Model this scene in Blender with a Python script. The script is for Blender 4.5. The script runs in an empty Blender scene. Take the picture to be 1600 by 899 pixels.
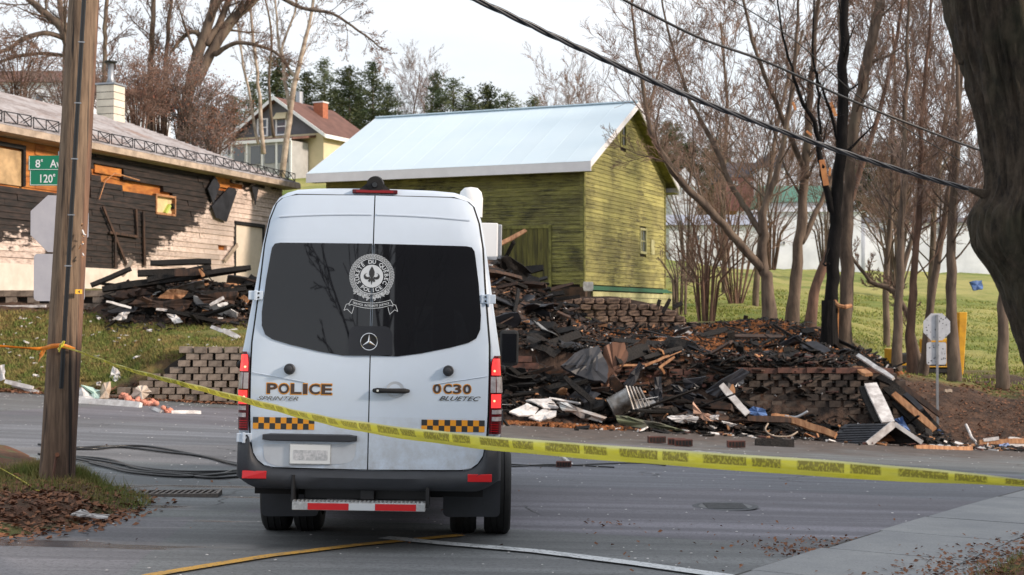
import bpy, bmesh, math, random
import numpy as np
from mathutils import Vector, Matrix, noise as mnoise
R = math.radians
rnd = random.Random(7)
scene = bpy.context.scene
COL = scene.collection

# ---------------------------------------------------------------- camera, sky, sun, exposure
F, CX, CY, HORIZ, CAMZ = 2222.0, 800.0, 449.5, 490.0, 1.63
PITCH = math.atan((HORIZ - CY) / F)
cam = bpy.data.cameras.new('camera')
camo = bpy.data.objects.new('camera', cam); COL.objects.link(camo)
camo.location = (0, 0, CAMZ); camo.rotation_euler = (math.pi / 2 + PITCH, 0, 0)
cam.sensor_width = 36; cam.lens = 50; cam.clip_end = 3000; cam.clip_start = .05
cam.dof.use_dof = True; cam.dof.focus_distance = 11.0; cam.dof.aperture_fstop = 5.0
scene.camera = camo

SUN_ELEV, SUN_AZ = R(24), R(108)          # azimuth clockwise from +Y: the low sun stands to the right, a little behind the camera
world = bpy.data.worlds.new('World'); scene.world = world; world.use_nodes = True
wn = world.node_tree.nodes; wl = world.node_tree.links
for n in list(wn): wn.remove(n)
wo = wn.new('ShaderNodeOutputWorld'); bg = wn.new('ShaderNodeBackground')
sky = wn.new('ShaderNodeTexSky'); sky.sky_type = 'NISHITA'; sky.sun_disc = False
sky.sun_elevation = SUN_ELEV; sky.sun_rotation = SUN_AZ; sky.air_density = 1.0; sky.dust_density = 2.0
tc = wn.new('ShaderNodeTexCoord'); mp = wn.new('ShaderNodeMapping'); mp.inputs['Scale'].default_value = (1.0, 1.0, 3.0)
nz = wn.new('ShaderNodeTexNoise'); nz.inputs['Scale'].default_value = 2.6; nz.inputs['Detail'].default_value = 7; nz.inputs['Roughness'].default_value = .55
cr = wn.new('ShaderNodeValToRGB'); cr.color_ramp.elements[0].position = .34; cr.color_ramp.elements[1].position = .66
cr.color_ramp.elements[0].color = (.72,) * 3 + (1,); cr.color_ramp.elements[1].color = (.97,) * 3 + (1,)
mx = wn.new('ShaderNodeMix'); mx.data_type = 'RGBA'
mx.inputs[7].default_value = (8.8, 9.15, 9.6, 1)   # high thin overcast
wl.new(tc.outputs['Generated'], mp.inputs[0]); wl.new(mp.outputs[0], nz.inputs['Vector']); wl.new(nz.outputs['Fac'], cr.inputs[0])
wl.new(cr.outputs[0], mx.inputs[0]); wl.new(sky.outputs[0], mx.inputs[6]); wl.new(mx.outputs[2], bg.inputs['Color'])
bg.inputs['Strength'].default_value = .10
wl.new(bg.outputs[0], wo.inputs[0])
sun = bpy.data.lights.new('sun', 'SUN'); sun.energy = 3.6; sun.angle = R(6); sun.color = (1, .83, .68)
suno = bpy.data.objects.new('sun', sun); COL.objects.link(suno)
sd = Vector((math.sin(SUN_AZ) * math.cos(SUN_ELEV), math.cos(SUN_AZ) * math.cos(SUN_ELEV), math.sin(SUN_ELEV)))
suno.rotation_euler = (-sd).to_track_quat('-Z', 'Y').to_euler()
vs = scene.view_settings; vs.view_transform = 'Standard'; vs.look = 'None'; vs.gamma = 1; vs.exposure = 0.32; vs.use_curve_mapping = False

# ---------------------------------------------------------------- helpers
def ray(px, py):
    a, b = (px - CX) / F, (CY - py) / F
    v = Vector((a, math.cos(PITCH) - b * math.sin(PITCH), math.sin(PITCH) + b * math.cos(PITCH)))
    return v / v.y
def P(px, py, D):
    r = ray(px, py) * D
    return Vector((r.x, r.y, CAMZ + r.z))
def lerp(a, b, t): return a + (b - a) * t
def sstep(a, b, x):
    t = min(1, max(0, (x - a) / (b - a))); return t * t * (3 - 2 * t)
def interp(tab, x):
    if x <= tab[0][0]: return tab[0][1]
    for (a, va), (b, vb) in zip(tab, tab[1:]):
        if x <= b: return va + (vb - va) * (x - a) / (b - a)
    return tab[-1][1]
def nz3(x, y, z=0, s=1): return mnoise.noise(Vector((x * s, y * s, z)))

def Rd(x, y):                     # the road surface: falls away from the camera and towards the right
    base = 0 if y < 4 else (-.029 * (y - 6) if y > 8 else -.029 * (y - 4) ** 2 / 8)
    return base - lerp(.018, .055, sstep(10, 33, y)) * (x + 1)
KD = [33.4, 36, 40, 46, 52, 60, 80, 120, 200, 400, 700]
KP = [-900, -300, 0, 180, 270, 400, 600, 800, 1000, 1200, 1300, 1400, 1480, 1600, 1900, 2600]
KZ = [[-.1, .7, 2.3, 2.6, 2.8, 3.2, 6, 13, 20, 24, 24]] * 2 + [
      [-.12, .75, 2.2, 2.5, 2.7, 3.2, 8, 14, 20, 24, 24],
      [.1, .95, 2.0, 2.5, 2.7, 3.2, 8, 14, 20, 24, 24],
      [.70, 1.1, 1.8, 2.4, 2.7, 3.2, 8.5, 14, 20, 24, 24],
      [.75, 1.1, 1.7, 2.2, 2.7, 3.2, 8.5, 14, 20, 24, 24],
      [.75, 1.1, 1.6, 2.0, 2.5, 3.2, 8, 14, 20, 24, 24],
      [.35, .9, 1.4, 1.8, 2.2, 2.5, 5, 9, 16, 22, 22],
      [.35, .7, .95, 1.15, 1.7, 1.9, 3.4, 7, 13, 20, 20],
      [.35, .7, 1.0, 1.35, 1.6, 2.0, 3.2, 5.7, 10, 15, 15],
      [.35, .55, .7, .95, 1.2, 1.7, 3.0, 5.5, 9, 14, 14],
      [-.9, .1, -.02, -.05, .6, 1.4, 2.8, 5.2, 9, 14, 14],
      [-1.4, -.25, -.2, -.15, .5, 1.3, 2.7, 5.1, 9, 14, 14],
      [-1.45, -.5, -.25, -.1, .4, 1.1, 2.5, 5, 9, 14, 14]] + [[-1.5, -.5, -.2, .1, .5, 1.1, 2.5, 5, 9, 14, 14]] * 2
def far_z(x, y):
    px = CX + F * x / y
    px = min(max(px, KP[0]), KP[-1] - 1e-3)
    i = max(k for k in range(len(KP) - 1) if KP[k] <= px)
    t = (px - KP[i]) / (KP[i + 1] - KP[i])
    if not 1240 < px < 1500: t = t * t * (3 - 2 * t)
    y = min(y, KD[-1] - 1e-3)
    j = max(k for k in range(len(KD) - 1) if KD[k] <= y)
    s = (y - KD[j]) / (KD[j + 1] - KD[j])
    g = lambda c: lerp(KZ[c][j], KZ[c][j + 1], s)
    return lerp(g(i), g(i + 1), t)
def Z(x, y):
    if y <= 33.0: return Rd(x, y)
    if y >= 33.4: return far_z(x, y)
    return lerp(Rd(x, 33.0), far_z(x, 33.4), (y - 33) / .4)
def G(px, py, dz=0, f=None):      # where the line of sight meets the road
    f = f or Rd
    r = ray(px, py); D = 4.0
    while D < 400:
        if CAMZ + r.z * D <= f(r.x * D, D) + dz: break
        D += .02
    return Vector((r.x * D, D, CAMZ + r.z * D))
def Gz(px, D, dz=0):
    x = (px - CX) / F * D
    return Vector((x, D, Z(x, D) + dz))

def tag(o, label=None, cat=None, group=None, kind=None):
    if label: o['label'] = label
    if cat: o['category'] = cat
    if group: o['group'] = group
    if kind: o['kind'] = kind
    return o
def empty(name, loc=(0, 0, 0), label=None, cat=None, group=None, rz=0):
    o = bpy.data.objects.new(name, None); COL.objects.link(o)
    o.location = loc; o.rotation_euler = (0, 0, rz); o.empty_display_size = .2
    return tag(o, label, cat, group)

class MB:
    def __init__(s): s.v = []; s.f = []; s.uv = None
    def add(s, vs, fs):
        n = len(s.v); s.v.extend([tuple(v) for v in vs]); s.f.extend([tuple(i + n for i in f) for f in fs]); return s
    def box(s, x0, x1, y0, y1, z0, z1):
        return s.add([(x0, y0, z0), (x1, y0, z0), (x1, y1, z0), (x0, y1, z0), (x0, y0, z1), (x1, y0, z1), (x1, y1, z1), (x0, y1, z1)],
                     [(0, 3, 2, 1), (4, 5, 6, 7), (0, 1, 5, 4), (1, 2, 6, 5), (2, 3, 7, 6), (3, 0, 4, 7)])
    def hexa(s, b, t):            # bottom four and top four corners
        return s.add(list(b) + list(t), [(0, 3, 2, 1), (4, 5, 6, 7), (0, 1, 5, 4), (1, 2, 6, 5), (2, 3, 7, 6), (3, 0, 4, 7)])
    def beam(s, a, b, w, h, up=(0, 0, 1)):
        a = Vector(a); b = Vector(b); d = (b - a).normalized(); u = Vector(up)
        if abs(d.dot(u)) > .98: u = Vector((1, 0, 0))
        r = d.cross(u).normalized() * (w / 2); u = r.cross(d).normalized() * (h / 2)
        return s.hexa([a - r - u, a + r - u, b + r - u, b - r - u], [a - r + u, a + r + u, b + r + u, b - r + u])
    def tube(s, pts, rad, n=6, cap=True, jag=0):
        pts = [Vector(p) for p in pts]; k = len(pts)
        if not hasattr(rad, '__len__'): rad = [rad] * k
        vs = []; d0 = (pts[1] - pts[0]).normalized()
        ref = Vector((0, 0, 1)) if abs(d0.z) < .9 else Vector((1, 0, 0))
        a = d0.cross(ref).normalized()
        for i, p in enumerate(pts):
            d = (pts[min(i + 1, k - 1)] - pts[max(i - 1, 0)])
            if d.length < 1e-9: d = d0.copy()
            d.normalize(); a = (a - d * a.dot(d))
            a = a.normalized() if a.length > 1e-6 else d.orthogonal().normalized()
            b = d.cross(a)
            for j in range(n):
                t = 2 * math.pi * j / n; rr = rad[i] * (1 + (jag * (rnd.random() - .5) if jag else 0))
                vs.append(p + (a * math.cos(t) + b * math.sin(t)) * rr)
        fs = [(i * n + j, i * n + (j + 1) % n, (i + 1) * n + (j + 1) % n, (i + 1) * n + j) for i in range(k - 1) for j in range(n)]
        if cap: fs += [tuple(range(n - 1, -1, -1)), tuple((k - 1) * n + j for j in range(n))]
        return s.add(vs, fs)
    def cyl(s, a, b, r, n=16): return s.tube([a, b], [r, r], n)
    def grid(s, rows):            # rows of equal length
        m = len(rows[0]); vs = [p for r in rows for p in r]
        return s.add(vs, [(i * m + j, i * m + j + 1, (i + 1) * m + j + 1, (i + 1) * m + j) for i in range(len(rows) - 1) for j in range(m - 1)])
    def mesh(s, name, smooth=False):
        me = bpy.data.meshes.new(name); me.from_pydata(s.v, [], s.f)
        if s.uv:
            l = me.uv_layers.new(name='UVMap')
            for lo in me.loops: l.data[lo.index].uv = s.uv[lo.vertex_index]
        me.update()
        if smooth: me.polygons.foreach_set('use_smooth', [True] * len(me.polygons))
        return me
    def build(s, name, m, parent=None, smooth=False, label=None, cat=None, group=None, kind=None, bevel=0, auto=None):
        me = s.mesh(name, smooth); me.materials.append(m)
        o = bpy.data.objects.new(name, me); COL.objects.link(o); o.parent = parent
        if bevel:
            b = o.modifiers.new('bevel', 'BEVEL'); b.width = bevel; b.segments = 2; b.limit_method = 'ANGLE'; b.angle_limit = R(35)
        if auto:
            if hasattr(me, 'set_sharp_from_angle'): me.set_sharp_from_angle(angle=R(auto))
        return tag(o, label, cat, group, kind)
def inst(me, name, parent=None, loc=(0, 0, 0), rot=(0, 0, 0), scale=(1, 1, 1)):
    o = bpy.data.objects.new(name, me); COL.objects.link(o); o.parent = parent
    o.location = loc; o.rotation_euler = rot; o.scale = scale
    return o
def copy_tree(o, parent=None):
    c = o.copy(); COL.objects.link(c); c.parent = parent
    for ch in list(o.children): copy_tree(ch, c)
    return c
def axis_obj(o, origin, ux, uy, uz):
    m = Matrix.Identity(4)
    for i, v in enumerate((ux, uy, uz)):
        for k in range(3): m[k][i] = v[k]
    m.translation = origin; o.matrix_world = m

# ---------------------------------------------------------------- materials
class NT:
    def __init__(s, name):
        s.m = bpy.data.materials.new(name); s.m.use_nodes = True; s.t = s.m.node_tree
        s.b = s.t.nodes['Principled BSDF']; s.tc = s.t.nodes.new('ShaderNodeTexCoord')
    def n(s, k, **kw):
        x = s.t.nodes.new(k)
        for a, b in kw.items(): setattr(x, a, b)
        return x
    def l(s, a, b): s.t.links.new(a, b)
    def vec(s, scale=(1, 1, 1), src='Object', rot=(0, 0, 0), loc=(0, 0, 0)):
        m = s.n('ShaderNodeMapping'); m.inputs['Scale'].default_value = scale; m.inputs['Rotation'].default_value = rot; m.inputs['Location'].default_value = loc
        if src == 'World': g = s.n('ShaderNodeNewGeometry'); s.l(g.outputs['Position'], m.inputs[0])
        else: s.l(s.tc.outputs[src], m.inputs[0])
        return m.outputs[0]
    def noise(s, v, scale=5, detail=6, rough=.6, dist=0):
        x = s.n('ShaderNodeTexNoise'); x.inputs['Scale'].default_value = scale; x.inputs['Detail'].default_value = detail
        x.inputs['Roughness'].default_value = rough; x.inputs['Distortion'].default_value = dist
        s.l(v, x.inputs['Vector']); return x.outputs['Fac']
    def vor(s, v, scale=5, feature='F1', out='Distance'):
        x = s.n('ShaderNodeTexVoronoi'); x.feature = feature; x.inputs['Scale'].default_value = scale; s.l(v, x.inputs['Vector']); return x.outputs[out]
    def ramp(s, f, a, b, ca=(0, 0, 0), cb=(1, 1, 1), interp='LINEAR'):
        x = s.n('ShaderNodeValToRGB'); e = x.color_ramp.elements; x.color_ramp.interpolation = interp
        e[0].position = a; e[1].position = b; e[0].color = (*ca, 1); e[1].color = (*cb, 1); s.l(f, x.inputs[0]); return x.outputs[0]
    def ramps(s, f, stops, interp='LINEAR'):
        x = s.n('ShaderNodeValToRGB'); e = x.color_ramp.elements; x.color_ramp.interpolation = interp
        while len(e) < len(stops): e.new(.5)
        for k, (p, c) in enumerate(stops):
            e[k].position = p; e[k].color = (*(c if hasattr(c, '__len__') else (c,) * 3), 1)
        s.l(f, x.inputs[0]); return x.outputs[0]
    def mix(s, f, a, b, mode='MIX'):
        x = s.n('ShaderNodeMix'); x.data_type = 'RGBA'; x.blend_type = mode; x.clamp_factor = True
        for i, v in ((0, f), (6, a), (7, b)):
            if hasattr(v, 'default_value') or isinstance(v, bpy.types.NodeSocket): s.l(v, x.inputs[i])
            elif i == 0: x.inputs[0].default_value = v
            else: x.inputs[i].default_value = (*v, 1)
        return x.outputs[2]
    def math(s, op, a, b=0):
        x = s.n('ShaderNodeMath', operation=op)
        for i, v in ((0, a), (1, b)):
            if isinstance(v, bpy.types.NodeSocket): s.l(v, x.inputs[i])
            else: x.inputs[i].default_value = v
        return x.outputs[0]
    def sep(s, v):
        x = s.n('ShaderNodeSeparateXYZ'); s.l(v, x.inputs[0]); return x.outputs
    def col(s, c):
        if isinstance(c, bpy.types.NodeSocket): s.l(c, s.b.inputs['Base Color'])
        else: s.b.inputs['Base Color'].default_value = (*c, 1)
    def rough(s, r):
        if isinstance(r, bpy.types.NodeSocket): s.l(r, s.b.inputs['Roughness'])
        else: s.b.inputs['Roughness'].default_value = r
    def bump(s, h, strength=.3, dist=.01):
        x = s.n('ShaderNodeBump'); x.inputs['Strength'].default_value = strength; x.inputs['Distance'].default_value = dist
        s.l(h, x.inputs['Height']); s.l(x.outputs[0], s.b.inputs['Normal'])
    def rand(s):
        return s.n('ShaderNodeObjectInfo').outputs['Random']
def simple(name, c1, c2=None, scale=6, rough=.7, bump=.0, stretch=(1, 1, 1), metal=0, lo=.35, hi=.65, vary=.0, src='Object', bscale=None, dist=.01, spec=.5, c3=None):
    m = NT(name); v = m.vec(stretch, src); c = c1
    if c2 is not None:
        f = m.noise(v, scale, 7, .62); c = m.mix(m.ramp(f, lo, hi), c1, c2)
        if c3 is not None: c = m.mix(m.ramp(m.noise(m.vec(stretch, src, loc=(3, 7, 1)), scale * .45, 5), .55, .68), c, c3)
    if vary:
        k = m.ramps(m.rand(), [(0, 1 - vary), (1, 1.0)])
        c = m.mix(1.0, c, k, 'MULTIPLY')
    m.col(c); m.rough(rough); m.b.inputs['Metallic'].default_value = metal; m.b.inputs['Specular IOR Level'].default_value = spec
    if bump: m.bump(m.noise(v, bscale or scale * 3, 8, .7), bump, dist)
    return m.m
M = {}
M['bark'] = simple('bark', (.185, .135, .10), (.06, .043, .033), 5, .95, .6, (1, 1, .25), bscale=9, dist=.03, c3=(.15, .12, .085))
M['bark_red'] = simple('bark_reddish', (.20, .115, .08), (.07, .042, .03), 5, .95, .6, (1, 1, .25), bscale=9, dist=.03)
M['twig'] = simple('twig', (.26, .165, .125), (.14, .09, .068), 1.2, .9)
M['twig_grey'] = simple('twig_grey', (.25, .185, .155), (.14, .10, .085), 1.2, .9)
M['birch'] = simple('birch_bark', (.5, .42, .34), (.22, .16, .12), 3, .85, .2)
M['char_bark'] = simple('charred_bark', (.003, .003, .003), (.012, .010, .010), 6, .9, .8, (1, 1, .3), bscale=12, dist=.03, spec=.2)
M['peeled'] = simple('peeled_wood', (.62, .27, .09), (.35, .13, .05), 3, .7)
M['leaf_dry'] = simple('dry_leaf', (.27, .115, .07), (.15, .08, .055), 1.1, .9, vary=.3)
M['leaf_ground'] = simple('fallen_leaf', (.27, .115, .055), (.12, .055, .033), 7, .9, src='World')
M['grass_blade'] = simple('grass_blade', (.13, .17, .035), (.26, .20, .07), 2.2, .9, src='World', lo=.4, hi=.62)
M['field_blade'] = simple('field_grass_blade', (.15, .215, .035), (.29, .27, .07), 1.2, .9, src='World', lo=.4, hi=.62)
M['needle'] = simple('pine_needles', (.045, .078, .03), (.12, .13, .05), .8, .9, vary=.35)
M['white_board'] = simple('white_painted_board', (.70, .68, .67), (.32, .29, .28), 4, .7, .4, src='World', lo=.45, hi=.68, c3=(.42, .38, .36))
M['charred'] = simple('charred_wood', (.003, .003, .004), (.018, .014, .012), 4, .7, 1, (1, 1, 1), bscale=14, dist=.04, vary=.4, spec=.35)
M['brown_wood'] = simple('scorched_wood', (.10, .05, .03), (.02, .014, .012), 3, .8, .3, (4, 1, 1), vary=.4)
M['raw_wood'] = simple('raw_wood', (.62, .33, .16), (.30, .12, .05), 2.5, .75, .2, (5, 1, 1), vary=.3)
M['felt'] = simple('roofing_felt', (.010, .011, .016), (.035, .037, .048), 3, .55, .3, vary=.3)
M['ash'] = simple('ash_and_soot', (.018, .013, .012), (.10, .06, .042), 3, .95, .8, lo=.38, hi=.66, bscale=9, dist=.06, c3=(.15, .06, .025))
M['galv'] = simple('galvanised_steel', (.38, .40, .43), (.30, .32, .35), 8, .45, metal=.7)
M['sheet_metal'] = simple('scorched_sheet_metal', (.42, .42, .42), (.10, .08, .06), 2, .4, metal=.6)
M['insul'] = simple('pink_insulation', (.75, .33, .24), (.55, .22, .15), 9, 1, .8, bscale=14, dist=.03)
M['black_rubber'] = simple('black_rubber', (.012, .012, .013), (.022, .022, .022), 9, .75)
M['cable'] = simple('black_cable', (.012, .012, .013), rough=.35)
M['blue_tarp'] = simple('blue_tarpaulin', (.10, .20, .45), (.06, .12, .30), 4, .6)
M['soot_brick'] = simple('sooty_brick', (.17, .065, .05), (.05, .025, .022), 5, .9, .4, vary=.4)

def m_asphalt():
    m = NT('asphalt'); v = m.vec(src='World')
    big = m.noise(v, .35, 5, .6, .6); mid = m.noise(v, 2.2, 6, .6); fine = m.noise(v, 90, 3, .7)
    c = m.mix(m.ramp(big, .38, .62), (.090, .101, .110), (.148, .163, .175))
    c = m.mix(m.ramp(mid, .35, .7), c, (.125, .132, .142))
    # worn wheel bands running along the cross street
    vb = m.vec((.05, .75, 1), 'World'); band = m.noise(vb, 1.0, 4, .55, .3)
    c = m.mix(m.ramps(band, [(.45, 0.0), (.62, .75)]), c, (.25, .265, .285))
    c = m.mix(m.ramps(fine, [(.35, .0), (.70, .5)]), c, (.36, .37, .38)); agg = m.noise(v, 32, 4, .8); c = m.mix(m.ramps(agg, [(.36, .55), (.52, 0)]), c, (.04, .042, .046)); st = m.noise(m.vec((.09, 2.2, 1), 'World', rot=(0, 0, .12)), 1.0, 6, .7); c = m.mix(m.ramps(st, [(.42, .5), (.58, 0)]), c, (.075, .08, .088))
    patch = m.vor(m.vec((.16, .22, 1), 'World', loc=(.3, .1, 0)), 1.0, 'F1', 'Color')
    c = m.mix(.28, c, m.mix(1.0, c, m.mix(.55, patch, (.8, .8, .8)), 'MULTIPLY'))
    # cracks
    wv = m.n('ShaderNodeVectorMath', operation='ADD'); s = m.n('ShaderNodeVectorMath', operation='SCALE'); s.inputs['Scale'].default_value = .5
    nn = m.n('ShaderNodeTexNoise'); nn.inputs['Scale'].default_value = 1.7; m.l(v, nn.inputs['Vector']); m.l(nn.outputs['Color'], s.inputs[0]); m.l(v, wv.inputs[0]); m.l(s.outputs[0], wv.inputs[1])
    cr = m.vor(wv.outputs[0], .42, 'DISTANCE_TO_EDGE')
    line = m.ramps(cr, [(.003, 1.0), (.009, 0.0)])
    gate = m.ramp(m.noise(v, .28, 2), .54, .62)
    c = m.mix(m.math('MULTIPLY', line, gate), c, (.02, .02, .02))
    xd = m.sep(v)
    dirt = m.math('MULTIPLY', m.ramps(m.math('ADD', m.math('MULTIPLY', xd[1], .0305), m.math('MULTIPLY', m.math('SUBTRACT', m.noise(v, .8, 6, .65), .5), .35)), [(.70, 0), (.86, .95)]), m.ramps(m.math('MULTIPLY', m.math('ADD', xd[0], 2.0), .2), [(0, .35), (.5, 1)]))
    c = m.mix(dirt, c, m.mix(m.ramp(m.noise(v, 5, 7, .7), .35, .6), (.035, .026, .022), (.10, .072, .058)))
    # wet streaks in the left foreground
    xyz = m.sep(v)
    wet = m.noise(m.vec((.22, 1.3, 1), 'World', rot=(0, 0, -.35)), 1.4, 4, .55)
    near = m.math('MULTIPLY', m.ramps(xyz[1], [(0, 1), (1, 1)]), m.ramps(m.math('ADD', m.math('MULTIPLY', xyz[0], -.25), -.35), [(0, 0), (.25, 1)]))
    near2 = m.ramps(m.math('MULTIPLY', xyz[1], .06), [(.95, 1), (1.0, 0)])
    w = m.math('MULTIPLY', m.math('MULTIPLY', m.ramps(wet, [(.5, 0), (.58, 1)]), near), near2)
    c = m.mix(m.math('MULTIPLY', w, .55), c, (.03, .034, .045))
    m.col(c); m.rough(m.math('SUBTRACT', .82, m.math('MULTIPLY', w, .62)))
    m.bump(m.mix(.5, fine, m.noise(v, 25, 4)), .35, .006); return m.m
M['asphalt'] = m_asphalt()
def m_ground():
    m = NT('ground'); v = m.vec(src='World'); xyz = m.sep(v)
    g = m.mix(m.ramp(m.noise(v, .5, 6, .6), .35, .65), (.12, .185, .025), (.24, .27, .05))
    g = m.mix(m.ramp(m.noise(v, .16, 6, .65), .40, .60), g, (.42, .38, .12))
    g = m.mix(m.ramps(m.noise(v, 9, 5, .7), [(.3, .3), (.7, 0)]), g, (.10, .11, .025))
    # near lawn on the left: browner, leaf strewn
    near = m.ramps(m.math('MULTIPLY', xyz[1], .01), [(.40, 1), (.46, 0)])
    lawn = m.mix(m.ramp(m.noise(v, 1.1, 7, .7), .40, .60), (.12, .165, .03), (.23, .165, .055))
    g = m.mix(near, g, lawn)
    # bare brown bank and soil on the right beside the road, soil round the ruin
    px = m.math('DIVIDE', xyz[0], xyz[1])
    f1 = m.ramps(m.math('ADD', px, m.math('MULTIPLY', m.math('SUBTRACT', m.noise(v, .6, 5), .5), .10)), [(.235, 0), (.26, 1)])
    f1 = m.math('MULTIPLY', f1, m.ramps(m.math('ADD', m.math('MULTIPLY', xyz[1], .01), m.math('MULTIPLY', m.math('SUBTRACT', m.noise(v, .5, 5), .5), .04)), [(.362, 1), (.378, 0)]))
    soil = m.mix(m.ramp(m.noise(v, 3.2, 8, .75), .38, .64), (.035, .02, .014), (.125, .068, .042))
    f2 = m.math('MULTIPLY', m.ramps(px, [(-.20, 0), (-.17, 1)]), m.ramps(px, [(.235, 1), (.262, 0)]))
    f2 = m.math('MULTIPLY', f2, m.ramps(m.math('ADD', m.math('MULTIPLY', xyz[1], .01), m.math('MULTIPLY', px, -.35)), [(.40, 1), (.43, 0)]))
    ed = m.ramps(m.math('MULTIPLY', xyz[1], .01), [(.3345, 1), (.337, 0)])
    f = m.math('MAXIMUM', m.math('MAXIMUM', f1, f2), m.math('MULTIPLY', ed, m.ramp(m.noise(v, 2, 4), .35, .6)))
    f3 = m.math('MULTIPLY', m.ramps(m.math('MULTIPLY', xyz[1], .01), [(.378, 0), (.386, 1)]), near)   # trampled strip before the burnt house
    f = m.math('MAXIMUM', f, m.math('MULTIPLY', f3, m.ramp(m.noise(v, 1.3, 4), .25, .4)))
    m.col(m.mix(f, g, soil)); m.rough(.95)
    m.bump(m.noise(v, 6, 9, .75), .9, .12); return m.m
M['ground'] = m_ground()
def m_concrete():
    m = NT('sidewalk_concrete'); v = m.vec(src='World')
    c = m.mix(m.ramp(m.noise(v, 1.2, 6, .65), .35, .65), (.24, .25, .265), (.33, .335, .34))
    c = m.mix(m.ramps(m.noise(v, 60, 3), [(.35, .35), (.65, 0)]), c, (.12, .12, .12))
    m.col(c); m.rough(.88); m.bump(m.noise(v, 40, 5), .4, .008); return m.m
M['concrete'] = m_concrete()
def m_verge():
    m = NT('leafy_verge'); v = m.vec(src='World')
    c = m.mix(m.ramp(m.noise(v, 3.5, 7, .7), .40, .6), (.10, .055, .03), (.20, .085, .045))
    g = m.mix(m.ramp(m.noise(v, 8, 5), .4, .6), (.07, .085, .025), (.13, .13, .045))
    m.col(m.mix(m.ramp(m.noise(v, 1.1, 4), .50, .6), c, g)); m.rough(.95); m.bump(m.noise(v, 26, 8, .75), 1, .05); return m.m
M['verge'] = m_verge()
def m_paint(name, c, wear=.5):
    m = NT(name); v = m.vec(src='World')
    f = m.math('MAXIMUM', m.ramps(m.noise(v, 30, 6, .7), [(.36, 1), (.46, 0)]), m.ramps(m.noise(v, 4, 5, .7), [(.34, wear), (.46, 0)]))
    m.col(m.mix(f, c, (.11, .115, .12))); m.rough(.8); return m.m
M['line_yellow'] = m_paint('road_paint_yellow', (.62, .34, .06)); M['line_white'] = m_paint('road_paint_white', (.62, .64, .66), .7)
def m_pole():
    m = NT('weathered_pole_wood'); v = m.vec((1, 1, .06)); v2 = m.vec((1, 1, .02))
    f = m.noise(v, 28, 8, .7); c = m.mix(m.ramp(f, .32, .68), (.075, .048, .032), (.29, .20, .13))
    x = m.sep(m.vec())
    red = m.ramps(m.math('ADD', m.math('MULTIPLY', m.math('SUBTRACT', x[0], m.math('MULTIPLY', x[2], .059)), 3), m.math('MULTIPLY', m.math('SUBTRACT', m.noise(m.vec((1, 1, .3)), 3, 4), .5), .5)), [(.10, 0), (.18, 1)])
    c = m.mix(red, c, m.mix(m.ramp(f, .32, .68), (.08, .04, .028), (.27, .15, .09)))
    low = m.ramps(m.math('MULTIPLY', x[2], .25), [(.0, 1), (.45, 0)])
    c = m.mix(m.math('MULTIPLY', low, .8), c, m.mix(m.ramp(f, .32, .68), (.05, .03, .022), (.17, .10, .07)))
    st = m.ramps(m.noise(v2, 16, 4), [(.58, 0), (.66, 1)])
    c = m.mix(st, c, (.025, .018, .015)); m.col(c); m.rough(.85); m.bump(f, .9, .015); return m.m
M['pole'] = m_pole()
def m_tree_near():
    m = NT('rough_near_bark'); v = m.vec((1, 1, .33))
    f = m.vor(v, 16, 'DISTANCE_TO_EDGE'); n = m.noise(v, 22, 9, .78)
    c = m.mix(m.ramp(n, .35, .65), (.014, .010, .008), (.12, .088, .06))
    c = m.mix(m.ramps(m.noise(m.vec(), 2.2, 5), [(.5, 0), (.66, .5)]), c, (.045, .05, .022))
    m.col(c); m.rough(.95); m.bump(m.mix(.5, f, n), 1, .06); return m.m
M['bark_near'] = m_tree_near()
def m_barn(name, lightc, darkc, dark_at):
    m = NT(name); v = m.vec((.45, .45, 6.5)); f = m.noise(v, 2.8, 9, .78, .7); big = m.noise(m.vec(), .45, 5, .6, .8)
    k = m.math('ADD', m.math('MULTIPLY', f, .62), m.math('MULTIPLY', big, .38))
    c = m.ramps(k, [(dark_at - .06, darkc), (dark_at - .01, tuple(.42 * q for q in lightc)), (dark_at + .025, tuple(.78 * q for q in lightc)), (dark_at + .09, lightc)])
    pl = m.ramps(m.rand(), [(0, .58), (1, 1.0)]); c = m.mix(1.0, c, pl, 'MULTIPLY')
    pt = m.noise(m.vec((.8, .8, 1.2)), .55, 7, .7, .5); c = m.mix(m.ramps(pt, [(.48, 0), (.62, .62)]), c, (.13, .115, .045)); c = m.mix(m.ramps(m.noise(m.vec((.5, .5, 7)), 7, 6, .8), [(.52, 0), (.62, .45)]), c, (.34, .32, .19))
    sp = m.ramps(m.noise(m.vec((1, 1, 1)), 14, 4), [(.66, 0), (.7, .5)])
    c = m.mix(sp, c, (.32, .30, .19)); m.col(c); m.rough(.85); m.bump(f, .4, .01); return m.m
M['barn_side'] = m_barn('mossy_green_clapboard_side', (.34, .32, .09), (.03, .027, .014), .48)
M['barn_gable'] = m_barn('mossy_green_clapboard_gable', (.44, .405, .135), (.045, .038, .018), .46)
M['barn_trim'] = simple('mossy_trim', (.25, .24, .07), (.10, .095, .03), 5, .85)
M['barn_door'] = simple('barn_door_boards', (.17, .155, .04), (.05, .045, .02), 3, .85, .3, (4, 4, .4), vary=.3)
M['metal_roof'] = simple('pale_blue_metal_roof', (.62, .74, .82), (.65, .76, .83), .6, .6, metal=.0, vary=.05)
M['fascia'] = simple('white_fascia', (.86, .84, .87), (.78, .76, .79), 2, .55)
M['green_trim'] = simple('green_painted_board', (.02, .13, .07), (.03, .09, .05), 2, .6)
M['old_white'] = simple('weathered_whitewash', (.50, .48, .26), (.30, .29, .14), 2, .85, vary=.15)
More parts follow.
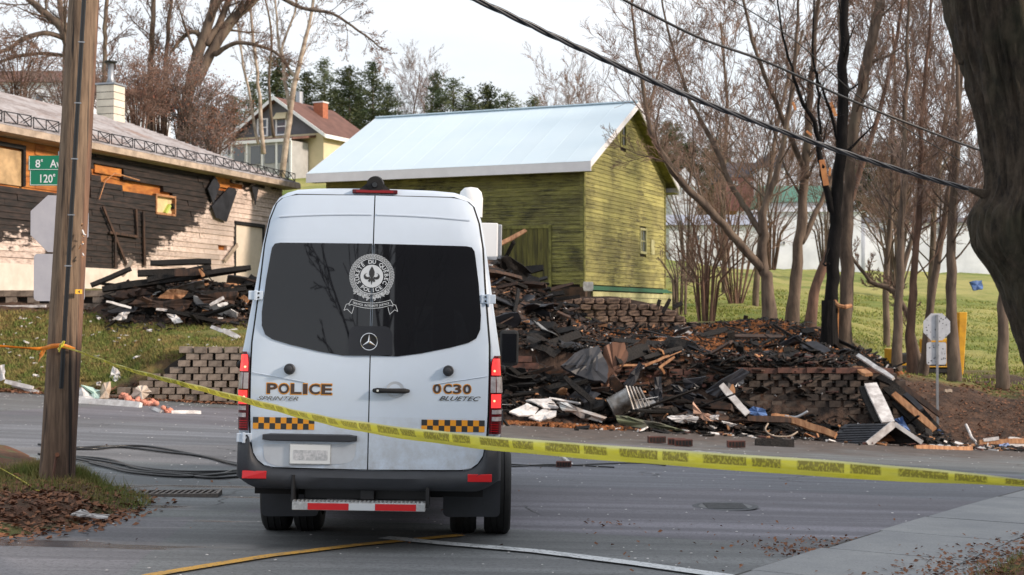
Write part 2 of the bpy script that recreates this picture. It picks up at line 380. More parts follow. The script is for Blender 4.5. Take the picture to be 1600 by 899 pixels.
M['stone'] = simple('burnt_foundation_stone', (.33, .225, .165), (.07, .045, .038), 2.6, .95, .6, lo=.36, hi=.62, vary=.45, c3=(.33, .27, .22))
M['block_new'] = simple('concrete_block_tan', (.36, .29, .235), (.13, .10, .08), 4, .92, .5, vary=.3)
M['block_soot'] = simple('concrete_block_sooty', (.135, .10, .08), (.05, .038, .032), 6, .92, .5, vary=.4)
M['block_brown'] = simple('concrete_block_brown', (.19, .085, .062), (.085, .045, .036), 6, .92, .5, vary=.3)
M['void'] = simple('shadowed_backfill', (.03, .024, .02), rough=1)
def m_burnt():
    m = NT('burnt_clapboard'); o = m.vec(); x = m.sep(o)
    n1 = m.math('SUBTRACT', m.noise(o, .9, 7, .65, .4), .5); n2 = m.math('SUBTRACT', m.noise(m.vec((.5, 1, 3)), 2.4, 6, .7), .5)
    zb = m.ramps(m.math('DIVIDE', x[0], 18.0), [(0, 3.75 / 8), (.10, 3.7 / 8), (.14, 2.7 / 8), (.32, 2.7 / 8), (.345, 3.35 / 8), (.40, 3.2 / 8), (.50, 4.1 / 8), (.58, 4.65 / 8), (.70, 5.75 / 8), (.76, 6.35 / 8), (1.0, 6.7 / 8)])
    h = m.math('SUBTRACT', x[2], m.math('MULTIPLY', zb, 8.0))
    h = m.math('ADD', h, m.math('ADD', m.math('MULTIPLY', n1, 2.4), m.math('MULTIPLY', n2, 2.0)))
    fc = m.ramps(m.math('ADD', h, .5), [(.42, 0), (.62, 1)])
    clean = m.mix(m.ramp(m.noise(o, 3, 5), .35, .65), (.80, .66, .58), (.68, .54, .46))
    sm = m.ramps(m.math('ADD', m.math('MULTIPLY', h, .5), .85), [(0, 0), (1, .75)])
    clean = m.mix(m.math('MULTIPLY', sm, m.ramp(m.noise(m.vec((2, 2, 6)), 2.5, 6, .7), .45, .6)), clean, (.13, .09, .075))
    char = m.mix(m.ramp(m.noise(m.vec((.6, 1, 4)), 3, 7, .7), .4, .65), (.004, .004, .004), (.05, .031, .025))
    c = m.mix(fc, clean, char)
    k = m.ramps(m.rand(), [(0, .7), (1, 1.0)]); c = m.mix(1.0, c, k, 'MULTIPLY')
    m.col(c); m.rough(.8); m.bump(m.noise(o, 18, 6, .7), .4, .02); return m.m
M['burnt'] = m_burnt()
M['bare_sheath'] = simple('scorched_orange_sheathing', (.62, .25, .05), (.36, .11, .02), 1.6, .75, .2, (1, 1, 3), lo=.35, hi=.62, vary=.25, c3=(.05, .02, .01))
M['shingle'] = simple('asphalt_shingle', (.40, .39, .41), (.25, .22, .22), 1.4, .95, .5, vary=.15, lo=.45, hi=.65, c3=(.30, .23, .21))
M['foundation'] = simple('painted_foundation', (.70, .62, .54), (.58, .49, .42), 2, .85)
M['eave'] = simple('weathered_soffit', (.50, .40, .31), (.28, .22, .17), 3, .8)
M['black_iron'] = simple('black_iron', (.012, .012, .014), rough=.5)
M['chim'] = simple('cream_chimney_block', (.74, .68, .56), (.60, .54, .44), 3, .85, vary=.1)
M['white_wall'] = simple('white_wall', (.80, .83, .90), (.60, .63, .70), .5, .7)
M['red_roof'] = simple('red_brown_shingle', (.17, .085, .068), (.11, .055, .045), 1.5, .9)
M['grey_siding'] = simple('grey_siding', (.13, .13, .145), (.10, .10, .11), 2, .8)
M['cream'] = simple('cream_siding', (.66, .57, .38), (.58, .50, .33), 1, .8)
M['brick'] = simple('orange_brick', (.45, .16, .08), (.30, .10, .06), 6, .9)
M['window'] = simple('window_glass', (.10, .12, .15), rough=.08)
M['white_trim'] = simple('white_trim', (.75, .76, .77), rough=.6)
M['dark_roof'] = simple('dark_roof', (.07, .065, .075), rough=.9)
M['green_roof'] = simple('green_metal_roof', (.07, .20, .145), (.05, .15, .11), 1, .6)
M['cat_yellow'] = simple('machine_yellow', (.80, .42, .02), (.6, .3, .02), 4, .5)
M['sign_green'] = simple('sign_green', (.0, .20, .10), rough=.4); M['sign_white'] = simple('sign_white', (.82, .84, .84), rough=.45)
M['sign_back'] = simple('bare_sign_back', (.46, .48, .52), (.38, .40, .44), 10, .5, metal=.35)
M['sign_back_left'] = simple('dull_sign_back', (.33, .34, .39), (.29, .30, .35), 6, .6, metal=.2)
M['tag_yellow'] = simple('yellow_tag', (.80, .42, .02), rough=.6); M['black'] = simple('black_paint', (.008, .008, .008), rough=.6)
M['orange_tape'] = simple('orange_tape', (.85, .30, .03), (.62, .17, .02), 14, .45)
M['dark_building'] = simple('dark_building_wall', (.035, .03, .03), rough=.9)
# van
def m_body():
    m = NT('white_van_paint'); v = m.vec()
    d = m.ramps(m.noise(v, 2.5, 6, .65), [(.35, 0), (.8, .25)]); x = m.sep(v)
    low = m.ramps(x[2], [(.60, .75), (1.05, .25), (1.6, .04)])
    c = m.mix(d, (.64, .74, .87), (.54, .62, .72)); c = m.mix(m.math('MULTIPLY', low, m.ramp(m.noise(v, 7, 8, .7), .35, .7)), c, (.33, .32, .30))
    m.col(c); m.rough(.28); m.b.inputs['Coat Weight'].default_value = .6; m.b.inputs['Coat Roughness'].default_value = .06
    return m.m
M['body'] = m_body()
M['glass'] = simple('tinted_glass', (.012, .013, .016), rough=.02, spec=.5)
M['gap'] = simple('door_seal', (.006, .006, .007), rough=.8)
M['bumper'] = simple('dark_grey_plastic', (.040, .044, .054), (.030, .033, .040), 5, .55, .1, bscale=60, dist=.002)
M['lens_red'] = simple('red_lens', (.42, .008, .012), rough=.12); M['lens_dark'] = simple('dark_red_lens', (.10, .004, .008), rough=.12)
M['lens_clear'] = simple('clear_lens', (.50, .46, .48), (.30, .27, .28), 22, .15)
def m_emit(name, c, e):
    m = NT(name); m.col(c); m.b.inputs['Emission Color'].default_value = (*c, 1); m.b.inputs['Emission Strength'].default_value = e; m.rough(.2); return m.m
M['lens_lit'] = m_emit('lit_red_lens', (.95, .045, .045), .75); M['bulb'] = m_emit('bulb_glow', (1, .42, .22), 1.6)
M['chrome'] = simple('chrome', (.75, .76, .78), rough=.12, metal=1)
M['decal_orange'] = simple('orange_reflective_film', (.80, .33, .02), rough=.4); M['decal_black'] = simple('charcoal_film', (.035, .035, .036), rough=.4)
M['decal_brown'] = simple('brown_letter_film', (.075, .045, .035), rough=.4); M['crest'] = simple('white_vinyl', (.62, .66, .70), rough=.5)
M['crease'] = simple('pressed_crease_shade', (.42, .46, .51), rough=.4)
M['plate'] = simple('licence_plate', (.72, .72, .74), (.42, .44, .46), 45, .6); M['alu'] = simple('aluminium_tread', (.62, .64, .65), (.42, .43, .44), 30, .4, metal=.5)
M['reflect_red'] = simple('red_reflector', (.62, .015, .02), rough=.3)
def m_tape():
    m = NT('printed_tape'); u = m.sep(m.vec(src='UV'))
    um = m.math('FRACT', m.math('MULTIPLY', u[0], 2.3))              # repeating words along the ribbon
    word = m.math('MULTIPLY', m.ramps(um, [(.05, 0), (.07, 1)]), m.ramps(um, [(.88, 1), (.90, 0)]))
    gap = m.ramps(m.math('ABSOLUTE', m.math('SUBTRACT', um, .56)), [(.025, 0), (.035, 1)])
    vv = m.math('MULTIPLY', m.ramps(u[1], [(.34, 0), (.38, 1)]), m.ramps(u[1], [(.86, 1), (.90, 0)]))
    sc = m.noise(m.vec((110, 4.5, 1), 'UV'), 1.0, 1, .5)
    ink = m.math('MULTIPLY', m.math('MULTIPLY', m.math('MULTIPLY', word, gap), vv), m.ramps(sc, [(.40, .45), (.50, .97)]))
    c = m.mix(m.ramp(m.noise(m.vec((1.5, 1, 1), 'UV'), 3, 4), .35, .7), (.93, .82, .03), (.97, .90, .18))
    c = m.mix(m.ramps(u[1], [(.80, 0), (.95, .75)]), c, (.93, .92, .62))  # fold highlight painted into the colour as a paler upper edge
    m.col(m.mix(ink, c, (.20, .155, .03))); m.rough(.38); m.bump(m.noise(m.vec((9, 1.2, 1), 'UV'), 2, 4), .5, .01)
    tr = m.n('ShaderNodeBsdfTranslucent'); tr.inputs[0].default_value = (.8, .75, .1, 1); a = m.n('ShaderNodeMixShader'); a.inputs[0].default_value = .2
    o = m.t.nodes['Material Output']; m.l(m.b.outputs[0], a.inputs[1]); m.l(tr.outputs[0], a.inputs[2]); m.l(a.outputs[0], o.inputs[0]); return m.m
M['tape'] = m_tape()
# ---------------------------------------------------------------- ground, road, pavement
def axis_list(segs):
    out = []
    for a, b, n in segs: out += [lerp(a, b, i / n) for i in range(n)]
    return out + [segs[-1][1]]
def make_ground():
    us = axis_list([(-3, -.55, 14), (-.55, .55, 150), (.55, 3, 14)])
    ys = axis_list([(-60, 0, 8), (0, 32.6, 24), (32.6, 34, 16), (34, 48, 56), (48, 80, 50), (80, 200, 40), (200, 690, 12)])
    rows = []
    for y in ys:
        row = []
        for u in us:
            x = u * max(y, 33.4)
            z = Z(x, y)
            if y < 32.9: z -= .06
            elif y < 33.4: z = lerp(z - .06, z, (y - 32.9) / .5)
            if y > 33.6:
                w = sstep(33.6, 36, y)
                z += w * (.10 * nz3(x, y, 3, .6) + .05 * nz3(x, y, 9, 2.1)) * (1 + y / 60)
            row.append((x, y, z))
        rows.append(row)
    MB().grid(rows).build('ground', M['ground'], smooth=True, kind='structure')
make_ground()
def edge_y(x): return 33.05 + .12 * nz3(x, 0, 4, .9) + .06 * nz3(x, 0, 8, 3.5)
def make_road():
    xs = axis_list([(-60, -16, 12), (-16, 16, 110), (16, 60, 12)])
    ys = axis_list([(-60, 0, 6), (0, 32, 44)])
    rows = []
    for t in range(len(ys) + 3):
        row = []
        for x in xs:
            e = edge_y(x); y = ys[t] if t < len(ys) else lerp(32, e, (t - len(ys) + 1) / 3)
            row.append((x, y, Rd(x, y) + (.008 * nz3(x, y, 2, .5) if 5 < y < 32 else 0)))
        rows.append(row)
    rows.append([(x, y + .01, z - .3) for x, y, z in rows[-1]])
    MB().grid(rows).build('road', M['asphalt'], smooth=True, kind='structure')
make_road()
def strip(name, pxs, width, m, dz, label=None):
    pts = [G(*p) for p in pxs]
    dense = []
    for a, b in zip(pts, pts[1:]):
        for i in range(8): dense.append(a.lerp(b, i / 8))
    dense.append(pts[-1]); rows = []
    for i, p in enumerate(dense):
        d = (dense[min(i + 1, len(dense) - 1)] - dense[max(i - 1, 0)]); d.z = 0; d.normalize()
        n = Vector((-d.y, d.x, 0)); row = []
        for k in (-1, -.33, .33, 1):
            q = p + n * (width / 2) * (k + .04 * nz3(p.x * 8, p.y * 8, k)); row.append((q.x, q.y, Rd(q.x, q.y) + .008 * nz3(q.x, q.y, 2, .5) + dz))
        rows.append(row)
    return MB().grid(rows).build(name, m, kind='structure')
strip('centre_line', [(150, 925), (240, 901), (420, 871), (560, 853), (720, 838)], .115, M['line_yellow'], .012)
strip('stop_line', [(600, 842), (690, 851), (840, 864), (1000, 884), (1150, 905), (1300, 930)], .17, M['line_white'], .014)

S1, S2 = G(1172, 897), G(1600, 768)
sdv = (S2 - S1); sdv.z = 0; slen = sdv.length; sdv.normalize(); snv = Vector((sdv.y, -sdv.x, 0))
strip('pavement_crack', [(1100, 922), (1168, 900), (1290, 861), (1400, 828), (1500, 798), (1600, 769), (1700, 741)], .09, simple('dark_joint', (.035, .033, .032), (.08, .075, .07), 9, .9), .017)
walk = tag(empty('sidewalk', (0, 0, 0)), kind='structure')
for i in range(-5, 12):
    for j in range(2):
        a0, a1 = i * 1.45 + .02 * rnd.random(), (i + 1) * 1.45 - .022
        b0, b1 = j * 1.12 + .0, (j + 1) * 1.12 - .02
        if j == 0: b0 += .05 * rnd.random()
        c = []
        for a, b in ((a0, b0), (a1, b0), (a1, b1), (a0, b1)):
            q = S1 + sdv * a + snv * b; c.append((q.x, q.y, Rd(q.x, q.y) + .028 + rnd.uniform(-.004, .004)))
        MB().hexa([(x, y, z - .08) for x, y, z in c][::-1], c[::-1]).build('slab', M['concrete'], walk, bevel=.006)
def inside(poly, x, y):
    r = False; j = len(poly) - 1
    for i in range(len(poly)):
        a, b = poly[i], poly[j]
        if (a[1] > y) != (b[1] > y) and x < (b[0] - a[0]) * (y - a[1]) / (b[1] - a[1]) + a[0]: r = not r
        j = i
    return r
def pdist(poly, x, y):
    d = 1e9
    for i in range(len(poly)):
        ax, ay = poly[i - 1][:2]; bx, by = poly[i][:2]; L = (bx - ax) ** 2 + (by - ay) ** 2
        t = min(1, max(0, ((x - ax) * (bx - ax) + (y - ay) * (by - ay)) / max(L, 1e-9)))
        d = min(d, math.hypot(x - ax - t * (bx - ax), y - ay - t * (by - ay)))
    return d if inside(poly, x, y) else -d
def mound_h(poly, x, y, h, w): 
    d = pdist(poly, x, y) + .10 * nz3(x, y, 1, 3); return -.06 + (h + .06) * sstep(-.12, w, d) + (.035 * nz3(x, y, 6, 4) if d > 0 else 0)
def mound(name, poly, h, w, m, cell, cells=None):
    x0, x1 = min(p[0] for p in poly) - .2, max(p[0] for p in poly) + .2; y0, y1 = min(p[1] for p in poly) - .2, max(p[1] for p in poly) + .2
    nx, ny = int((x1 - x0) / cell) + 1, int((y1 - y0) / cell) + 1
    MB().grid([[(x0 + i * cell, y0 + j * cell, Rd(x0 + i * cell, y0 + j * cell) + mound_h(poly, x0 + i * cell, y0 + j * cell, h, w)) for i in range(nx)] for j in range(ny)]).build(name, m, smooth=True, kind='structure')
LV = [G(*p) for p in ((-420, 690), (-60, 697), (20, 700), (70, 712), (128, 741), (185, 760), (243, 784), (215, 801), (150, 822), (60, 838), (-60, 848), (-420, 868))]
mound('left_verge', LV, .15, .75, M['verge'], .11)
def lvz(x, y): return Rd(x, y) + max(0, mound_h(LV, x, y, .15, .75))
q0 = S1 + snv * 2.3
RV = [G(*p) for p in ((1440, 940), (1478, 905), (1522, 884), (1600, 862), (1720, 836), (1980, 800), (2150, 900), (1900, 1010))]
mound('right_verge', RV, .10, .5, M['verge'], .16)
def rvz(x, y): return Rd(x, y) + max(0, mound_h(RV, x, y, .10, .5))

def scatter_leaves(name, n, pick, size, m, mat_curl=.5):
    mb = MB()
    for _ in range(n):
        p = pick()
        if p is None: continue
        s = size * rnd.uniform(.5, 1.3); a = rnd.uniform(0, 6.28); t = rnd.uniform(-mat_curl, mat_curl); u = Vector((math.cos(a), math.sin(a), t)); v = Vector((-math.sin(a), math.cos(a), rnd.uniform(-mat_curl, mat_curl))) * .6
        mb.add([p - u * s, p - v * s + Vector((0, 0, .3 * s)), p + u * s, p + v * s], [(0, 1, 2), (0, 2, 3)])
    return mb.build(name, m, kind='stuff', label='scattered fallen leaves on the ground')
def pick_lv():
    x = rnd.uniform(-9, -3.1); y = rnd.uniform(10, 14.9); d = pdist(LV, x, y)
    if d < -.35 * rnd.random() ** 2: return None
    if y > 12.9 and rnd.random() < .6: return None
    return Vector((x, y, lvz(x, y) + .012))
scatter_leaves('fallen_leaves', 15000, pick_lv, .032, M['leaf_ground'])
def pick_rv():
    a = rnd.uniform(-3, 9); b = 0
    c = rnd.choice(RV[:5]); c2 = RV[RV.index(c) + 1]; q = c.lerp(c2, rnd.random()) + Vector((rnd.gauss(.15, .3), rnd.gauss(-.1, .3), 0)); return Vector((q.x, q.y, max(rvz(q.x, q.y), Rd(q.x, q.y) + .03) + .008))
scatter_leaves('fallen_leaves', 2400, pick_rv, .02, M['leaf_ground'])
CL = [(G(1262, 862), .28, 230), (G(1300, 852), .3, 90), (G(955, 821), .12, 26), (G(1180, 835), .5, 30), (G(1100, 880), .8, 24)]
def pick_rd():
    if rnd.random() < .72:
        c, s, w = rnd.choices(CL, [w for _, _, w in CL])[0]; x, y = c.x + rnd.gauss(0, s), c.y + rnd.gauss(0, s)
    else: x, y = rnd.uniform(-6, 9), rnd.uniform(8.5, 21)
    return Vector((x, y, Rd(x, y) + .015))
scatter_leaves('fallen_leaves', 520, pick_rd, .018, M['leaf_ground'], .7)
def pick_fe():
    x = rnd.uniform(-13, -3); y = 33.0 - abs(rnd.gauss(0, .35)) + .2; return Vector((x, y, max(Z(x, y), Rd(x, min(y, 33))) + .03))
scatter_leaves('fallen_leaves', 2600, pick_fe, .05, M['leaf_ground'])
def pick_bank():
    px = rnd.uniform(1380, 1720); y = rnd.uniform(33.5, 38.5); p = Gz(px, y, .04)
    if px < 1500 and rnd.random() < .5: return None
    return p
scatter_leaves('fallen_leaves', 3600, pick_bank, .038, M['leaf_ground'])
def pick_lawn():
    px = rnd.uniform(-60, 400); y = rnd.uniform(33.6, 39); return Gz(px, y, .04)
scatter_leaves('fallen_leaves', 3800, pick_lawn, .04, M['leaf_ground'])
def grit():
    mb = MB()
    for _ in range(1300):
        y = rnd.uniform(13.5, 33) if rnd.random() < .8 else rnd.uniform(9, 14); x = rnd.uniform(-.5, .5) * y * (.8 if rnd.random() < .6 else 1.1) - (3 if rnd.random() < .4 else 0)
        if y < 32 and rnd.random() < .35: y = 32.6 - abs(rnd.gauss(0, 1.4)); x = rnd.uniform(-12, 12)
        s = rnd.uniform(.004, .011) * (1 + y / 24); z = Rd(x, y) + .01
        a = rnd.uniform(0, 3.1); c, d = math.cos(a) * s, math.sin(a) * s
        mb.add([(x + c, y + d, z), (x - d, y + c, z), (x - c, y - d, z), (x + d, y - c, z), (x, y, z + s * .3)], [(0, 1, 4), (1, 2, 4), (2, 3, 4), (3, 0, 4)])
    mb.build('paint_flakes', M['white_board'], kind='stuff')
grit()
def blades(name, n, pick, h, w, m='grass_blade'):
    mb = MB()
    for _ in range(n):
        p = pick()
        if p is None: continue
        a = rnd.uniform(0, 6.28); hh = h * rnd.uniform(.5, 1.3); u = Vector((math.cos(a), math.sin(a), 0)) * w; l = Vector((rnd.gauss(0, .4), rnd.gauss(0, .4), 1)) * hh
        mb.add([p - u, p + u, p + l], [(0, 1, 2)])
    mb.build(name, M[m], kind='stuff')
def pick_g1():
    px = rnd.uniform(-80, 420); D = 33.35 + 5.2 * rnd.random() ** 1.2; return Gz(px, D)
blades('lawn_grass', 42000, pick_g1, .10, .016)
def pick_g2():
    x = rnd.uniform(-9, -3.2); y = rnd.uniform(10.5, 14.9); d = pdist(LV, x, y)
    if d < 0 or (nz3(x, y, 5, 1.1) + .5 * (y - 12.6) < .05): return None
    return Vector((x, y, lvz(x, y)))
blades('verge_grass', 24000, pick_g2, .075, .004)
PB = G(88, 764)
def pick_g3():
    a = rnd.uniform(0, 6.28); r = .17 + abs(rnd.gauss(0, .16)); x, y = PB.x + math.cos(a) * r, PB.y + .05 + math.sin(a) * r; return Vector((x, y, lvz(x, y)))
blades('pole_base_grass', 3800, pick_g3, .13, .005)
def pick_g4():
    a = rnd.uniform(-3, 9); x, y = rnd.uniform(RV[0].x - .2, RV[5].x), rnd.uniform(RV[0].y - .5, RV[4].y + 1); return Vector((x, y, rvz(x, y))) if pdist(RV, x, y) > .06 else None
blades('verge_grass', 12000, pick_g4, .06, .004)
def pick_g5():
    px = rnd.uniform(1020, 1640); D = rnd.uniform(37.5, 75); return Gz(px, D)
blades('field_grass', 26000, pick_g5, .08, .03, 'field_blade')

# far wall lawn blocks are in the buildings file; here the street ironwork
mc = G(1133, 793); mh = empty('manhole_cover', (mc.x, mc.y, Rd(mc.x, mc.y)), 'round iron cover sunk in the asphalt right of the van', 'manhole cover')
mb = MB(); ring = lambda r, z: [(r * math.cos(k * math.pi / 14), r * math.sin(k * math.pi / 14), z) for k in range(28)]
mb.add(ring(.33, .012) + ring(.27, .016), [(k, (k + 1) % 28, 28 + (k + 1) % 28, 28 + k) for k in range(28)]); mb.build('rim', simple('patched_rim', (.085, .09, .10), rough=.8), mh)
mb = MB(); mb.add(ring(.265, .012), [tuple(range(28))])
for k in range(-3, 4): mb.box(-.2, .2, k * .065 - .012, k * .065 + .012, .012, .02)
mb.build('lid', simple('worn_iron', (.12, .125, .135), (.09, .095, .10), 20, .5), mh)
dc = G(285, 774); dg = empty('storm_drain', (dc.x, dc.y, Rd(dc.x, dc.y) + .005), 'slotted storm drain grate in the gutter left of the van', 'storm drain', rz=.08); dg.scale = (.72, .72, 1)
MB().box(-.48, .48, -.2, .2, -.04, .006).build('pit', M['black'], dg)
fr = MB(); fr.box(-.52, .52, -.24, -.2, -.03, .03); fr.box(-.52, .52, .2, .24, -.03, .03); fr.box(-.52, -.48, -.2, .2, -.03, .03); fr.box(.48, .52, -.2, .2, -.03, .03)
IR = simple('rusty_grate_iron', (.16, .13, .11), (.09, .08, .075), 20, .6); fr.build('frame', IR, dg)
for k in range(11):
    x = -.44 + k * .085; MB().hexa([(x, -.2, -.01), (x + .035, -.2, -.01), (x + .075, .2, -.01), (x + .04, .2, -.01)], [(x, -.2, .028), (x + .035, -.2, .028), (x + .075, .2, .028), (x + .04, .2, .028)]).build('bar', IR, dg)
# ---------------------------------------------------------------- police van (local x right, y forward, z up; origin under the rear face)
VG = .14
van = empty('police_van', (-1.085, 10.6, CAMZ - (832 - HORIZ) / 210 - VG), 'white high-roof police van with tinted rear windows, parked with its tail lights lit', 'van')
YAW = R(1.2)
van.rotation_euler = (R(-1.6), R(1.05), YAW)
def VX(px, py): return (px - (571.5 + (832 - py) * .0184)) / 210
def VZ(px, py): return (832 - py + (px - 572) * .0184) / 210 + VG
def lean(z): return .0 if z < 1.3 else .10 * (z - 1.3) / 1.3 + .03 * max(0, (z - 2.3) / .4) ** 2
HW = [(.58, .972), (.66, .982), (1.2, .99), (1.47, .974), (1.91, .905), (2.29, .85), (2.5, .81), (2.58, .785), (2.65, .74), (2.69, .68), (2.715, .60), (2.725, .45), (2.73, .2), (2.733, 0)]
def hw(z): return interp(HW, z)
def Yr(x, z):                      # rear face with slight crown and rounded vertical edges
    e = max(0, abs(x) - (hw(z) - .16)) / .16
    return lean(z) + .035 * x * x + .055 * min(1, e) ** 2.4
def vmap(off): return lambda x, z: (x, Yr(x, z) + off, z)
def round_poly(pts, r=.03, n=4):
    out = []
    k = len(pts)
    for i in range(k):
        p = Vector(pts[i][:2]); rr = pts[i][2] if len(pts[i]) > 2 else r
        a = Vector(pts[i - 1][:2]); b = Vector(pts[(i + 1) % k][:2])
        if rr <= 0: out.append(tuple(p)); continue
        da, db = (a - p), (b - p); ra = min(rr, da.length * .45); rb = min(rr, db.length * .45)
        s, e = p + da.normalized() * ra, p + db.normalized() * rb
        for j in range(n + 1):
            t = j / n; out.append(tuple((s * (1 - t) ** 2 + p * 2 * t * (1 - t) + e * t * t)))
    return out
def sheet(pts, fmap, step=.09, skirt=.0, skirt_dir=(0, 1, 0), name='panel', m=None, parent=van, smooth=True, **kw):
    bm = bmesh.new(); vs = [bm.verts.new((x, 0, z)) for x, z in pts]
    f = bm.faces.new(vs)
    if f.normal.y > 0: f.normal_flip()
    bm.normal_update()
    if bm.faces[:][0].normal.y > 0: bmesh.ops.reverse_faces(bm, faces=bm.faces[:])
    xs = [p[0] for p in pts]; zs = [p[1] for p in pts]
    x = math.ceil(min(xs) / step) * step
    while x < max(xs) - 1e-4:
        if x > min(xs) + 1e-4: bmesh.ops.bisect_plane(bm, geom=bm.verts[:] + bm.edges[:] + bm.faces[:], plane_co=(x, 0, 0), plane_no=(1, 0, 0), dist=1e-5)
        x += step
    z = math.ceil(min(zs) / step) * step
    while z < max(zs) - 1e-4:
        if z > min(zs) + 1e-4: bmesh.ops.bisect_plane(bm, geom=bm.verts[:] + bm.edges[:] + bm.faces[:], plane_co=(0, 0, z), plane_no=(0, 0, 1), dist=1e-5)
        z += step
    bound = [e for e in bm.edges if e.is_boundary]
    if skirt:
        r = bmesh.ops.extrude_edge_only(bm, edges=bound)
        sk = {v for v in r['geom'] if isinstance(v, bmesh.types.BMVert)}
    else: sk = set()
    for v in bm.verts:
        p = Vector(fmap(v.co.x, v.co.z))
        v.co = p + Vector(skirt_dir) * skirt if v in sk else p
    bmesh.ops.recalc_face_normals(bm, faces=bm.faces[:]) if skirt else None
    me = bpy.data.meshes.new(name); bm.to_mesh(me); bm.free(); me.materials.append(m)
    if smooth: me.polygons.foreach_set('use_smooth', [True] * len(me.polygons)); me.set_sharp_from_angle(angle=R(50))
    o = bpy.data.objects.new(name, me); COL.objects.link(o); o.parent = parent
    return tag(o, **kw)

def section(y, scale_z=1.0, zb=.58, ztop=None, inset=0, leanf=1):
    pts = []
    for z, w in HW:
        zz = z if ztop is None else zb + (z - zb) * (ztop - zb) / (2.733 - zb)
        yy = y + (lean(z) if leanf else 0)
        pts.append(((w - inset), yy, zz - inset * (1 if z > 2.5 else 0)))
    return pts + [(-x, yy, z) for x, yy, z in pts[::-1][1:]]
body = MB()
def rsec(inset, dy=0): return [(x, Yr(x, z) + dy, z) for x, _, z in section(0, inset=inset)]
rows = [rsec(.055), rsec(.028), rsec(.008), rsec(0, .03), section(.40)]
for y in (1.0, 2.0, 3.0, 4.2, 4.8): rows.append(section(y, leanf=0))
rows.append(section(5.15, ztop=2.45, inset=.04, leanf=0)); rows.append(section(5.6, ztop=1.95, inset=.06, leanf=0)); rows.append(section(5.95, ztop=1.35, inset=.07, leanf=0))
rows.append(section(6.6, ztop=1.12, inset=.10, leanf=0)); rows.append(section(6.8, ztop=.9, inset=.16, leanf=0))
n0 = len(rows[0]); body.grid([r[::-1] for r in rows]); body.f.append(tuple((len(rows) - 1) * n0 + j for j in range(n0))[::-1])
nz_ = len(HW)
cap = []
for i in range(nz_):
    (x, y, z) = rows[0][i]; cap.append([(t * x, Yr(t * x, z), z) for t in [k / 8 - 1 for k in range(17)]])
body.grid(cap)
bo = body.build('body', M['body'], van, smooth=True, auto=60)
MB().box(-.86, .86, .16, 6.3, .40, .60).build('underbody', M['gap'], van)

# doors
DHW = [(.615, .70), (.628, .77), (.665, .82), (.72, .855), (.83, .877), (1.04, .886), (1.34, .888), (1.54, .886), (1.97, .845), (2.28, .822), (2.47, .79), (2.6, .745), (2.64, .70), (2.655, .64)]
def dhw(z): return interp(DHW, z)
seal = [(x, z - .012) for z, x in DHW[:1]] + [(x + .013, z) for z, x in DHW] + [(.60, 2.672)]
seal = seal + [(-x, z) for x, z in seal[::-1]]
sheet(seal, vmap(-.012), step=.1, skirt=.04, name='door_seal', m=M['gap'])
def door(side):
    g = .0045
    pts = [(side * g, .608)] + [(side * (x - .002), z) for z, x in DHW] + [(side * .58, 2.663), (side * g, 2.667)]
    if side < 0: pts = pts[::-1]
    return sheet(pts, vmap(-.024), step=.08, skirt=.025, name='rear_door', m=M['body'], label='left rear door' if side < 0 else 'right rear door')
dl, dr = door(-1), door(1)
# pressed upper crease and lower crease, as thin raised mouldings
def crease(pts, parent, w=.008, off=-.026):
    mb = MB(); rows = []
    for x, z in pts: rows.append([(x, Yr(x, z) + off, z + w), (x, Yr(x, z) + off - .005, z), (x, Yr(x, z) + off, z - w * .5)])
    mb.grid(rows).build('crease', M['body'], parent, smooth=True)
for s, d in ((-1, dl), (1, dr)):
    crease([(s * (.02 + k * .07), VZ(572, 333) - .00028 * k * k) for k in range(11)], d, .012)
    crease([(s * (.88 - k * .05), 1.315 - .0085 * k) for k in range(9)], d, .0045)
# windows
def wtop(x): return 2.275 - .02 * (abs(x) / .75) ** 2
def window(side, parent):
    a = [(side * .008, VZ(572, 556)), (side * .2, VZ(572, 557) + .002), (side * .38, VZ(572, 551)), (side * .6, VZ(572, 541)), (side * .735, VZ(572, 533)), (side * .79, VZ(572, 526)), (side * .818, VZ(572, 512)), (side * .822, VZ(572, 490)), (side * .80, VZ(572, 440)), (side * .772, VZ(572, 398)), (side * .764, VZ(572, 388)), (side * .742, VZ(572, 381.5)), (side * .70, VZ(572, 380)), (side * .4, VZ(572, 379.5)), (side * .008, VZ(572, 379))]
    if side < 0: a = a[::-1]
    return sheet(a, vmap(-.031), step=.12, skirt=.012, name='rear_window', m=M['glass'], parent=parent)
wl_, wr_ = window(-1, dl), window(1, dr)
# hinges
for (px, py, d, s) in ((395, 461, dl, -1), (762, 467, dr, 1), (380, 684, dl, -1)):
    x, z = VX(px, py), VZ(px, py); mb = MB()
    yb = Yr(x * .97, z)
    mb.box(x - .055, x + .055, yb - .045, yb - .005, z - .034, z + .034); mb.box(x - .012, x + .012, yb - .055, yb - .045, z - .04, z + .04)
    h = mb.build('hinge', M['body'], d, bevel=.006)
    for k in (-1, 1): MB().cyl((x - s * .022, yb - .047, z + k * .016), (x - s * .022, yb - .05, z + k * .016), .0075, 10).build('bolt', M['black'], h)
# door check buttons
for px, py, d in ((451, 577, dl), (699, 580, dr)):
    x, z = VX(px, py), VZ(px, py); y = Yr(x, z) - .024
    mb = MB(); mb.tube([(x, y, z), (x, y - .03, z), (x, y - .036, z)], [.041, .041, .034], 24); mb.tube([(x, y - .034, z), (x, y - .05, z), (x, y - .054, z)], [.024, .024, .018], 20)
    mb.build('door_stop', M['bumper'], d, smooth=True, auto=40)
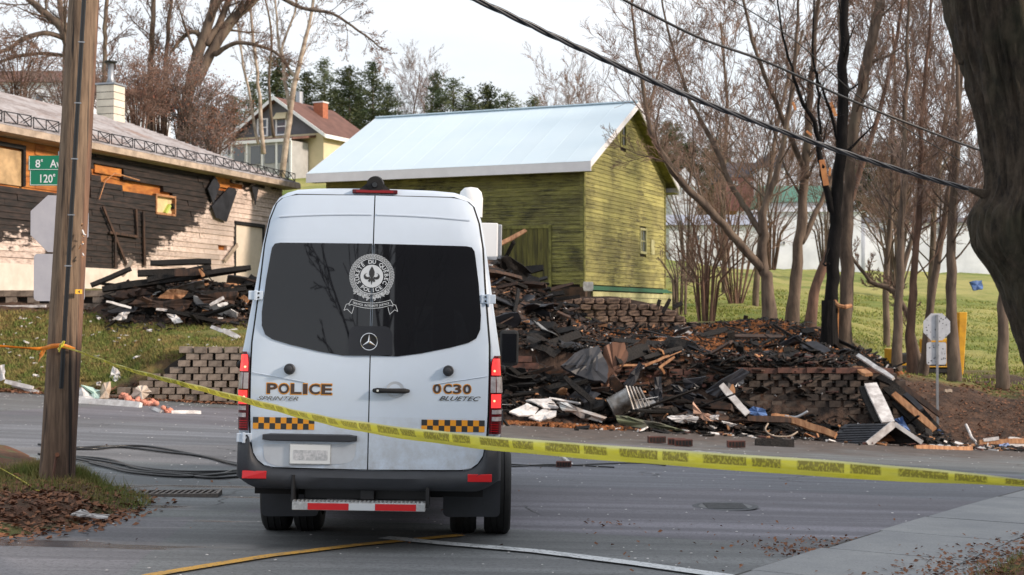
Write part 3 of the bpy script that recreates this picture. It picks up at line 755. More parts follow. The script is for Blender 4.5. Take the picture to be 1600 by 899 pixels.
# handle
hx0, hx1, hz = VX(582, 612), VX(638, 612), VZ(610, 611); y = Yr(0, hz) - .026
mb = MB(); cx_ = VX(616, 611)
mb.add([(cx_ + .068 * math.cos(t), y - .001 + (0), hz + .008 + .062 * math.sin(t)) for t in np.linspace(0, 2 * math.pi, 28, endpoint=False)] + [(cx_, y + .012, hz + .008)], [((k + 1) % 28, k, 28) for k in range(28)])
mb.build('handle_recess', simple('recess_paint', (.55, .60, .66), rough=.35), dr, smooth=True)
mb = MB(); mb.tube([(hx0, y - .012, hz), (hx0 + .03, y - .026, hz), (hx0 + .1, y - .034, hz), (hx1 - .03, y - .03, hz), (hx1, y - .014, hz)], [.014, .021, .018, .020, .012], 14)
h = mb.build('handle', M['black_rubber'], dr, smooth=True)
MB().cyl((hx0 + .035, y - .045, hz), (hx0 + .035, y - .05, hz), .009, 12).build('key_lock', M['chrome'], h)
# license area on left door
lx0, lx1 = VX(410, 684), VX(557, 684)
mb = MB(); z = VZ(480, 684); rows = []
for i in range(13):
    x = lerp(lx0, lx1, i / 12); yy = Yr(x, z) - .026; w = .028 if 0 < i < 12 else .02
    rows.append([(x, yy, z + w), (x, yy - .035, z + w * .8), (x, yy - .035, z - w * .8), (x, yy, z - w)])
mb.grid(rows); mb.f.append((0, 1, 2, 3)); mb.f.append((51, 50, 49, 48)); mb.build('trim_bar', M['bumper'], dl, bevel=.004)
rp = round_poly([(VX(436, 730), VZ(436, 729), .03), (VX(552, 730), VZ(552, 724), .10), (VX(556, 694), VZ(556, 694), .01), (VX(410, 694), VZ(410, 694), .01), (VX(412, 722), VZ(412, 722), .08)])
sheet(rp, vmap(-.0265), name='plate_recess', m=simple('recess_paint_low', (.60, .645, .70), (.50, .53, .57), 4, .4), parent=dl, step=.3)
px0, pz0 = VX(484, 710), VZ(484, 709.5)
pl = MB().box(px0 - .155, px0 + .155, Yr(px0, pz0) - .038, Yr(px0, pz0) - .028, pz0 - .077, pz0 + .077).build('licence_plate', M['alu'], dl, bevel=.003)
MB().box(px0 - .148, px0 + .148, Yr(px0, pz0) - .040, Yr(px0, pz0) - .038, pz0 - .070, pz0 + .070).build('plate_face', M['sign_white'], pl)
MB().box(px0 - .125, px0 + .13, Yr(px0, pz0) - .0415, Yr(px0, pz0) - .040, pz0 - .045, pz0 + .03).build('plate_print', M['plate'], pl)
# checker bands
def checker(x0, x1, z0, z1, n, parent, first):
    q = (z1 - z0) / 2; w = (x1 - x0) / n
    for nm, mt, par in (('orange_check', M['decal_orange'], 0), ('charcoal_check', M['decal_black'], 1)):
        for i in range(n):
            for j in range(2):
                if (i + j + first) % 2 != par: continue
                a, b, c, d = x0 + i * w, x0 + (i + 1) * w, z0 + j * q, z0 + (j + 1) * q
                mb = MB().add([(a, Yr(a, c) - .0265, c), (b, Yr(b, c) - .0265, c), (b, Yr(b, d) - .0265, d), (a, Yr(a, d) - .0265, d)], [(0, 1, 2, 3)])
                mb.build(nm, mt, parent)
checker(VX(393, 661) + .003, VX(490, 662), VZ(440, 671), VZ(440, 652.5), 11, dl, 0)
checker(VX(657, 668), VX(756, 667), VZ(705, 675.5), VZ(705, 657), 11, dr, 0)
# lettering
def text_mesh(txt, size, bold=.0, extrude=.002):
    cu = bpy.data.curves.new('t', 'FONT'); cu.body = txt; cu.size = size; cu.offset = bold; cu.extrude = extrude; cu.align_x = 'CENTER'; cu.align_y = 'CENTER'; cu.resolution_u = 3
    ob = bpy.data.objects.new('t', cu); COL.objects.link(ob); dg = bpy.context.evaluated_depsgraph_get(); me = bpy.data.meshes.new_from_object(ob.evaluated_get(dg))
    bpy.data.objects.remove(ob); bpy.data.curves.remove(cu); return me
def text(txt, name, x0, x1, z0, z1, m, parent, bold=0, off=-.028, fit=None, shear=0, ex=.0015, yf=None):
    me = text_mesh(txt, 1.0, bold, 0.0); n = len(me.vertices); a = np.empty(n * 3, 'f'); me.vertices.foreach_get('co', a); a = a.reshape(-1, 3)
    lo, hi = a.min(0), a.max(0); yf = yf or Yr; keep = []
    for v in a:
        u = (v[0] - lo[0]) / (hi[0] - lo[0]); w = (v[1] - lo[1]) / (hi[1] - lo[1])
        x = x0 + u * (x1 - x0) + shear * (w - .5) * (z1 - z0); z = z0 + w * (z1 - z0); keep += [x, yf(x, z) + off, z]
    me.vertices.foreach_set('co', keep); me.update(); me.materials.clear(); me.materials.append(m); me.name = name
    o = bpy.data.objects.new(name, me); COL.objects.link(o); o.parent = parent; return o
def wide_text(chars, xs, zc, w, h, name, m, parent, bold, off):
    """letters one by one, wide block capitals, joined as one word"""
    obs = []
    for ch, xc in zip(chars, xs):
        ww = w * (.42 if ch == 'I' else 1)
        obs.append(text(ch, name, xc - ww / 2, xc + ww / 2, zc - h / 2, zc + h / 2, m, parent, bold, off))
    mb = MB()
    for o in obs:
        mb.add([v.co for v in o.data.vertices], [tuple(p.vertices) for p in o.data.polygons]); bpy.data.objects.remove(o)
    return mb.build(name, m, parent)
pz = VZ(466, 608); pxs = [VX(v, 608) for v in (423.5, 442, 461, 475.5, 490, 509)]
wide_text('POLICE', pxs, pz, .088, .088, 'lettering_outline', M['decal_orange'], dl, .035, -.0262)
wide_text('POLICE', pxs, pz, .076, .075, 'lettering', M['decal_brown'], dl, .03, -.0275)
cz = VZ(705, 608.5); cxs = [VX(v, 608) for v in (681.5, 698, 713, 728.5)]
wide_text('0C30', cxs, cz, .068, .080, 'lettering_outline', M['decal_orange'], dr, .035, -.0262)
wide_text('0C30', cxs, cz, .058, .068, 'lettering', M['decal_brown'], dr, .03, -.0275)
BDG = simple('badge_grey_chrome', (.26, .27, .29), rough=.25, metal=.8)
text('SPRINTER', 'badge', VX(402, 623), VX(466, 623), VZ(434, 626), VZ(434, 619.5), BDG, dl, .01, -.03, shear=.7)
text('BLUETEC', 'badge', VX(687, 624), VX(748, 624), VZ(717, 627), VZ(717, 620), simple('badge_dark_chrome', (.16, .16, .17), rough=.2, metal=.8), dr, .01, -.03, shear=.7)
# crest on the window
ccx, ccz = VX(578, 431), VZ(578, 431); OFF = -.0335
def cring(r0, r1, mt, name, off=OFF, n=64, wob=0, cz0=ccz):
    mb = MB()
    vs = []
    for r, wb in ((r0, 0), (r1, wob)):
        for k in range(n):
            t = 2 * math.pi * k / n; q = r + wb * math.sin(t * 16); x, z = ccx + q * math.cos(t), cz0 + q * math.sin(t); vs.append((x, Yr(x, z) + off, z))
    mb.add(vs, [(k, n + k, n + (k + 1) % n, (k + 1) % n) for k in range(n)]); return mb.build(name, mt, dl)
def cdisc(x0, z0, r, mt, name, off, n=40, sx=1):
    vs = [(x0 + r * sx * math.cos(2 * math.pi * k / n), 0, z0 + r * math.sin(2 * math.pi * k / n)) for k in range(n)]
    return MB().add([(x, Yr(x, z) + off, z) for x, _, z in vs], [tuple(range(n))]).build(name, mt, dl)
cring(.131, .136, M['crest'], 'crest_ring'); cdisc(ccx, ccz, .086, M['crest'], 'crest_disc', OFF)
# laurel wreath of small leaf outlines
mb = MB()
for k in range(46):
    t = math.pi * (-.5 + .045) + 2 * math.pi * (k / 45) * (1 - .045) + .0
    for rr, tl in ((.147, .5), (.162, -.4)):
        cxx, czz = ccx + rr * math.cos(t), ccz + rr * math.sin(t); a = t + math.pi / 2 + tl
        L, W = .015, .0065; u = (math.cos(a), math.sin(a)); v = (-u[1], u[0]); o_ = [(cxx + u[0] * L * c + v[0] * W * s, czz + u[1] * L * c + v[1] * W * s) for c, s in ((-1, 0), (0, -1), (1, 0), (0, 1))]
        i_ = [(cxx + (x - cxx) * .55, czz + (z - czz) * .55) for x, z in o_]
        mb.add([(x, Yr(x, z) + OFF, z) for x, z in o_ + i_], [(q, (q + 1) % 4, 4 + (q + 1) % 4, 4 + q) for q in range(4)])
for sx in (-1, 1):
    for k in range(14):
        x0 = ccx + sx * (.02 + .0085 * k); z0 = ccz - .165 - .012 * math.sin(k * 1.7) + .004 * k
        a = k * 1.1; L, W = .015, .007; u = (math.cos(a), math.sin(a)); v = (-u[1], u[0]); o_ = [(x0 + u[0] * L * c + v[0] * W * s, z0 + u[1] * L * c + v[1] * W * s) for c, s in ((-1, 0), (0, -1), (1, 0), (0, 1))]
        i_ = [(x0 + (x - x0) * .5, z0 + (z - z0) * .5) for x, z in o_]
        mb.add([(x, Yr(x, z) + OFF, z) for x, z in o_ + i_], [(q, (q + 1) % 4, 4 + (q + 1) % 4, 4 + q) for q in range(4)])
mb.build('crest_wreath', M['crest'], dl)
def arc_text(s, r, a0, a1, h, name, flip=False):
    mb = MB()
    for i, ch in enumerate(s):
        if ch == ' ': continue
        a = lerp(a0, a1, i / (len(s) - 1)); me = text_mesh(ch, 1, .02, 0); vv = [v.co for v in me.vertices]; 
        x0, x1 = min(v.x for v in vv), max(v.x for v in vv); sc = h / .72; rot = a - math.pi / 2 if not flip else a + math.pi / 2; vs = []
        for v in vv:
            lx, lz = (v.x - (x0 + x1) / 2) * sc * 1.0, v.y * sc
            x = ccx + r * math.cos(a) + lx * math.cos(rot) - lz * math.sin(rot); z = ccz + r * math.sin(a) + lx * math.sin(rot) + lz * math.cos(rot); vs.append((x, Yr(x, z) + OFF, z))
        mb.add(vs, [tuple(p.vertices) for p in me.polygons]); bpy.data.meshes.remove(me)
    mb.build(name, M['crest'], dl)
arc_text('SÛRETÉ DU QUÉBEC', .108, R(206), R(-26), .030, 'crest_lettering'); arc_text('POLICE', .108, R(231), R(309), .030, 'crest_lettering', True)
# fleur-de-lis
fl = M['decal_black']
def cpoly(pts, name, off, mt=fl): return MB().add([(ccx + x, Yr(ccx + x, ccz + z) + off, ccz + z) for x, z in pts], [tuple(range(len(pts)))]).build(name, mt, dl)
cpoly([(0, .076), (.012, .055), (.021, .033), (.020, .010), (.009, -.012), (.006, -.045), (.0, -.066), (-.006, -.045), (-.009, -.012), (-.020, .010), (-.021, .033), (-.012, .055)][::-1], 'crest_lily', -.0348)
for s in (-1, 1):
    mb = MB(); rows = []
    for k in range(15):
        t = R(-160 + k * 17.5); w = .012 * math.sin(math.pi * min(1, (k + 1) / 13)) + .002; cx1, cz1, rr = .034, .002, .021
        d = (math.cos(t), math.sin(t)); rows.append([(ccx + s * (cx1 + d[0] * (rr - w)), 0, ccz + cz1 + d[1] * (rr - w)), (ccx + s * (cx1 + d[0] * (rr + w * .5)), 0, ccz + cz1 + d[1] * (rr + w * .5))])
    mb.grid([[(x, Yr(x, z) - .0348, z) for x, _, z in r] for r in rows]).build('crest_lily', fl, dl)
    cpoly([(s * a, b) for a, b in ((.004, -.014), (.020, -.022), (.028, -.036), (.017, -.046), (.006, -.034))][::(-1 if s > 0 else 1)], 'crest_lily', -.0349)
cpoly([(-.028, -.014), (.028, -.014), (.028, -.022), (-.028, -.022)][::-1], 'crest_lily', -.0350)
# ribbon banner under the crest
def bz(x): return ccz - .222 + .028 * (1 - (x / .15) ** 2) * -1 + .02
mb = MB()
def ol(pts, w=.0035):
    k = len(pts)
    for i in range(k - 1):
        a, b = Vector(pts[i]), Vector(pts[i + 1]); d = (b - a).normalized(); n = Vector((-d.y, d.x)) * w / 2
        mb.add([(ccx + p.x, Yr(ccx + p.x, ccz + p.y) + OFF, ccz + p.y) for p in (a - n, b - n, b + n, a + n)], [(0, 1, 2, 3)])
up = [(x, bz(x) - ccz + .028) for x in np.linspace(-.145, .145, 14)]; dn = [(x, bz(x) - ccz - .012) for x in np.linspace(-.145, .145, 14)]
ol(up); ol(dn); ol([up[0], (-.162, -.205), (-.165, -.222), dn[0]]); ol([up[-1], (.162, -.205), (.165, -.222), dn[-1]])
for s in (-1, 1): ol([(s * .162, -.208), (s * .185, -.215), (s * .202, -.262), (s * .178, -.250), (s * .142, -.285), (s * .130, -.245), (s * .128, -.232)])
mb.build('crest_banner', M['crest'], dl)
mo = text('SERVICE  INTÉGRITÉ  JUSTICE', 'crest_lettering', ccx - .135, ccx + .135, 0, .024, M['crest'], dl, .012, OFF)
for v in mo.data.vertices: v.co.z = bz(v.co.x - ccx) - .005 + (v.co.z); v.co.y = Yr(v.co.x, v.co.z) + OFF
mo.data.update()
# wiper base housing and star emblem
ex, ez = VX(575, 534.5), VZ(575, 534.5); ey = Yr(0, ez) - .040
rp = round_poly([(VX(543, 556), VZ(543, 555.5), .01), (VX(611, 556), VZ(611, 555.5), .01), (VX(611, 520), VZ(611, 520), .03), (VX(604, 510), VZ(604, 510), .03), (VX(548, 510), VZ(548, 510), .03), (VX(543, 520), VZ(543, 520), .03)])
sheet(rp, vmap(-.038), name='emblem_panel', m=simple('gloss_black', (.014, .015, .02), rough=.22), parent=dl, skirt=.006, step=.3)
em = MB(); n = 40; rr = .0625
for k in range(n):
    pass
em.tube([(ex + rr * math.cos(2 * math.pi * k / n), ey, ez + rr * math.sin(2 * math.pi * k / n)) for k in range(n + 1)], .0048, 8, cap=False)
for k in range(3):
    a = R(90 + 120 * k); tip = (ex + .060 * math.cos(a), ey, ez + .060 * math.sin(a)); b1, b2 = [(ex + .011 * math.cos(a + s * R(60)), ey, ez + .011 * math.sin(a + s * R(60))) for s in (-1, 1)]
    c = (ex, ey - .008, ez); em.add([tip, b1, c, b2], [(0, 2, 1), (0, 3, 2)])
em.build('star_emblem', M['chrome'], dl, smooth=False)
MB().tube([(ex, ey + .003, ez), (ex, ey + .001, ez)], [.06, .06], 32).build('emblem_disc', M['black'], dl)
# third brake light and camera hood on the roof edge
zb = VZ(581, 295); x0, x1 = VX(545, 295), VX(617, 295); yb = Yr(0, 2.7)
mb = MB(); mb.box(x0, x1, yb - .03, yb + .12, zb - .014, zb + .016); mb.build('high_brake_light', M['lens_dark'], van, bevel=.006)
MB().box(x0 + .03, x1 - .03, yb - .033, yb - .03, zb - .008, zb + .009).build('brake_lens', simple('brake_lens_red', (.28, .008, .012), rough=.2), van)
cxm = VX(581, 283); cz0 = VZ(581, 291)
mb = MB(); mb.tube([(cxm, yb - .035, cz0 + .035), (cxm, yb + .05, cz0 + .045), (cxm, yb + .16, cz0 + .03)], [.062, .066, .03], 20); mb.hexa([(cxm - .125, yb - .025, cz0 - .01), (cxm + .125, yb - .025, cz0 - .01), (cxm + .125, yb + .14, cz0 - .01), (cxm - .125, yb + .14, cz0 - .01)], [(cxm - .055, yb - .02, cz0 + .05), (cxm + .055, yb - .02, cz0 + .05), (cxm + .05, yb + .1, cz0 + .04), (cxm - .05, yb + .1, cz0 + .04)])
rc = mb.build('rear_camera', M['black_rubber'], van, smooth=True, auto=40)
MB().tube([(cxm, yb - .048, cz0 + .032), (cxm, yb - .034, cz0 + .032)], [.02, .026], 16).build('camera_lens', M['glass'], rc)
# white dome antenna on roof right and its cable
ax, az = VX(733, 290), VZ(733, 302)
mb = MB(); mb.tube([(ax, .75, az - .1), (ax, .75, az + .05), (ax, .75, az + .105), (ax, .75, az + .135), (ax, .75, az + .145)], [.095, .098, .085, .055, .0], 24, cap=False)
mb.build('roof_dome', M['white_trim'], van, smooth=True)
MB().tube([(ax - .16, .7, az + .02), (ax - .13, .7, az + .045), (ax - .08, .72, az + .04)], .008, 6).build('dome_cable', M['cable'], van)
# light box on the right flank, mirrors
ly = 1.6; s_ = (ly + 10.6) / 10.6
def VXs(px, py): return (px - 800) / 2222 * (10.6 + ly) + 1.085 + ly * YAW
bx0, bx1 = VXs(752, 365), VXs(770, 365); bz0 = 1.63 + (490 - 392) / 2222 * (10.6 + ly) + .15; bz1 = 1.63 + (490 - 338) / 2222 * (10.6 + ly) + .15
MB().box(bx0 - .1, bx1, ly, ly + .35, bz0, bz1).build('side_light_box', M['white_trim'], van, bevel=.01)
MB().box(bx1 - .03, bx1 + .035, ly + .02, ly + .33, bz0 + .01, bz1 - .01).build('side_light_lens', M['galv'], van, bevel=.01)
my = 5.35; mxc = (793 - 800) / 2222 * (10.6 + my) + 1.085 + my * YAW; mz = 1.63 + (490 - 533) / 2222 * (10.6 + my) + .22
for s in (1, -1):
    xm = mxc if s > 0 else -mxc + .04
    mb = MB(); mb.box(xm - .11, xm + .10, my, my + .12, mz - .19, mz + .21); mm = mb.build('side_mirror', M['black_rubber'], van, bevel=.04)
    MB().box(xm - .085, xm + .075, my - .004, my, mz - .15, mz + .17).build('mirror_glass', M['glass'], mm)
    MB().beam((xm, my + .06, mz - .1), (s * .9, my + .1, mz - .12), .04, .08).build('mirror_arm', M['black_rubber'], mm)
for s, px in ((-1, 365), (1, 788)):       # side marker rubber bumps behind the tail lamps
    zb_ = VZ(572, 574); MB().tube([(s * .955, .16, zb_), (s * 1.005, .16, zb_), (s * 1.015, .16, zb_)], [.03, .03, .02], 14).build('side_stop', M['black_rubber'], van)
# tail lamps
def tail(s):
    xi = .90; zt, zb2 = VZ(572, 553), VZ(572, 676)
    def prof(z):                                    # outline from the inner edge round the corner on to the flank
        w = hw(z) + .004; inner = xi - .002 - .0 * (z > 1.3) + max(0, (z - 1.435) * .9)
        return [(s * inner, Yr(inner, z) - .03, z), (s * (inner + (w - inner) * .5), Yr(inner, z) - .028, z), (s * (w - .012), Yr(w, z) - .035, z), (s * w, Yr(w, z) + .02, z), (s * w, .26, z)]
    hz_ = [zb2, zb2 + .03, VZ(572, 556), zt]
    mb = MB(); mb.grid([prof(lerp(zb2, zt, k / 12)) for k in range(13)]); o = mb.build('tail_lamp', M['lens_dark'], van, smooth=True)
    def seg(y0, y1, a, b, mt, nm, off=.004):
        mb = MB(); rows = []
        for k in range(3):
            z = VZ(572, lerp(y0, y1, k / 2)); p = prof(z); A, B, C, Dd = [Vector(q) for q in (p[0], p[1], p[2], p[3])]
            line = [A, B, C, Dd]; L = lambda t: line[min(2, int(t * 3))].lerp(line[min(2, int(t * 3)) + 1], t * 3 - min(2, int(t * 3)))
            rows.append([tuple(L(lerp(a, b, j / 4)) + Vector((s * off * .5, -off, 0))) for j in range(5)])
        mb.grid(rows).build(nm, mt, o)
    seg(557.5, 583.5, .07, .68, M['lens_lit'], 'lit_lens'); seg(586, 611, .03, .98, M['lens_clear'], 'clear_lens'); seg(613.5, 635, .07, .68, M['lens_lit'], 'lit_lens')
    seg(638, 644.5, .12, .93, M['lens_clear'], 'clear_lens'); seg(649, 655.5, .12, .93, M['lens_clear'], 'clear_lens')
    for yy in (577, 624):
        z = VZ(572, yy); p = prof(z); c = (Vector(p[0]) + Vector(p[1])) / 2 + Vector((s * .012, -.008, 0)); MB().tube([c, c + Vector((0, -.003, 0))], [.009, .005], 10).build('bulb', M['bulb'], o)
    for k in range(4):
        z = VZ(572, 661 + k * 3.5); p = prof(z); MB().beam(Vector(p[0]) + Vector((s * .01, -.004, 0)), Vector(p[1]) + Vector((s * .02, -.004, 0)), .004, .005).build('lens_rib', M['lens_red'], o)
tail(-1); tail(1)
# bumper: wraps the door opening; lower bar with corner caps
mb = MB(); rows = []
def bump_row(x, zt, zb):
    y = Yr(x, .6); w = abs(x)
    return [(x, y - .018, zt), (x, y - .05, zt - .02), (x, y - .075, (zt + zb) / 2 + .02), (x, y - .06, zb + .03), (x, y - .02, zb), (x, y + .12, zb)]
for x in sorted([s_ * v for v in (.15, .3, .45, .6, .7, .74, .78, .81, .835, .855, .868, .878, .886, .892, .92, .95, .97) for s_ in (-1, 1)] + [0]):
    a = abs(x)
    zt = interp([(0, .598), (.69, .605), (.77, .62), (.82, .655), (.855, .71), (.878, .80), (.888, .86), (.99, .86)], a)
    zb = .455 if a < .80 else lerp(.455, .53, ((a - .8) / .17) ** 1.5)
    rows.append(bump_row(x, zt, zb))
rows = [[(-.985, .55, z) for _, _, z in rows[0]]] + [[(-.992, .12, z) for _, _, z in rows[0]]] + rows + [[(.992, .12, z) for _, _, z in rows[-1]]] + [[(.985, .55, z) for _, _, z in rows[-1]]]
bp = mb.grid([r[::-1] for r in rows]).build('bumper', M['bumper'], van, smooth=True, auto=50)
mb = MB()
for k in range(25):
    pass
for s in (-1, 1):
    x0 = s * .745; x1 = s * .925
    z0, z1 = VZ(572, 750) - .0, VZ(572, 738); yb = Yr(.8, .5) - .074
    a, b = min(x0, x1), max(x0, x1)
    MB().add([(a, yb - .006, z0), (b, yb + (.01 if s > 0 else -.006), z0), (b, yb + (.01 if s > 0 else -.006), z1), (a, yb + (.01 if s < 0 else -.006), z1), (a, yb + .05, z0), (b, yb + .05, z0), (b, yb + .05, z1), (a, yb + .05, z1)],
             [(0, 1, 2, 3), (4, 7, 6, 5), (0, 4, 5, 1), (1, 5, 6, 2), (2, 6, 7, 3), (3, 7, 4, 0)]).build('reflector', M['reflect_red'], bp, bevel=.004)
# tow bar beam and tread step with reflective tape
sx0, sx1 = VX(459, 790), VX(664, 790); sz = VZ(560, 789)
MB().box(sx0 + .06, sx1 + .01, .10, .2, sz + .03, sz + .12).build('hitch_beam', M['black_iron'], van, bevel=.006)
MB().box(-.05, .05, .0, .12, sz + .04, sz + .11).build('hitch_receiver', M['black_iron'], van, bevel=.004)
stp = MB().box(sx0, sx1, -.13, .08, sz - .030, sz + .030).build('rear_step', M['alu'], van, bevel=.004)
for k in range(64):
    if k % 2: continue
    x = lerp(sx0 + .01, sx1 - .01, k / 63); MB().box(x - .005, x + .006, -.131, -.05, sz + .0305, sz + .040).build('tread_tooth', M['alu'], stp)
def tape_seg(a, b, mt): MB().box(VX(a, 790), VX(b, 790), -.1325, -.1305, sz - .026, sz + .022).build('reflective_strip', mt, stp)
tape_seg(483, 546, M['reflect_red']); tape_seg(546.5, 586.5, M['crest']); tape_seg(587, 650, M['reflect_red'])
for x in (sx0 - .0, sx1 + .015): MB().box(x - .015, x + .01, -.06, .16, sz - .01, sz + .14).build('step_bracket', M['black_iron'], van)
MB().tube([(sx0 - .005, -.06, sz + .02), (sx0 - .005, -.06, sz + .22)], .014, 8).build('step_pin', M['black_iron'], van)
# mud flaps, wheels
for s, a, b, zz in ((-1, 389, 482, 804), (1, 688, 782, 806)):
    x0, x1 = VX(a, 790), VX(b, 790)
    mb = MB(); rp = round_poly([(x0, VZ(a, zz) - .08, .05), (x1, VZ(b, zz) - .08, .04), (x1, .56, 0), (x0, .56, 0)]); sheet(rp, lambda x, z: (x, .62 - .03 * math.sin((z - .1) * 4), z), name='mud_flap', m=M['bumper'], skirt=.012, step=.1)
def wheel(x, y, w, tread=True):
    r = .345; mb = MB(); prof = [(-w / 2, r * .62), (-w / 2, r * .9), (-w / 2 + .02, r * .985), (-w / 4, r), (0, r), (w / 4, r), (w / 2 - .02, r * .985), (w / 2, r * .9), (w / 2, r * .62)]
    n = 40; rows = []
    for k in range(n + 1):
        t = 2 * math.pi * k / n; rows.append([(x + a, y + q * math.cos(t), .345 + q * math.sin(t)) for a, q in prof])
    tm = mb.grid(rows).build('tyre', M['black_rubber'], None, smooth=True, auto=50)
    g = MB()
    for a in (-w * .25, 0, w * .25):
        g.tube([(x + a, y + (r - .002) * math.cos(2 * math.pi * k / n), .345 + (r + .001) * math.sin(2 * math.pi * k / n)) for k in range(n + 1)], .008, 4, cap=False)
    rim = MB().tube([(x - w * .35, y, .345), (x + w * .35, y, .345)], [r * .63, r * .63], 24).build('rim', M['galv'], None, smooth=True, auto=40)
    wh = empty('wheel'); wh.parent = van; tm.parent = wh; rim.parent = wh
    g.build('tread_groove', M['gap'], wh)
for x in (VX(411, 800) - .06, VX(461, 800) - .035, VX(713, 800) + .035, VX(762, 800) + .08): wheel(x, 1.22, .215)
for s in (-1, 1): wheel(s * .86, 5.5, .22)
MB().tube([(-.75, 1.22, .345), (-.2, 1.22, .345), (-.14, 1.22, .345), (.14, 1.22, .345), (.2, 1.22, .345), (.75, 1.22, .345)], [.06, .06, .15, .15, .06, .06], 12).build('rear_axle', M['black_iron'], van, smooth=True)
MB().tube([(.42, .25, .36), (.42, .6, .37), (.40, 1.0, .42)], .035, 10).build('exhaust_pipe', simple('rusty_exhaust', (.10, .06, .045), rough=.8), van, smooth=True)
MB().box(-.5, .2, .5, 1.0, .40, .52).build('spare_wheel_carrier', M['black_iron'], van, bevel=.02)
for s in (-1, 1): MB().beam((s * .5, .15, .50), (s * .5, 2.4, .52), .06, .10).build('chassis_rail', M['black_iron'], van)

for s in (-1, 1):
    rows = [[(s * (interp(HW, z) + .008), y, z) for y in (4.15, 4.4, 4.7, 4.95 - (z - 1.5) * .45)] for z in (1.50, 1.65, 1.85, 2.05)]
    MB().grid(rows).build('cab_window', M['glass'], van, smooth=True)
    MB().box(min(s * .985, s * 1.01), max(s * .985, s * 1.01), .6, 4.9, .92, 1.04).build('rubbing_strip', M['bumper'], van, bevel=.008)
MB().grid([[(x, 5.17, 2.40) for x in (-.70, 0, .70)], [(x, 5.63, 1.955) for x in (-.78, 0, .78)], [(x, 5.99, 1.40) for x in (-.84, 0, .84)]]).build('windscreen', M['glass'], van)
# ---------------------------------------------------------------- burnt house (local u along the wall away from us, v behind the wall, w up)
def frame(o, A, d):               # o: empty; d: wall direction
    d = Vector((d[0], d[1], 0)).normalized(); n = Vector((-d.y, d.x, 0)); axis_obj(o, A, d, n, Vector((0, 0, 1)))
bh = empty('burnt_house', (0, 0, 0), 'single-storey house with charred clapboard wall and shingle roof behind the utility pole', 'house')
HA = Vector((-14.4, 40, 0)); frame(bh, HA, (5.16, 17))
def burnt_part(mb, name, m, **k): return mb.build(name, m, bh, **k)
L0, L1 = -5.0, 17.8
def inop(u0, u1, z): return any(a < u1 and b > u0 and c < z < d for a, b, c, d in OPN)
OPN = [(8.25, 9.45, 5.05, 5.6), (13.75, 16.25, 2.8, 5.05), (-1.6, 4.3, 5.35, 6.75), (4.55, 6.3, 6.0, 6.35), (12.2, 13.6, 6.25, 6.75), (12.6, 13.25, 4.0, 4.2)]
MB().box(L0, L1 - .02, .12, .3, 2.0, 6.7).build('sheathing', M['bare_sheath'], bh)
MB().box(L0, L1 + .02, -.045, .1, 1.9, 3.05).build('foundation', M['foundation'], bh)
z = 3.05; row = 0
while z < 6.72:
    h = .178; u = L0 - rnd.random() * 2
    while u < L1:
        ln = rnd.uniform(2.4, 4.6); a, b = max(u, L0), min(u + ln, L1); u += ln
        if b - a < .1: continue
        cuts = [(a, b)]
        for oa, ob, c, d in OPN:
            if c - .05 < z + h / 2 < d + .02:
                j = rnd.uniform(-.12, .12) if (oa, ob) != (13.75, 16.25) else 0
                new = []
                for p, q in cuts:
                    if q <= oa + j or p >= ob + j: new.append((p, q))
                    else:
                        if p < oa + j - .05: new.append((p, oa + j))
                        if q > ob + j + .05: new.append((ob + j, q))
                cuts = new
        for p, q in cuts:
            if z > 5.2 and rnd.random() < .03: continue
            s = rnd.uniform(-.012, .012) * (2 if z > 4 else 1)
            MB().hexa([(p + .006, -.032, z), (q - .006, -.032 + s, z), (q - .006, .11, z), (p + .006, .11, z)],
                      [(p + .006, -.006, z + h), (q - .006, -.006 + s, z + h), (q - .006, .11, z + h), (p + .006, .11, z + h)]).build('clapboard', M['burnt'], bh)
    z += h + .004; row += 1
# scorched sheathing planks in the bared patch near the left end
for k in range(9):
    z0 = 5.3 + k * .165
    for a, b in ((-3.0, -.6), (-.6, 1.7), (1.7, 4.35)):
        if rnd.random() < .95: MB().box(a + .01, b - .01, .085, .115, z0, z0 + .155).build('sheathing_plank', M['bare_sheath'], bh)
for a, b, c, d in ((4.7, 6.2, 6.05, 6.3), (12.3, 13.5, 6.28, 6.7)): MB().box(a, b, .04, .11, c, d).build('sheathing_plank', M['bare_sheath'], bh)
w1 = empty('window'); w1.parent = bh
GLOW = simple('sunlit_room_wall', (.80, .62, .30), (.55, .42, .25), 3, .8)
MB().box(8.25, 9.45, .10, .13, 5.05, 5.6).build('room_wall', GLOW, w1)
MB().beam((8.9, .05, 5.05), (9.2, .05, 5.35), .12, .1).build('hanging_rag', simple('green_yellow_rag', (.45, .55, .12), rough=.8), w1)
for a, b, c, d in ((8.2, 8.27, 5.0, 5.65), (9.43, 9.5, 5.0, 5.65), (8.2, 9.5, 5.6, 5.67), (8.2, 9.5, 4.98, 5.05)): MB().box(a, b, -.04, .1, c, d).build('frame', M['raw_wood'], w1)
w2 = empty('window'); w2.parent = bh
for a, b, c, d in ((-.2, -.08, 5.3, 6.4), (1.0, 1.12, 5.3, 6.4), (-.2, 1.12, 6.36, 6.48)): MB().box(a, b, -.02, .1, c, d).build('frame', M['charred'], w2)
MB().box(-.1, 1.0, .06, .1, 5.3, 6.3).build('pane', simple('smoke_lit_pane', (.62, .42, .22), (.3, .2, .1), 2, .5), w2)
dr_ = empty('door'); dr_.parent = bh
MB().box(13.83, 16.1, .02, .08, 2.85, 4.95).build('panel', simple('cream_door', (.80, .70, .58), (.66, .57, .47), 1.5, .7), dr_)
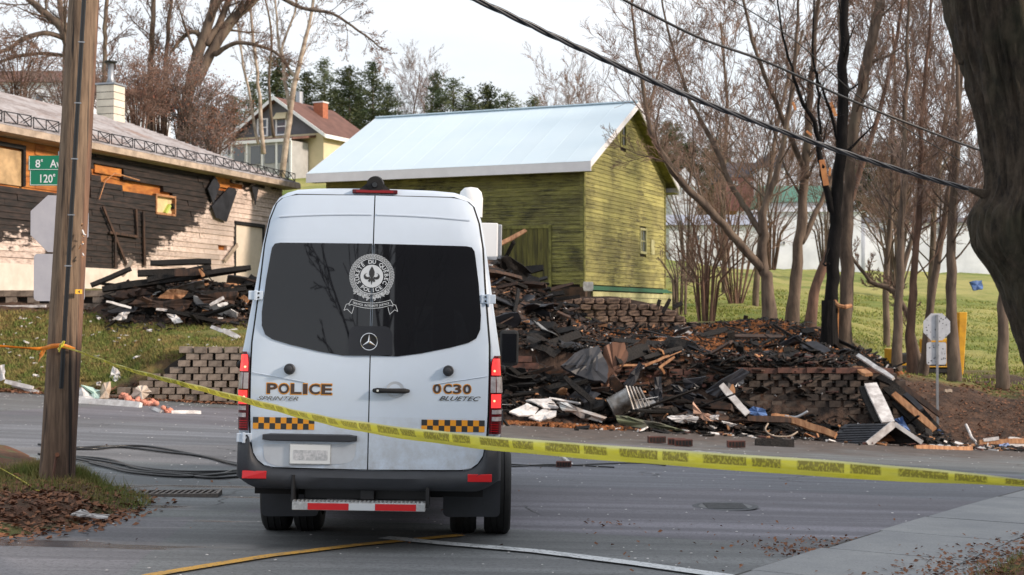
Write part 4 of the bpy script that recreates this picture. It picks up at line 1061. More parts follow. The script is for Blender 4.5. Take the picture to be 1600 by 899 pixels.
for a, b, c, d in ((13.73, 13.83, 2.8, 5.08), (16.1, 16.2, 2.8, 5.08), (13.73, 16.2, 4.98, 5.1)): MB().box(a, b, -.06, .1, c, d).build('frame', M['black_iron'], dr_)
# charred studs and boards hanging on the wall
for a, b, w in (((4.9, -.12, 5.0), (6.4, -.10, 3.1), .09), ((7.3, -.1, 5.0), (7.4, -.1, 3.2), .12), ((6.85, -.1, 5.05), (6.95, -.1, 4.1), .10), ((5.6, -.12, 4.15), (5.62, -.12, 3.1), .09), ((5.3, -.1, 4.2), (6.9, -.1, 4.15), .08)):
    MB().beam(a, b, w, .05, up=(0, 1, 0)).build('charred_batten', M['brown_wood'], bh)
MB().beam((12.8, -.14, 3.55), (13.75, -.16, 4.2), .16, .03, up=(0, 1, 0)).build('loose_board', M['eave'], bh)
for q in ([(12.1, 5.1), (12.9, 5.0), (13.7, 6.2), (13.1, 6.3), (11.8, 5.5)], [(14.9, 6.5), (15.2, 5.8), (15.5, 6.6)], [(11.5, 6.1), (11.9, 5.6), (12.4, 6.3), (12.0, 6.6)]):
    k = len(q); mb = MB(); mb.add([(u, -.16, z) for u, z in q] + [(u, -.12, z) for u, z in q], [tuple(range(k)), tuple(range(2 * k - 1, k - 1, -1))] + [(i, k + i, k + (i + 1) % k, (i + 1) % k) for i in range(k)]); mb.build('hanging_felt', M['felt'], bh)
MB().tube([(4.7, -.12, 5.2), (5.0, -.14, 5.8), (5.5, -.16, 6.1), (7.0, -.14, 6.0)], .018, 5).build('loose_wire', M['raw_wood'], bh)
# roof: hipped, with shingle courses
EZ = 6.86; OV = .55; RZ = 8.95; D2 = 9.0
rf = empty('roof'); rf.parent = bh
def roofpt(u, v, z): return (u, v, z)
e0, e1 = (L0, -OV, EZ), (L1 + .5, -OV, EZ); r0, r1 = (L0, 4.4, RZ), (13.0, 4.4, RZ); f0, f1 = (L0, D2 + .4, EZ), (L1 + .5, D2 + .4, EZ)
MB().add([e0, e1, r1, r0, f0, f1], [(0, 1, 2, 3), (3, 2, 5, 4), (1, 5, 2), (0, 3, 4), (0, 4, 5, 1)]).build('roof_deck', M['shingle'], rf)
nC = 26; slope = Vector((0, r0[1] - e0[1], r0[2] - e0[2]))
for k in range(nC):
    t0, t1 = k / nC, (k + 1) / nC; ub = lerp(L1 + .5, 13.0, t0); ut = lerp(L1 + .5, 13.0, t1)
    n = Vector((0, -slope.z, slope.y)).normalized(); a = Vector((L0, e0[1], EZ)) + slope * t0; b = Vector((L0, e0[1], EZ)) + slope * t1
    for u0, u1f in ((L0, 3.0), (3.0, 8.0), (8.0, 12.6), (12.6, None)):
        ub1, ut1 = (ub, ut) if u1f is None else (u1f, u1f)
        MB().add([(u0, a.y, a.z + .035), (ub1, a.y, a.z + .035), (ut1, b.y, b.z + .008), (u0, b.y, b.z + .008), (u0, a.y, a.z), (ub1, a.y, a.z)], [(0, 1, 2, 3), (4, 5, 1, 0)]).build('shingle_course', M['shingle'], rf)
MB().hexa([(L0, -OV - .02, EZ - .20), (L1 + .52, -OV - .02, EZ - .20), (L1 + .52, .15, EZ - .24), (L0, .15, EZ - .24)], [(L0, -OV - .02, EZ - .01), (L1 + .52, -OV - .02, EZ - .01), (L1 + .52, .15, EZ - .03), (L0, .15, EZ - .03)]).build('eave_board', M['eave'], bh)
MB().box(L1 + .3, L1 + .52, .16, D2, EZ - .2, EZ - .01).build('eave_board', M['eave'], bh)
MB().box(L1 - .1, L1, .3, D2, 2.5, 6.66).build('end_wall', M['foundation'], bh); MB().box(L0, L0 + .1, .3, D2, 1.0, 6.66).build('end_wall', M['foundation'], bh); MB().box(L0, L1, D2, D2 + .1, 1.0, 6.66).build('rear_wall', M['foundation'], bh)
# snow guard rail of truss panels along the eave
for k in range(15):
    u0 = L0 + 3.2 + k * 1.33; 
    if u0 + 1.2 > L1 + .4: break
    mb = MB(); y, z0, z1 = -OV + .10, EZ + .10, EZ + .40; s = rnd.uniform(-.02, .02)
    for zz in (z0, z1): mb.beam((u0, y, zz + s), (u0 + 1.22, y, zz - s), .028, .028)
    for a, za, b, zb_ in ((0, z0, 0, z1), (1.22, z0, 1.22, z1), (.6, z0, .6, z1), (.03, z1, .57, z0), (.64, z1, 1.18, z0)): mb.beam((u0 + a, y, za), (u0 + b, y, zb_), .024, .024)
    for a in (.02, 1.2): mb.beam((u0 + a, y, z1), (u0 + a, y + .35, z0 + .14), .02, .02)
    mb.build('snow_guard', M['black_iron'], bh)
ch = empty('chimney'); ch.parent = bh
cu, cv = 12.2, 4.3
for k in range(6): MB().box(cu - .37, cu + .37, cv - .37, cv + .37, 8.5 + k * .27, 8.5 + k * .27 + .245).build('chimney_block', M['chim'], ch)
MB().box(cu - .34, cu + .34, cv - .34, cv + .34, 8.4, 10.12).build('joint_core', M['black_iron'], ch)
MB().box(cu - .42, cu + .42, cv - .42, cv + .42, 10.12, 10.18).build('cap', M['galv'], ch)
mb = MB(); mb.tube([(cu, cv, 10.18), (cu, cv, 10.4), (cu, cv, 10.95)], [.20, .11, .10], 14); mb.build('flue', M['galv'], ch, smooth=True)
mb = MB(); mb.cyl((cu, cv, 11.0), (cu, cv, 11.04), .24, 14)
for k in range(4): mb.beam((cu + .18 * math.cos(k * 1.57), cv + .18 * math.sin(k * 1.57), 10.7), (cu + .2 * math.cos(k * 1.57), cv + .2 * math.sin(k * 1.57), 11.0), .02, .02)
mb.build('rain_cap', M['black_iron'], ch)
MB().box(cu - .45, cu + .45, cv - .5, cv + .4, 8.3, 8.62).build('flashing', M['felt'], ch)

# ---------------------------------------------------------------- block walls
def block_mesh(mt, w=.31, h=.145, d=.22):
    me = MB().hexa([(0, 0, 0), (w, 0, 0), (w, d, 0), (0, d, 0)], [(0, .012, h), (w, .012, h), (w, d, h), (0, d, h)]).mesh('block'); me.materials.append(mt); return me
def block_wall(name, label, xa, xb, y, z_of, top_of, mt, gapy=.11, pitch_w=.35, row_h=.158, batter=.03, backd=.3, off=.0, skip=lambda x, r: False, group=None, bw=.29):
    t = empty(name, (0, 0, 0), label, 'wall', group); me = block_mesh(mt, bw); bot = min(z_of(xa), z_of(xb)) ; r = 0
    z = bot
    while True:
        n = 0; x = xa + (pitch_w / 2 if r % 2 else 0)
        while x < xb - .1:
            if z > z_of(x) - row_h and z + row_h * .6 < top_of(x) and not skip(x, r):
                b = inst(me, 'block', t, (x + rnd.uniform(-.012, .012), y + r * batter + rnd.uniform(-.03, .03), z), (rnd.uniform(-.03, .03), rnd.uniform(-.02, .02), rnd.uniform(-.06, .06)), (rnd.uniform(.90, 1.05), 1, rnd.uniform(.94, 1.0))); n += 1
            x += pitch_w * rnd.uniform(.98, 1.02)
        z += row_h; r += 1
        if z > max(top_of(xa + (xb - xa) * k / 8) for k in range(9)) + .05: break
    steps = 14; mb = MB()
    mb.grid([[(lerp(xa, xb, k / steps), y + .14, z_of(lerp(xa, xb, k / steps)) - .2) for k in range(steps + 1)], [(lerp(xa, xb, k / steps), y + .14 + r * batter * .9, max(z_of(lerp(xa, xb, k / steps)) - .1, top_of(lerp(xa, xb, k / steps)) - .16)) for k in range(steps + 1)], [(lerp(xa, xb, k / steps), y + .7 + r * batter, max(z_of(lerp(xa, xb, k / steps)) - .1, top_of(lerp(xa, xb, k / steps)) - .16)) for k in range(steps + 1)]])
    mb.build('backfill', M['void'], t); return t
def xpx(px, D): return (px - CX) / F * D
def zpy(py, D): return CAMZ + (HORIZ - py) / F * D
# left wall by the road, stepping up to the right
def lt(x):
    px = CX + F * x / 33; tab = [(168, 622), (178, 606), (196, 605), (197, 594), (222, 593), (223, 584), (243, 583), (244, 572), (262, 571), (263, 559), (271, 558), (272, 545), (420, 545)]
    return zpy(interp(tab, px), 33) + .03
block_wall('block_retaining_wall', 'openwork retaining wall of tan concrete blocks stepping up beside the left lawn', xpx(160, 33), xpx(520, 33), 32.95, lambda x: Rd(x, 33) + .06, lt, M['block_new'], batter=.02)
# small terrace wall at the foot of the burnt house
tw = empty('terrace_wall', (0, 0, 0), 'low terrace wall of long capped blocks below the burnt house', 'wall')
cap = MB().box(0, .62, 0, .3, 0, .16).mesh('cap_block'); cap.materials.append(M['block_new']); lo = MB().box(0, .30, 0, .22, 0, .17).mesh('block'); lo.materials.append(M['block_new'])
for k in range(17):
    px = -130 + k * 34; D = 39.0; x = xpx(px, D); zt = zpy(463, D)
    inst(cap, 'cap_block', tw, (x, D, zt), (0, 0, rnd.uniform(-.02, .02)))
    for q in range(1): inst(lo, 'block', tw, (x + .04, D + .03, zt - .18)); 
    inst(cap, 'cap_block', tw, (x + rnd.uniform(.0, .05), D + .02, zt - .36))
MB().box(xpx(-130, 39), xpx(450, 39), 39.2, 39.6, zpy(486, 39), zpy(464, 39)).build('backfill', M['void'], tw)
MB().beam((xpx(-100, 38.8), 38.8, zpy(481, 38.8)), (xpx(72, 38.8), 38.8, zpy(478.5, 38.8)), .08, .07).build('edging_pipe', M['white_board'], tw)
# right walls
RZt = lambda x: Rd(x, 33) + .0
def rt(x): return zpy(interp([(1160, 583), (1385, 583), (1395, 588), (1412, 610)], CX + F * x / 33.2), 33.2) + .04
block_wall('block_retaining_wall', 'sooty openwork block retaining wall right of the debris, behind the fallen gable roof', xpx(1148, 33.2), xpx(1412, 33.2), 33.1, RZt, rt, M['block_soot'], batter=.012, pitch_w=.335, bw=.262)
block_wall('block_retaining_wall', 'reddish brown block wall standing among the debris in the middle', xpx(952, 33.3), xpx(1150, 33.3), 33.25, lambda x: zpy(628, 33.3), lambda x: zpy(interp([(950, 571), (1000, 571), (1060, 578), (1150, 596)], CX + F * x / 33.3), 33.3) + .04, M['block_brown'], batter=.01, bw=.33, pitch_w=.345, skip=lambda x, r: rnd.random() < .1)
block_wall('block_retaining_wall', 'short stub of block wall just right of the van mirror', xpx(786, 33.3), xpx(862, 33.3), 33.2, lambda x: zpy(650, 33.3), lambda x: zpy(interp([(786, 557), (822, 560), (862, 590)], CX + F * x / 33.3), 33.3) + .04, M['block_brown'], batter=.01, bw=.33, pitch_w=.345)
cp = empty('brick_coping', (0, 0, 0), 'row of reddish brown coping blocks along the top of the sooty wall', 'coping'); me = block_mesh(M['block_brown'], .33, .12)
for k in range(11): inst(me, 'block', cp, (xpx(1146 + k * 22.6, 33.3), 33.2 + rnd.uniform(-.03, .03), zpy(583, 33.3) + rnd.uniform(-.01, .01)), (0, 0, rnd.uniform(-.06, .06)))
# burnt stone foundation of the lost house
sf = empty('stone_foundation', (0, 0, 0), 'burnt rubble-stone foundation wall standing at the foot of the green barn', 'wall')
mb_v = []
for k in range(5):
    mb = MB(); pts = []
    for i in range(9):
        a = 2 * math.pi * (i + .5) / 9; r = .54 * rnd.uniform(.9, 1.05); c_, s_ = math.cos(a), math.sin(a); pts.append((r * math.copysign(abs(c_) ** .45, c_), r * math.copysign(abs(s_) ** .45, s_)))
    mb.add([(x, 0, z) for x, z in pts] + [(x * .8, -.16 - .06 * rnd.random(), z * .8) for x, z in pts], [(i, (i + 1) % 9, 9 + (i + 1) % 9, 9 + i) for i in range(9)] + [tuple(range(9, 18))]); me = mb.mesh('stone'); me.materials.append(M['stone']); mb_v.append(me)
FD = 45.5
def ftop(px): return interp([(880, 470), (900, 463), (960, 462), (1000, 470), (1040, 478), (1075, 500)], px)
for r in range(6):
    x = xpx(880 + (7 if r % 2 else 0), FD)
    while x < xpx(1072, FD):
        w = rnd.uniform(.26, .5); px = CX + F * (x + w / 2) / FD; py = 508 - r * 9.3
        if py > ftop(px) + 2: inst(rnd.choice(mb_v), 'stone', sf, (x + w / 2, FD - .1 + rnd.uniform(-.04, .04), zpy(py, FD)), (0, rnd.choice((0, 3.14)) + rnd.uniform(-.1, .1), 0), (w * .95, .6, .185))
        x += w
mb = MB(); n = 14
mb.grid([[(xpx(lerp(882, 1072, k / n), FD), FD - .07, zpy(520, FD)) for k in range(n + 1)], [(xpx(lerp(882, 1072, k / n), FD), FD - .07, zpy(ftop(lerp(882, 1072, k / n)) + 1, FD)) for k in range(n + 1)], [(xpx(lerp(882, 1072, k / n), FD), FD + .4, zpy(ftop(lerp(882, 1072, k / n)) + 1, FD)) for k in range(n + 1)], [(xpx(lerp(882, 1072, k / n), FD), FD + .45, zpy(520, FD)) for k in range(n + 1)]]).build('mortar_core', simple('sooty_mortar', (.13, .09, .07), (.04, .03, .03), 2, .95, .6), sf)

# ---------------------------------------------------------------- green barn (local u along the gable, v along the long side, w up)
barn = empty('green_barn', (0, 0, 0), 'old mossy green clapboard barn with pale metal roof above the debris', 'barn')
BC = Vector((2.52, 50, 0)); bu = Vector((3.85, 9.0, 0)).normalized(); bv = Vector((-bu.y, bu.x, 0)); axis_obj(barn, BC, bu, bv, Vector((0, 0, 1)))
BW, BL, BE, BP, BB = 9.7, 10.5, 7.10, 9.60, 2.66
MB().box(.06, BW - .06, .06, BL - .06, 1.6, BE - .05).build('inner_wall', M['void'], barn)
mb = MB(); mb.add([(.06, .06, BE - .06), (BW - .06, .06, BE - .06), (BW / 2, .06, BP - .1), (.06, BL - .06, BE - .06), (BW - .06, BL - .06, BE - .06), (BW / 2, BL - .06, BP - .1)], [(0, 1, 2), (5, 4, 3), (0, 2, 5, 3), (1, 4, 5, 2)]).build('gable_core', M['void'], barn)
bh_ = .148
def cut_spans(a, b, z, ops):
    cuts = [(a, b)]
    for oa, ob, c, d in ops:
        if z + bh_ > c + .02 and z < d - .02:
            cuts = [s for p, q in cuts for s in ((p, min(q, oa)), (max(p, ob), q)) if s[1] - s[0] > .04]
    return cuts
gops = [(6.32, 7.12, 3.98, 5.0), (3.95, 4.65, 7.92, 8.85)]
sops = [(1.25, 3.25, 2.35, 4.72), (4.9, 7.2, 2.3, 4.78)]
z = BB
while z < BP - .12:
    if z < BE: a, b = .06, BW - .06
    else: t = (z - BE) / (BP - BE); a, b = BW / 2 * t + .06, BW - BW / 2 * t - .06
    for p, q in cut_spans(a, b, z, gops):
        u = p
        while u < q - .01:
            e = min(q, u + rnd.uniform(2.2, 4.6)); e = q if q - e < .5 else e
            MB().hexa([(u + .003, -.028, z), (e - .003, -.028 + rnd.uniform(-.004, .004), z), (e - .003, .06, z), (u + .003, .06, z)], [(u + .003, -.006, z + bh_), (e - .003, -.006, z + bh_), (e - .003, .06, z + bh_), (u + .003, .06, z + bh_)]).build('clapboard', M['barn_gable'], barn); u = e
    if z < BE - .1:
        for p, q in cut_spans(.06, BL - .06, z, sops):
            u = p
            while u < q - .01:
                e = min(q, u + rnd.uniform(2.2, 4.6)); e = q if q - e < .5 else e; s = rnd.uniform(-.012, .006)
                MB().hexa([(-.028, u + .004, z), (.06, u + .004, z), (.06, e - .004, z), (-.028 + s, e - .004, z)], [(-.006, u + .004, z + bh_), (.06, u + .004, z + bh_), (.06, e - .004, z + bh_), (-.006, e - .004, z + bh_)]).build('clapboard', M['barn_side'], barn); u = e
    z += bh_ + .003
for u, v in ((-.04, -.04),):
    MB().box(-.045, .11, -.045, .0, BB - .1, BE).build('corner_board', M['barn_trim'], barn); MB().box(-.045, .0, .0, .12, BB - .1, BE).build('corner_board', M['barn_side'], barn)
MB().box(BW - .1, BW + .03, -.045, .0, BB, BE).build('corner_board', M['barn_trim'], barn)
MB().hexa([(-.05, -.06, BB - .19), (BW + 1.2, -.06, BB - .19), (BW + 1.2, .0, BB - .19), (-.05, .0, BB - .19)], [(-.05, -.06, BB - .04), (BW + .05, -.06, BB - .04), (BW + .05, .0, BB - .04), (-.05, .0, BB - .04)]).build('green_skirt_board', M['green_trim'], barn)
for k in range(5):
    MB().box(.9 + (.02 * k), BW + 1.5, -.03, .03, BB - .42 - k * .2, BB - .27 - k * .2 + .03).build('skirt_plank', M['old_white'], barn)
MB().box(-.12, .1, -.1, .5, 1.7, BB - .1).build('corner_post', M['brown_wood'], barn)
for k in range(4): MB().box(-.04, .06, .5, BL, 1.72 + k * .2, 1.9 + k * .2).build('sill_beam', M['brown_wood'], barn)
def window_uv(plane, a, b, c, d, panes=2, fr=None):
    w = empty('window'); w.parent = barn; fr = fr or M['old_white']
    def bx(p, q, r, s, o0, o1, nm, mt):
        mb = MB(); mb.box(p, q, o0, o1, r, s) if plane == 'g' else mb.box(o0, o1, p, q, r, s); mb.build(nm, mt, w)
    bx(a + .05, b - .05, c + .05, d - .05, .02, .03, 'pane', M['window'])
    for p, q, r, s in ((a, a + .09, c, d), (b - .09, b, c, d), (a + .09, b - .09, d - .09, d), (a + .09, b - .09, c, c + .1)): bx(p, q, r, s, -.05, .05, 'frame', fr)
    bx((a + b) / 2 - .02, (a + b) / 2 + .02, c + .1, d - .09, -.01, .019, 'muntin', fr)
    bx(a + .09, b - .09, (c + d) / 2 - .02, (c + d) / 2 + .02, -.012, .018, 'muntin', fr)
window_uv('g', 6.32, 7.12, 3.98, 5.0); window_uv('g', 3.95, 4.65, 7.92, 8.85, fr=M['barn_trim'])
MB().box(7.7, 8.15, -.05, -.03, 4.0, 4.6).build('hatch', M['old_white'], barn)
bd = empty('door'); bd.parent = barn
for k in range(9): MB().box(-.05, .0, 1.3 + k * .21, 1.3 + k * .21 + .2, 2.3, 4.66).build('door_board', M['barn_door'], bd)
for p, q, r, s in ((1.2, 1.3, 2.25, 4.75), (3.2, 3.32, 2.25, 4.75), (1.2, 3.32, 4.66, 4.78)): MB().box(-.075, .0, p, q, r, s).build('frame', M['barn_trim'], bd)
d2 = empty('doorway'); d2.parent = barn
for k in range(10): MB().box(-.012, .02, 4.95 + k * .225, 4.95 + k * .225 + .21, 2.3, 4.7).build('door_board', M['barn_side'], d2)
for p, q, r, s in ((4.8, 4.95, 2.25, 4.8), (7.1, 7.2, 2.25, 4.8)): MB().box(-.07, .0, p, q, r, s).build('frame', M['barn_trim'], d2)
MB().beam((-.12, 4.2, 4.95), (-.12, 7.3, 4.82), .06, .08).build('rail', M['raw_wood'], d2)
# roof
OVE, OVG = .55, .42; sl = (BP - BE) / (BW / 2); th = .09
def rz_(u): return BP + .12 - abs(u - BW / 2) * sl
rfb = empty('roof'); rfb.parent = barn
for s in (-1, 1):
    ue = -OVE if s < 0 else BW + OVE; N = 13
    MB().hexa([(ue, -OVG, rz_(ue) - th), (BW / 2, -OVG, rz_(BW / 2) - th), (BW / 2, BL + OVG, rz_(BW / 2) - th), (ue, BL + OVG, rz_(ue) - th)], [(ue, -OVG, rz_(ue) - .01), (BW / 2, -OVG, rz_(BW / 2) - .01), (BW / 2, BL + OVG, rz_(BW / 2) - .01), (ue, BL + OVG, rz_(ue) - .01)]).build('roof_deck', M['barn_trim'], rfb)
    for k in range(N):
        a, b = lerp(-OVG - .03, BL + OVG + .03, k / N), lerp(-OVG - .03, BL + OVG + .03, (k + 1) / N); ue2 = ue + s * .04
        rows = []
        for v, dz in ((a, 0), (a + .02, .006), (a + .04, .006), (a + .06, .0), (b, 0)): rows.append([(ue2, v, rz_(ue2) + dz - .0), (BW / 2, v, rz_(BW / 2) + dz)])
        mb = MB().grid(rows); mb.build('roof_sheet', M['metal_roof'], rfb)
MB().beam((BW / 2, -OVG, BP + .15), (BW / 2, BL + OVG, BP + .15), .24, .04).build('ridge_cap', M['metal_roof'], rfb)
for s in (-1, 1):
    ue = -OVE if s < 0 else BW + OVE
    for v in (-OVG - .03, BL + OVG + .03):
        MB().hexa([(ue, v - .025, rz_(ue) - .24), (BW / 2, v - .025, rz_(BW / 2) - .24), (BW / 2, v + .025, rz_(BW / 2) - .24), (ue, v + .025, rz_(ue) - .24)], [(ue, v - .025, rz_(ue) - .004), (BW / 2, v - .025, rz_(BW / 2) - .004), (BW / 2, v + .025, rz_(BW / 2) - .004), (ue, v + .025, rz_(ue) - .004)]).build('barge_board', M['fascia'], rfb)
    x0, x1 = (ue - .03, ue + .02)
    MB().box(min(x0, x1), max(x0, x1), -OVG - .06, BL + OVG + .06, rz_(ue) - .36, rz_(ue) - .012).build('fascia', M['fascia'], rfb)
    MB().box(min(ue, 0 if s < 0 else BW), max(ue, 0 if s < 0 else BW), -OVG, BL + OVG, rz_(ue) - .34, rz_(ue) - .30).build('soffit', M['barn_trim'], rfb)
MB().cyl((BW / 2 + 1.0, 6.6, BP - .8), (BW / 2 + 1.0, 6.6, BP + .32), .13, 10).build('roof_vent', M['white_trim'], rfb)

# ---------------------------------------------------------------- distant houses
def prism_roof(mb, x0, x1, y0, y1, ze, zr, axis='x', ov=.3):
    if axis == 'x':
        ym = (y0 + y1) / 2; mb.add([(x0 - ov, y0 - ov, ze), (x1 + ov, y0 - ov, ze), (x1 + ov, y1 + ov, ze), (x0 - ov, y1 + ov, ze), (x0 - ov, ym, zr), (x1 + ov, ym, zr)], [(0, 1, 5, 4), (2, 3, 4, 5), (1, 2, 5), (3, 0, 4), (0, 3, 2, 1)])
    else:
        xm = (x0 + x1) / 2; mb.add([(x0 - ov, y0 - ov, ze), (x1 + ov, y0 - ov, ze), (x1 + ov, y1 + ov, ze), (x0 - ov, y1 + ov, ze), (xm, y0 - ov, zr), (xm, y1 + ov, zr)], [(1, 2, 5, 4), (3, 0, 4, 5), (0, 1, 4), (2, 3, 5), (0, 3, 2, 1)])
    return mb
# gabled house on the hill behind the barn
S = 100 / F
yh = empty('gabled_house', (0, 0, 0), 'cream and grey gabled house with red-brown roof and brick chimney on the hill', 'house')
HX = lambda px: (px - CX) * S
HZ = lambda py: CAMZ + (HORIZ - py) * S
g = Vector((HX(505), 100, 0)); hx_ = Vector((.907, -.42, 0)).normalized(); hv = Vector((.42, .907, 0)).normalized()
axis_obj(yh, g, hx_, hv, Vector((0, 0, 1)))     # local x: from the gable's far right corner, y along the eave side
gx0, gx1 = -7.6, 0; zb, ze, zr = HZ(262), HZ(207), HZ(150)
MB().box(gx0, gx1, 0, 6.8, zb - 3, ze).build('wall', M['cream'], yh)
MB().add([(gx0, -.02, ze), (gx1, -.02, ze), ((gx0 + gx1) / 2, -.02, zr)], [(0, 1, 2)]).build('gable_wall', M['grey_siding'], yh)
rfy = empty('roof'); rfy.parent = yh; xm = (gx0 + gx1) / 2
for s, xe in ((-1, gx0 - .5), (1, gx1 + .5)):
    zz = ze - .35
    MB().hexa([(xe, -.6, zz), (xm, -.6, zr), (xm, 7.4, zr), (xe, 7.4, zz)], [(xe, -.6, zz + .16), (xm, -.6, zr + .16), (xm, 7.4, zr + .16), (xe, 7.4, zz + .16)]).build('slope', M['red_roof'], rfy)
    MB().hexa([(xe, -.66, zz - .06), (xm, -.66, zr - .06), (xm, -.6, zr - .06), (xe, -.6, zz - .06)], [(xe, -.66, zz + .2), (xm, -.66, zr + .2), (xm, -.6, zr + .2), (xe, -.6, zz + .2)]).build('barge_board', M['white_trim'], rfy)
    MB().box(xe - .05 if s < 0 else xe, xe if s < 0 else xe + .05, -.6, 7.4, zz - .1, zz + .17).build('gutter', M['white_trim'], rfy)
def hwin(x, z, w, h):
    wn_ = empty('window'); wn_.parent = yh; MB().box(x - w / 2, x + w / 2, -.08, -.06, z - h / 2, z + h / 2).build('pane', M['window'], wn_)
    for a, b, c, d in ((x - w / 2 - .12, x - w / 2, z - h / 2 - .1, z + h / 2 + .1), (x + w / 2, x + w / 2 + .12, z - h / 2 - .1, z + h / 2 + .1), (x - w / 2, x + w / 2, z + h / 2, z + h / 2 + .1), (x - w / 2, x + w / 2, z - h / 2 - .1, z - h / 2), (x - w / 2, x + w / 2, z - .04, z + .04)): MB().box(a, b, -.12, -.05, c, d).build('frame', M['white_trim'], wn_)
hwin(xm + .3, HZ(193), .7, 1.1); hwin(xm - 1.3, HZ(193), .7, 1.1)
aw = MB().hexa([(xm - .2, -.5, HZ(182)), (xm + .9, -.5, HZ(182)), (xm + .9, -.06, HZ(182)), (xm - .2, -.06, HZ(182))], [(xm - .1, -.14, HZ(171)), (xm + .8, -.14, HZ(171)), (xm + .8, -.06, HZ(171)), (xm - .1, -.06, HZ(171))]).build('awning', M['cream'], yh)
po = empty('porch'); po.parent = yh
MB().hexa([(gx0 + 1.2, -2.4, HZ(222)), (gx1 - 1.0, -2.4, HZ(222)), (gx1 - .6, -.03, HZ(214)), (gx0 + 1.2, -.03, HZ(214))], [(gx0 + 1.2, -2.4, HZ(219)), (gx1 - 1.0, -2.4, HZ(219)), (gx1 - .6, -.03, HZ(210)), (gx0 + 1.2, -.03, HZ(210))]).build('porch_roof', M['red_roof'], po)
MB().box(gx0 + 1.3, gx1 - 1.1, -2.45, -2.4, HZ(225), HZ(220)).build('porch_fascia', M['white_trim'], po)
MB().box(gx0 + 1.4, gx1 - 1.2, -2.2, -.1, zb - 2, HZ(223)).build('porch_wall', simple('pale_grey_panel', (.42, .42, .42), (.34, .34, .34), 2, .7), po)
for x in (-5.6, -4.2, -3.0, -1.9): MB().box(x - .4, x + .4, -2.24, -2.2, HZ(257), HZ(229)).build('porch_window', M['window'], po)
for x in (-6.2, -4.9, -3.6, -2.4, -1.25): MB().box(x - .07, x + .07, -2.3, -2.2, zb - 1, HZ(222)).build('porch_post', M['white_trim'], po)
chy = empty('chimney'); chy.parent = yh
MB().box(xm + .9, xm + 1.7, 3.2, 3.9, zr - 2, HZ(147)).build('stack', M['brick'], chy); MB().box(xm + .85, xm + 1.75, 3.15, 3.95, HZ(147), HZ(145)).build('cap', M['white_trim'], chy)
MB().cyl((xm - .2, 3, zr), (xm - .2, 3, zr + 1.0), .28, 10).build('roof_vent', M['galv'], yh)

def plain_house(name, label, pxa, pxb, D, depth, pb, pe, pr, wallm, roofm, axis='x', wins=(), trim=True):
    x0, x1 = xpx(pxa, D), xpx(pxb, D); t = empty(name, (0, 0, 0), label, 'house' if 'house' in name else 'building')
    MB().box(x0, x1, D, D + depth, zpy(pb, D) - 2, zpy(pe, D) - .02).build('wall', wallm, t)
    r = prism_roof(MB(), x0, x1, D, D + depth, zpy(pe, D), zpy(pr, D), axis).build('roof', roofm, t)
    if axis == 'y': MB().add([(x0, D - .1, zpy(pe, D)), (x1, D - .1, zpy(pe, D)), ((x0 + x1) / 2, D - .1, zpy(pr, D) - .2)], [(0, 1, 2)]).build('gable_wall', wallm, t)
    for px, py, w, h in wins:
        wn_ = MB().box(xpx(px - w / 2, D), xpx(px + w / 2, D), D - .06, D, zpy(py + h / 2, D), zpy(py - h / 2, D)).build('window', M['white_trim'], t); MB().box(xpx(px - w / 2 + 1, D), xpx(px + w / 2 - 1, D), D - .08, D - .06, zpy(py + h / 2 - 1, D), zpy(py - h / 2 + 1, D)).build('pane', M['window'], wn_)
    return t
plain_house('white_house', 'white house with red-brown roof behind the brush, far left', -60, 108, 95, 9, 185, 128, 92, M['white_wall'], M['red_roof'], 'x', [(20, 155, 12, 16), (60, 155, 12, 16)])
plain_house('white_house', 'white house with an orange-red roof just right of the cream chimney', 172, 225, 92, 7, 195, 150, 125, M['white_wall'], simple('orange_red_roof', (.45, .12, .08), (.3, .08, .06), 2, .8), 'x', [(195, 168, 8, 12)])
plain_house('grey_house', 'low white house with grey snow-dusted roof left of the gabled house', 296, 415, 108, 8, 262, 218, 196, M['white_wall'], M['shingle'], 'x', [(330, 235, 10, 14), (360, 235, 10, 14)])
plain_house('long_white_shed', 'long white shed on the field behind the right trees', 1186, 1346, 112, 16, 415, 331, 318, M['white_wall'], M['white_wall'], 'x', [(1165 + 60, 380, 5, 7)])
plain_house('long_white_shed', 'large white shed half hidden by the trunks at far right', 1352, 1560, 118, 16, 418, 348, 330, M['white_wall'], M['dark_roof'], 'x', [(1380, 360, 10, 10), (1470, 360, 10, 10)])
plain_house('white_house', 'white house with a low grey roof left of the long shed', 1046, 1200, 106, 8, 405, 352, 330, M['white_wall'], simple('slate_blue_roof', (.35, .38, .47), (.28, .3, .36), 2, .7), 'x', [(1090, 372, 8, 10), (1125, 372, 8, 10), (1160, 385, 6, 8)])
plain_house('green_roofed_house', 'white gabled house with a green metal roof behind the long shed', 1204, 1300, 135, 10, 330, 316, 283, M['white_wall'], M['green_roof'], 'x')
plain_house('dark_roofed_house', 'house with a dark roof and brick-red front on the far hillside', 1135, 1215, 150, 9, 300, 277, 247, simple('brick_red_front', (.30, .13, .11), rough=.8), M['dark_roof'], 'x', [(1150, 286, 7, 6), (1175, 286, 7, 6)])
plain_house('white_house', 'small white gable-fronted house beside the dark-roofed house', 1186, 1228, 147, 9, 300, 262, 236, M['white_wall'], M['dark_roof'], 'y', [(1206, 268, 6, 8)])
plain_house('white_house', 'white house with a snow-pale roof just right of the barn gable', 1050, 1090, 140, 9, 330, 292, 262, M['white_wall'], M['white_wall'], 'y', [(1068, 300, 6, 8)])
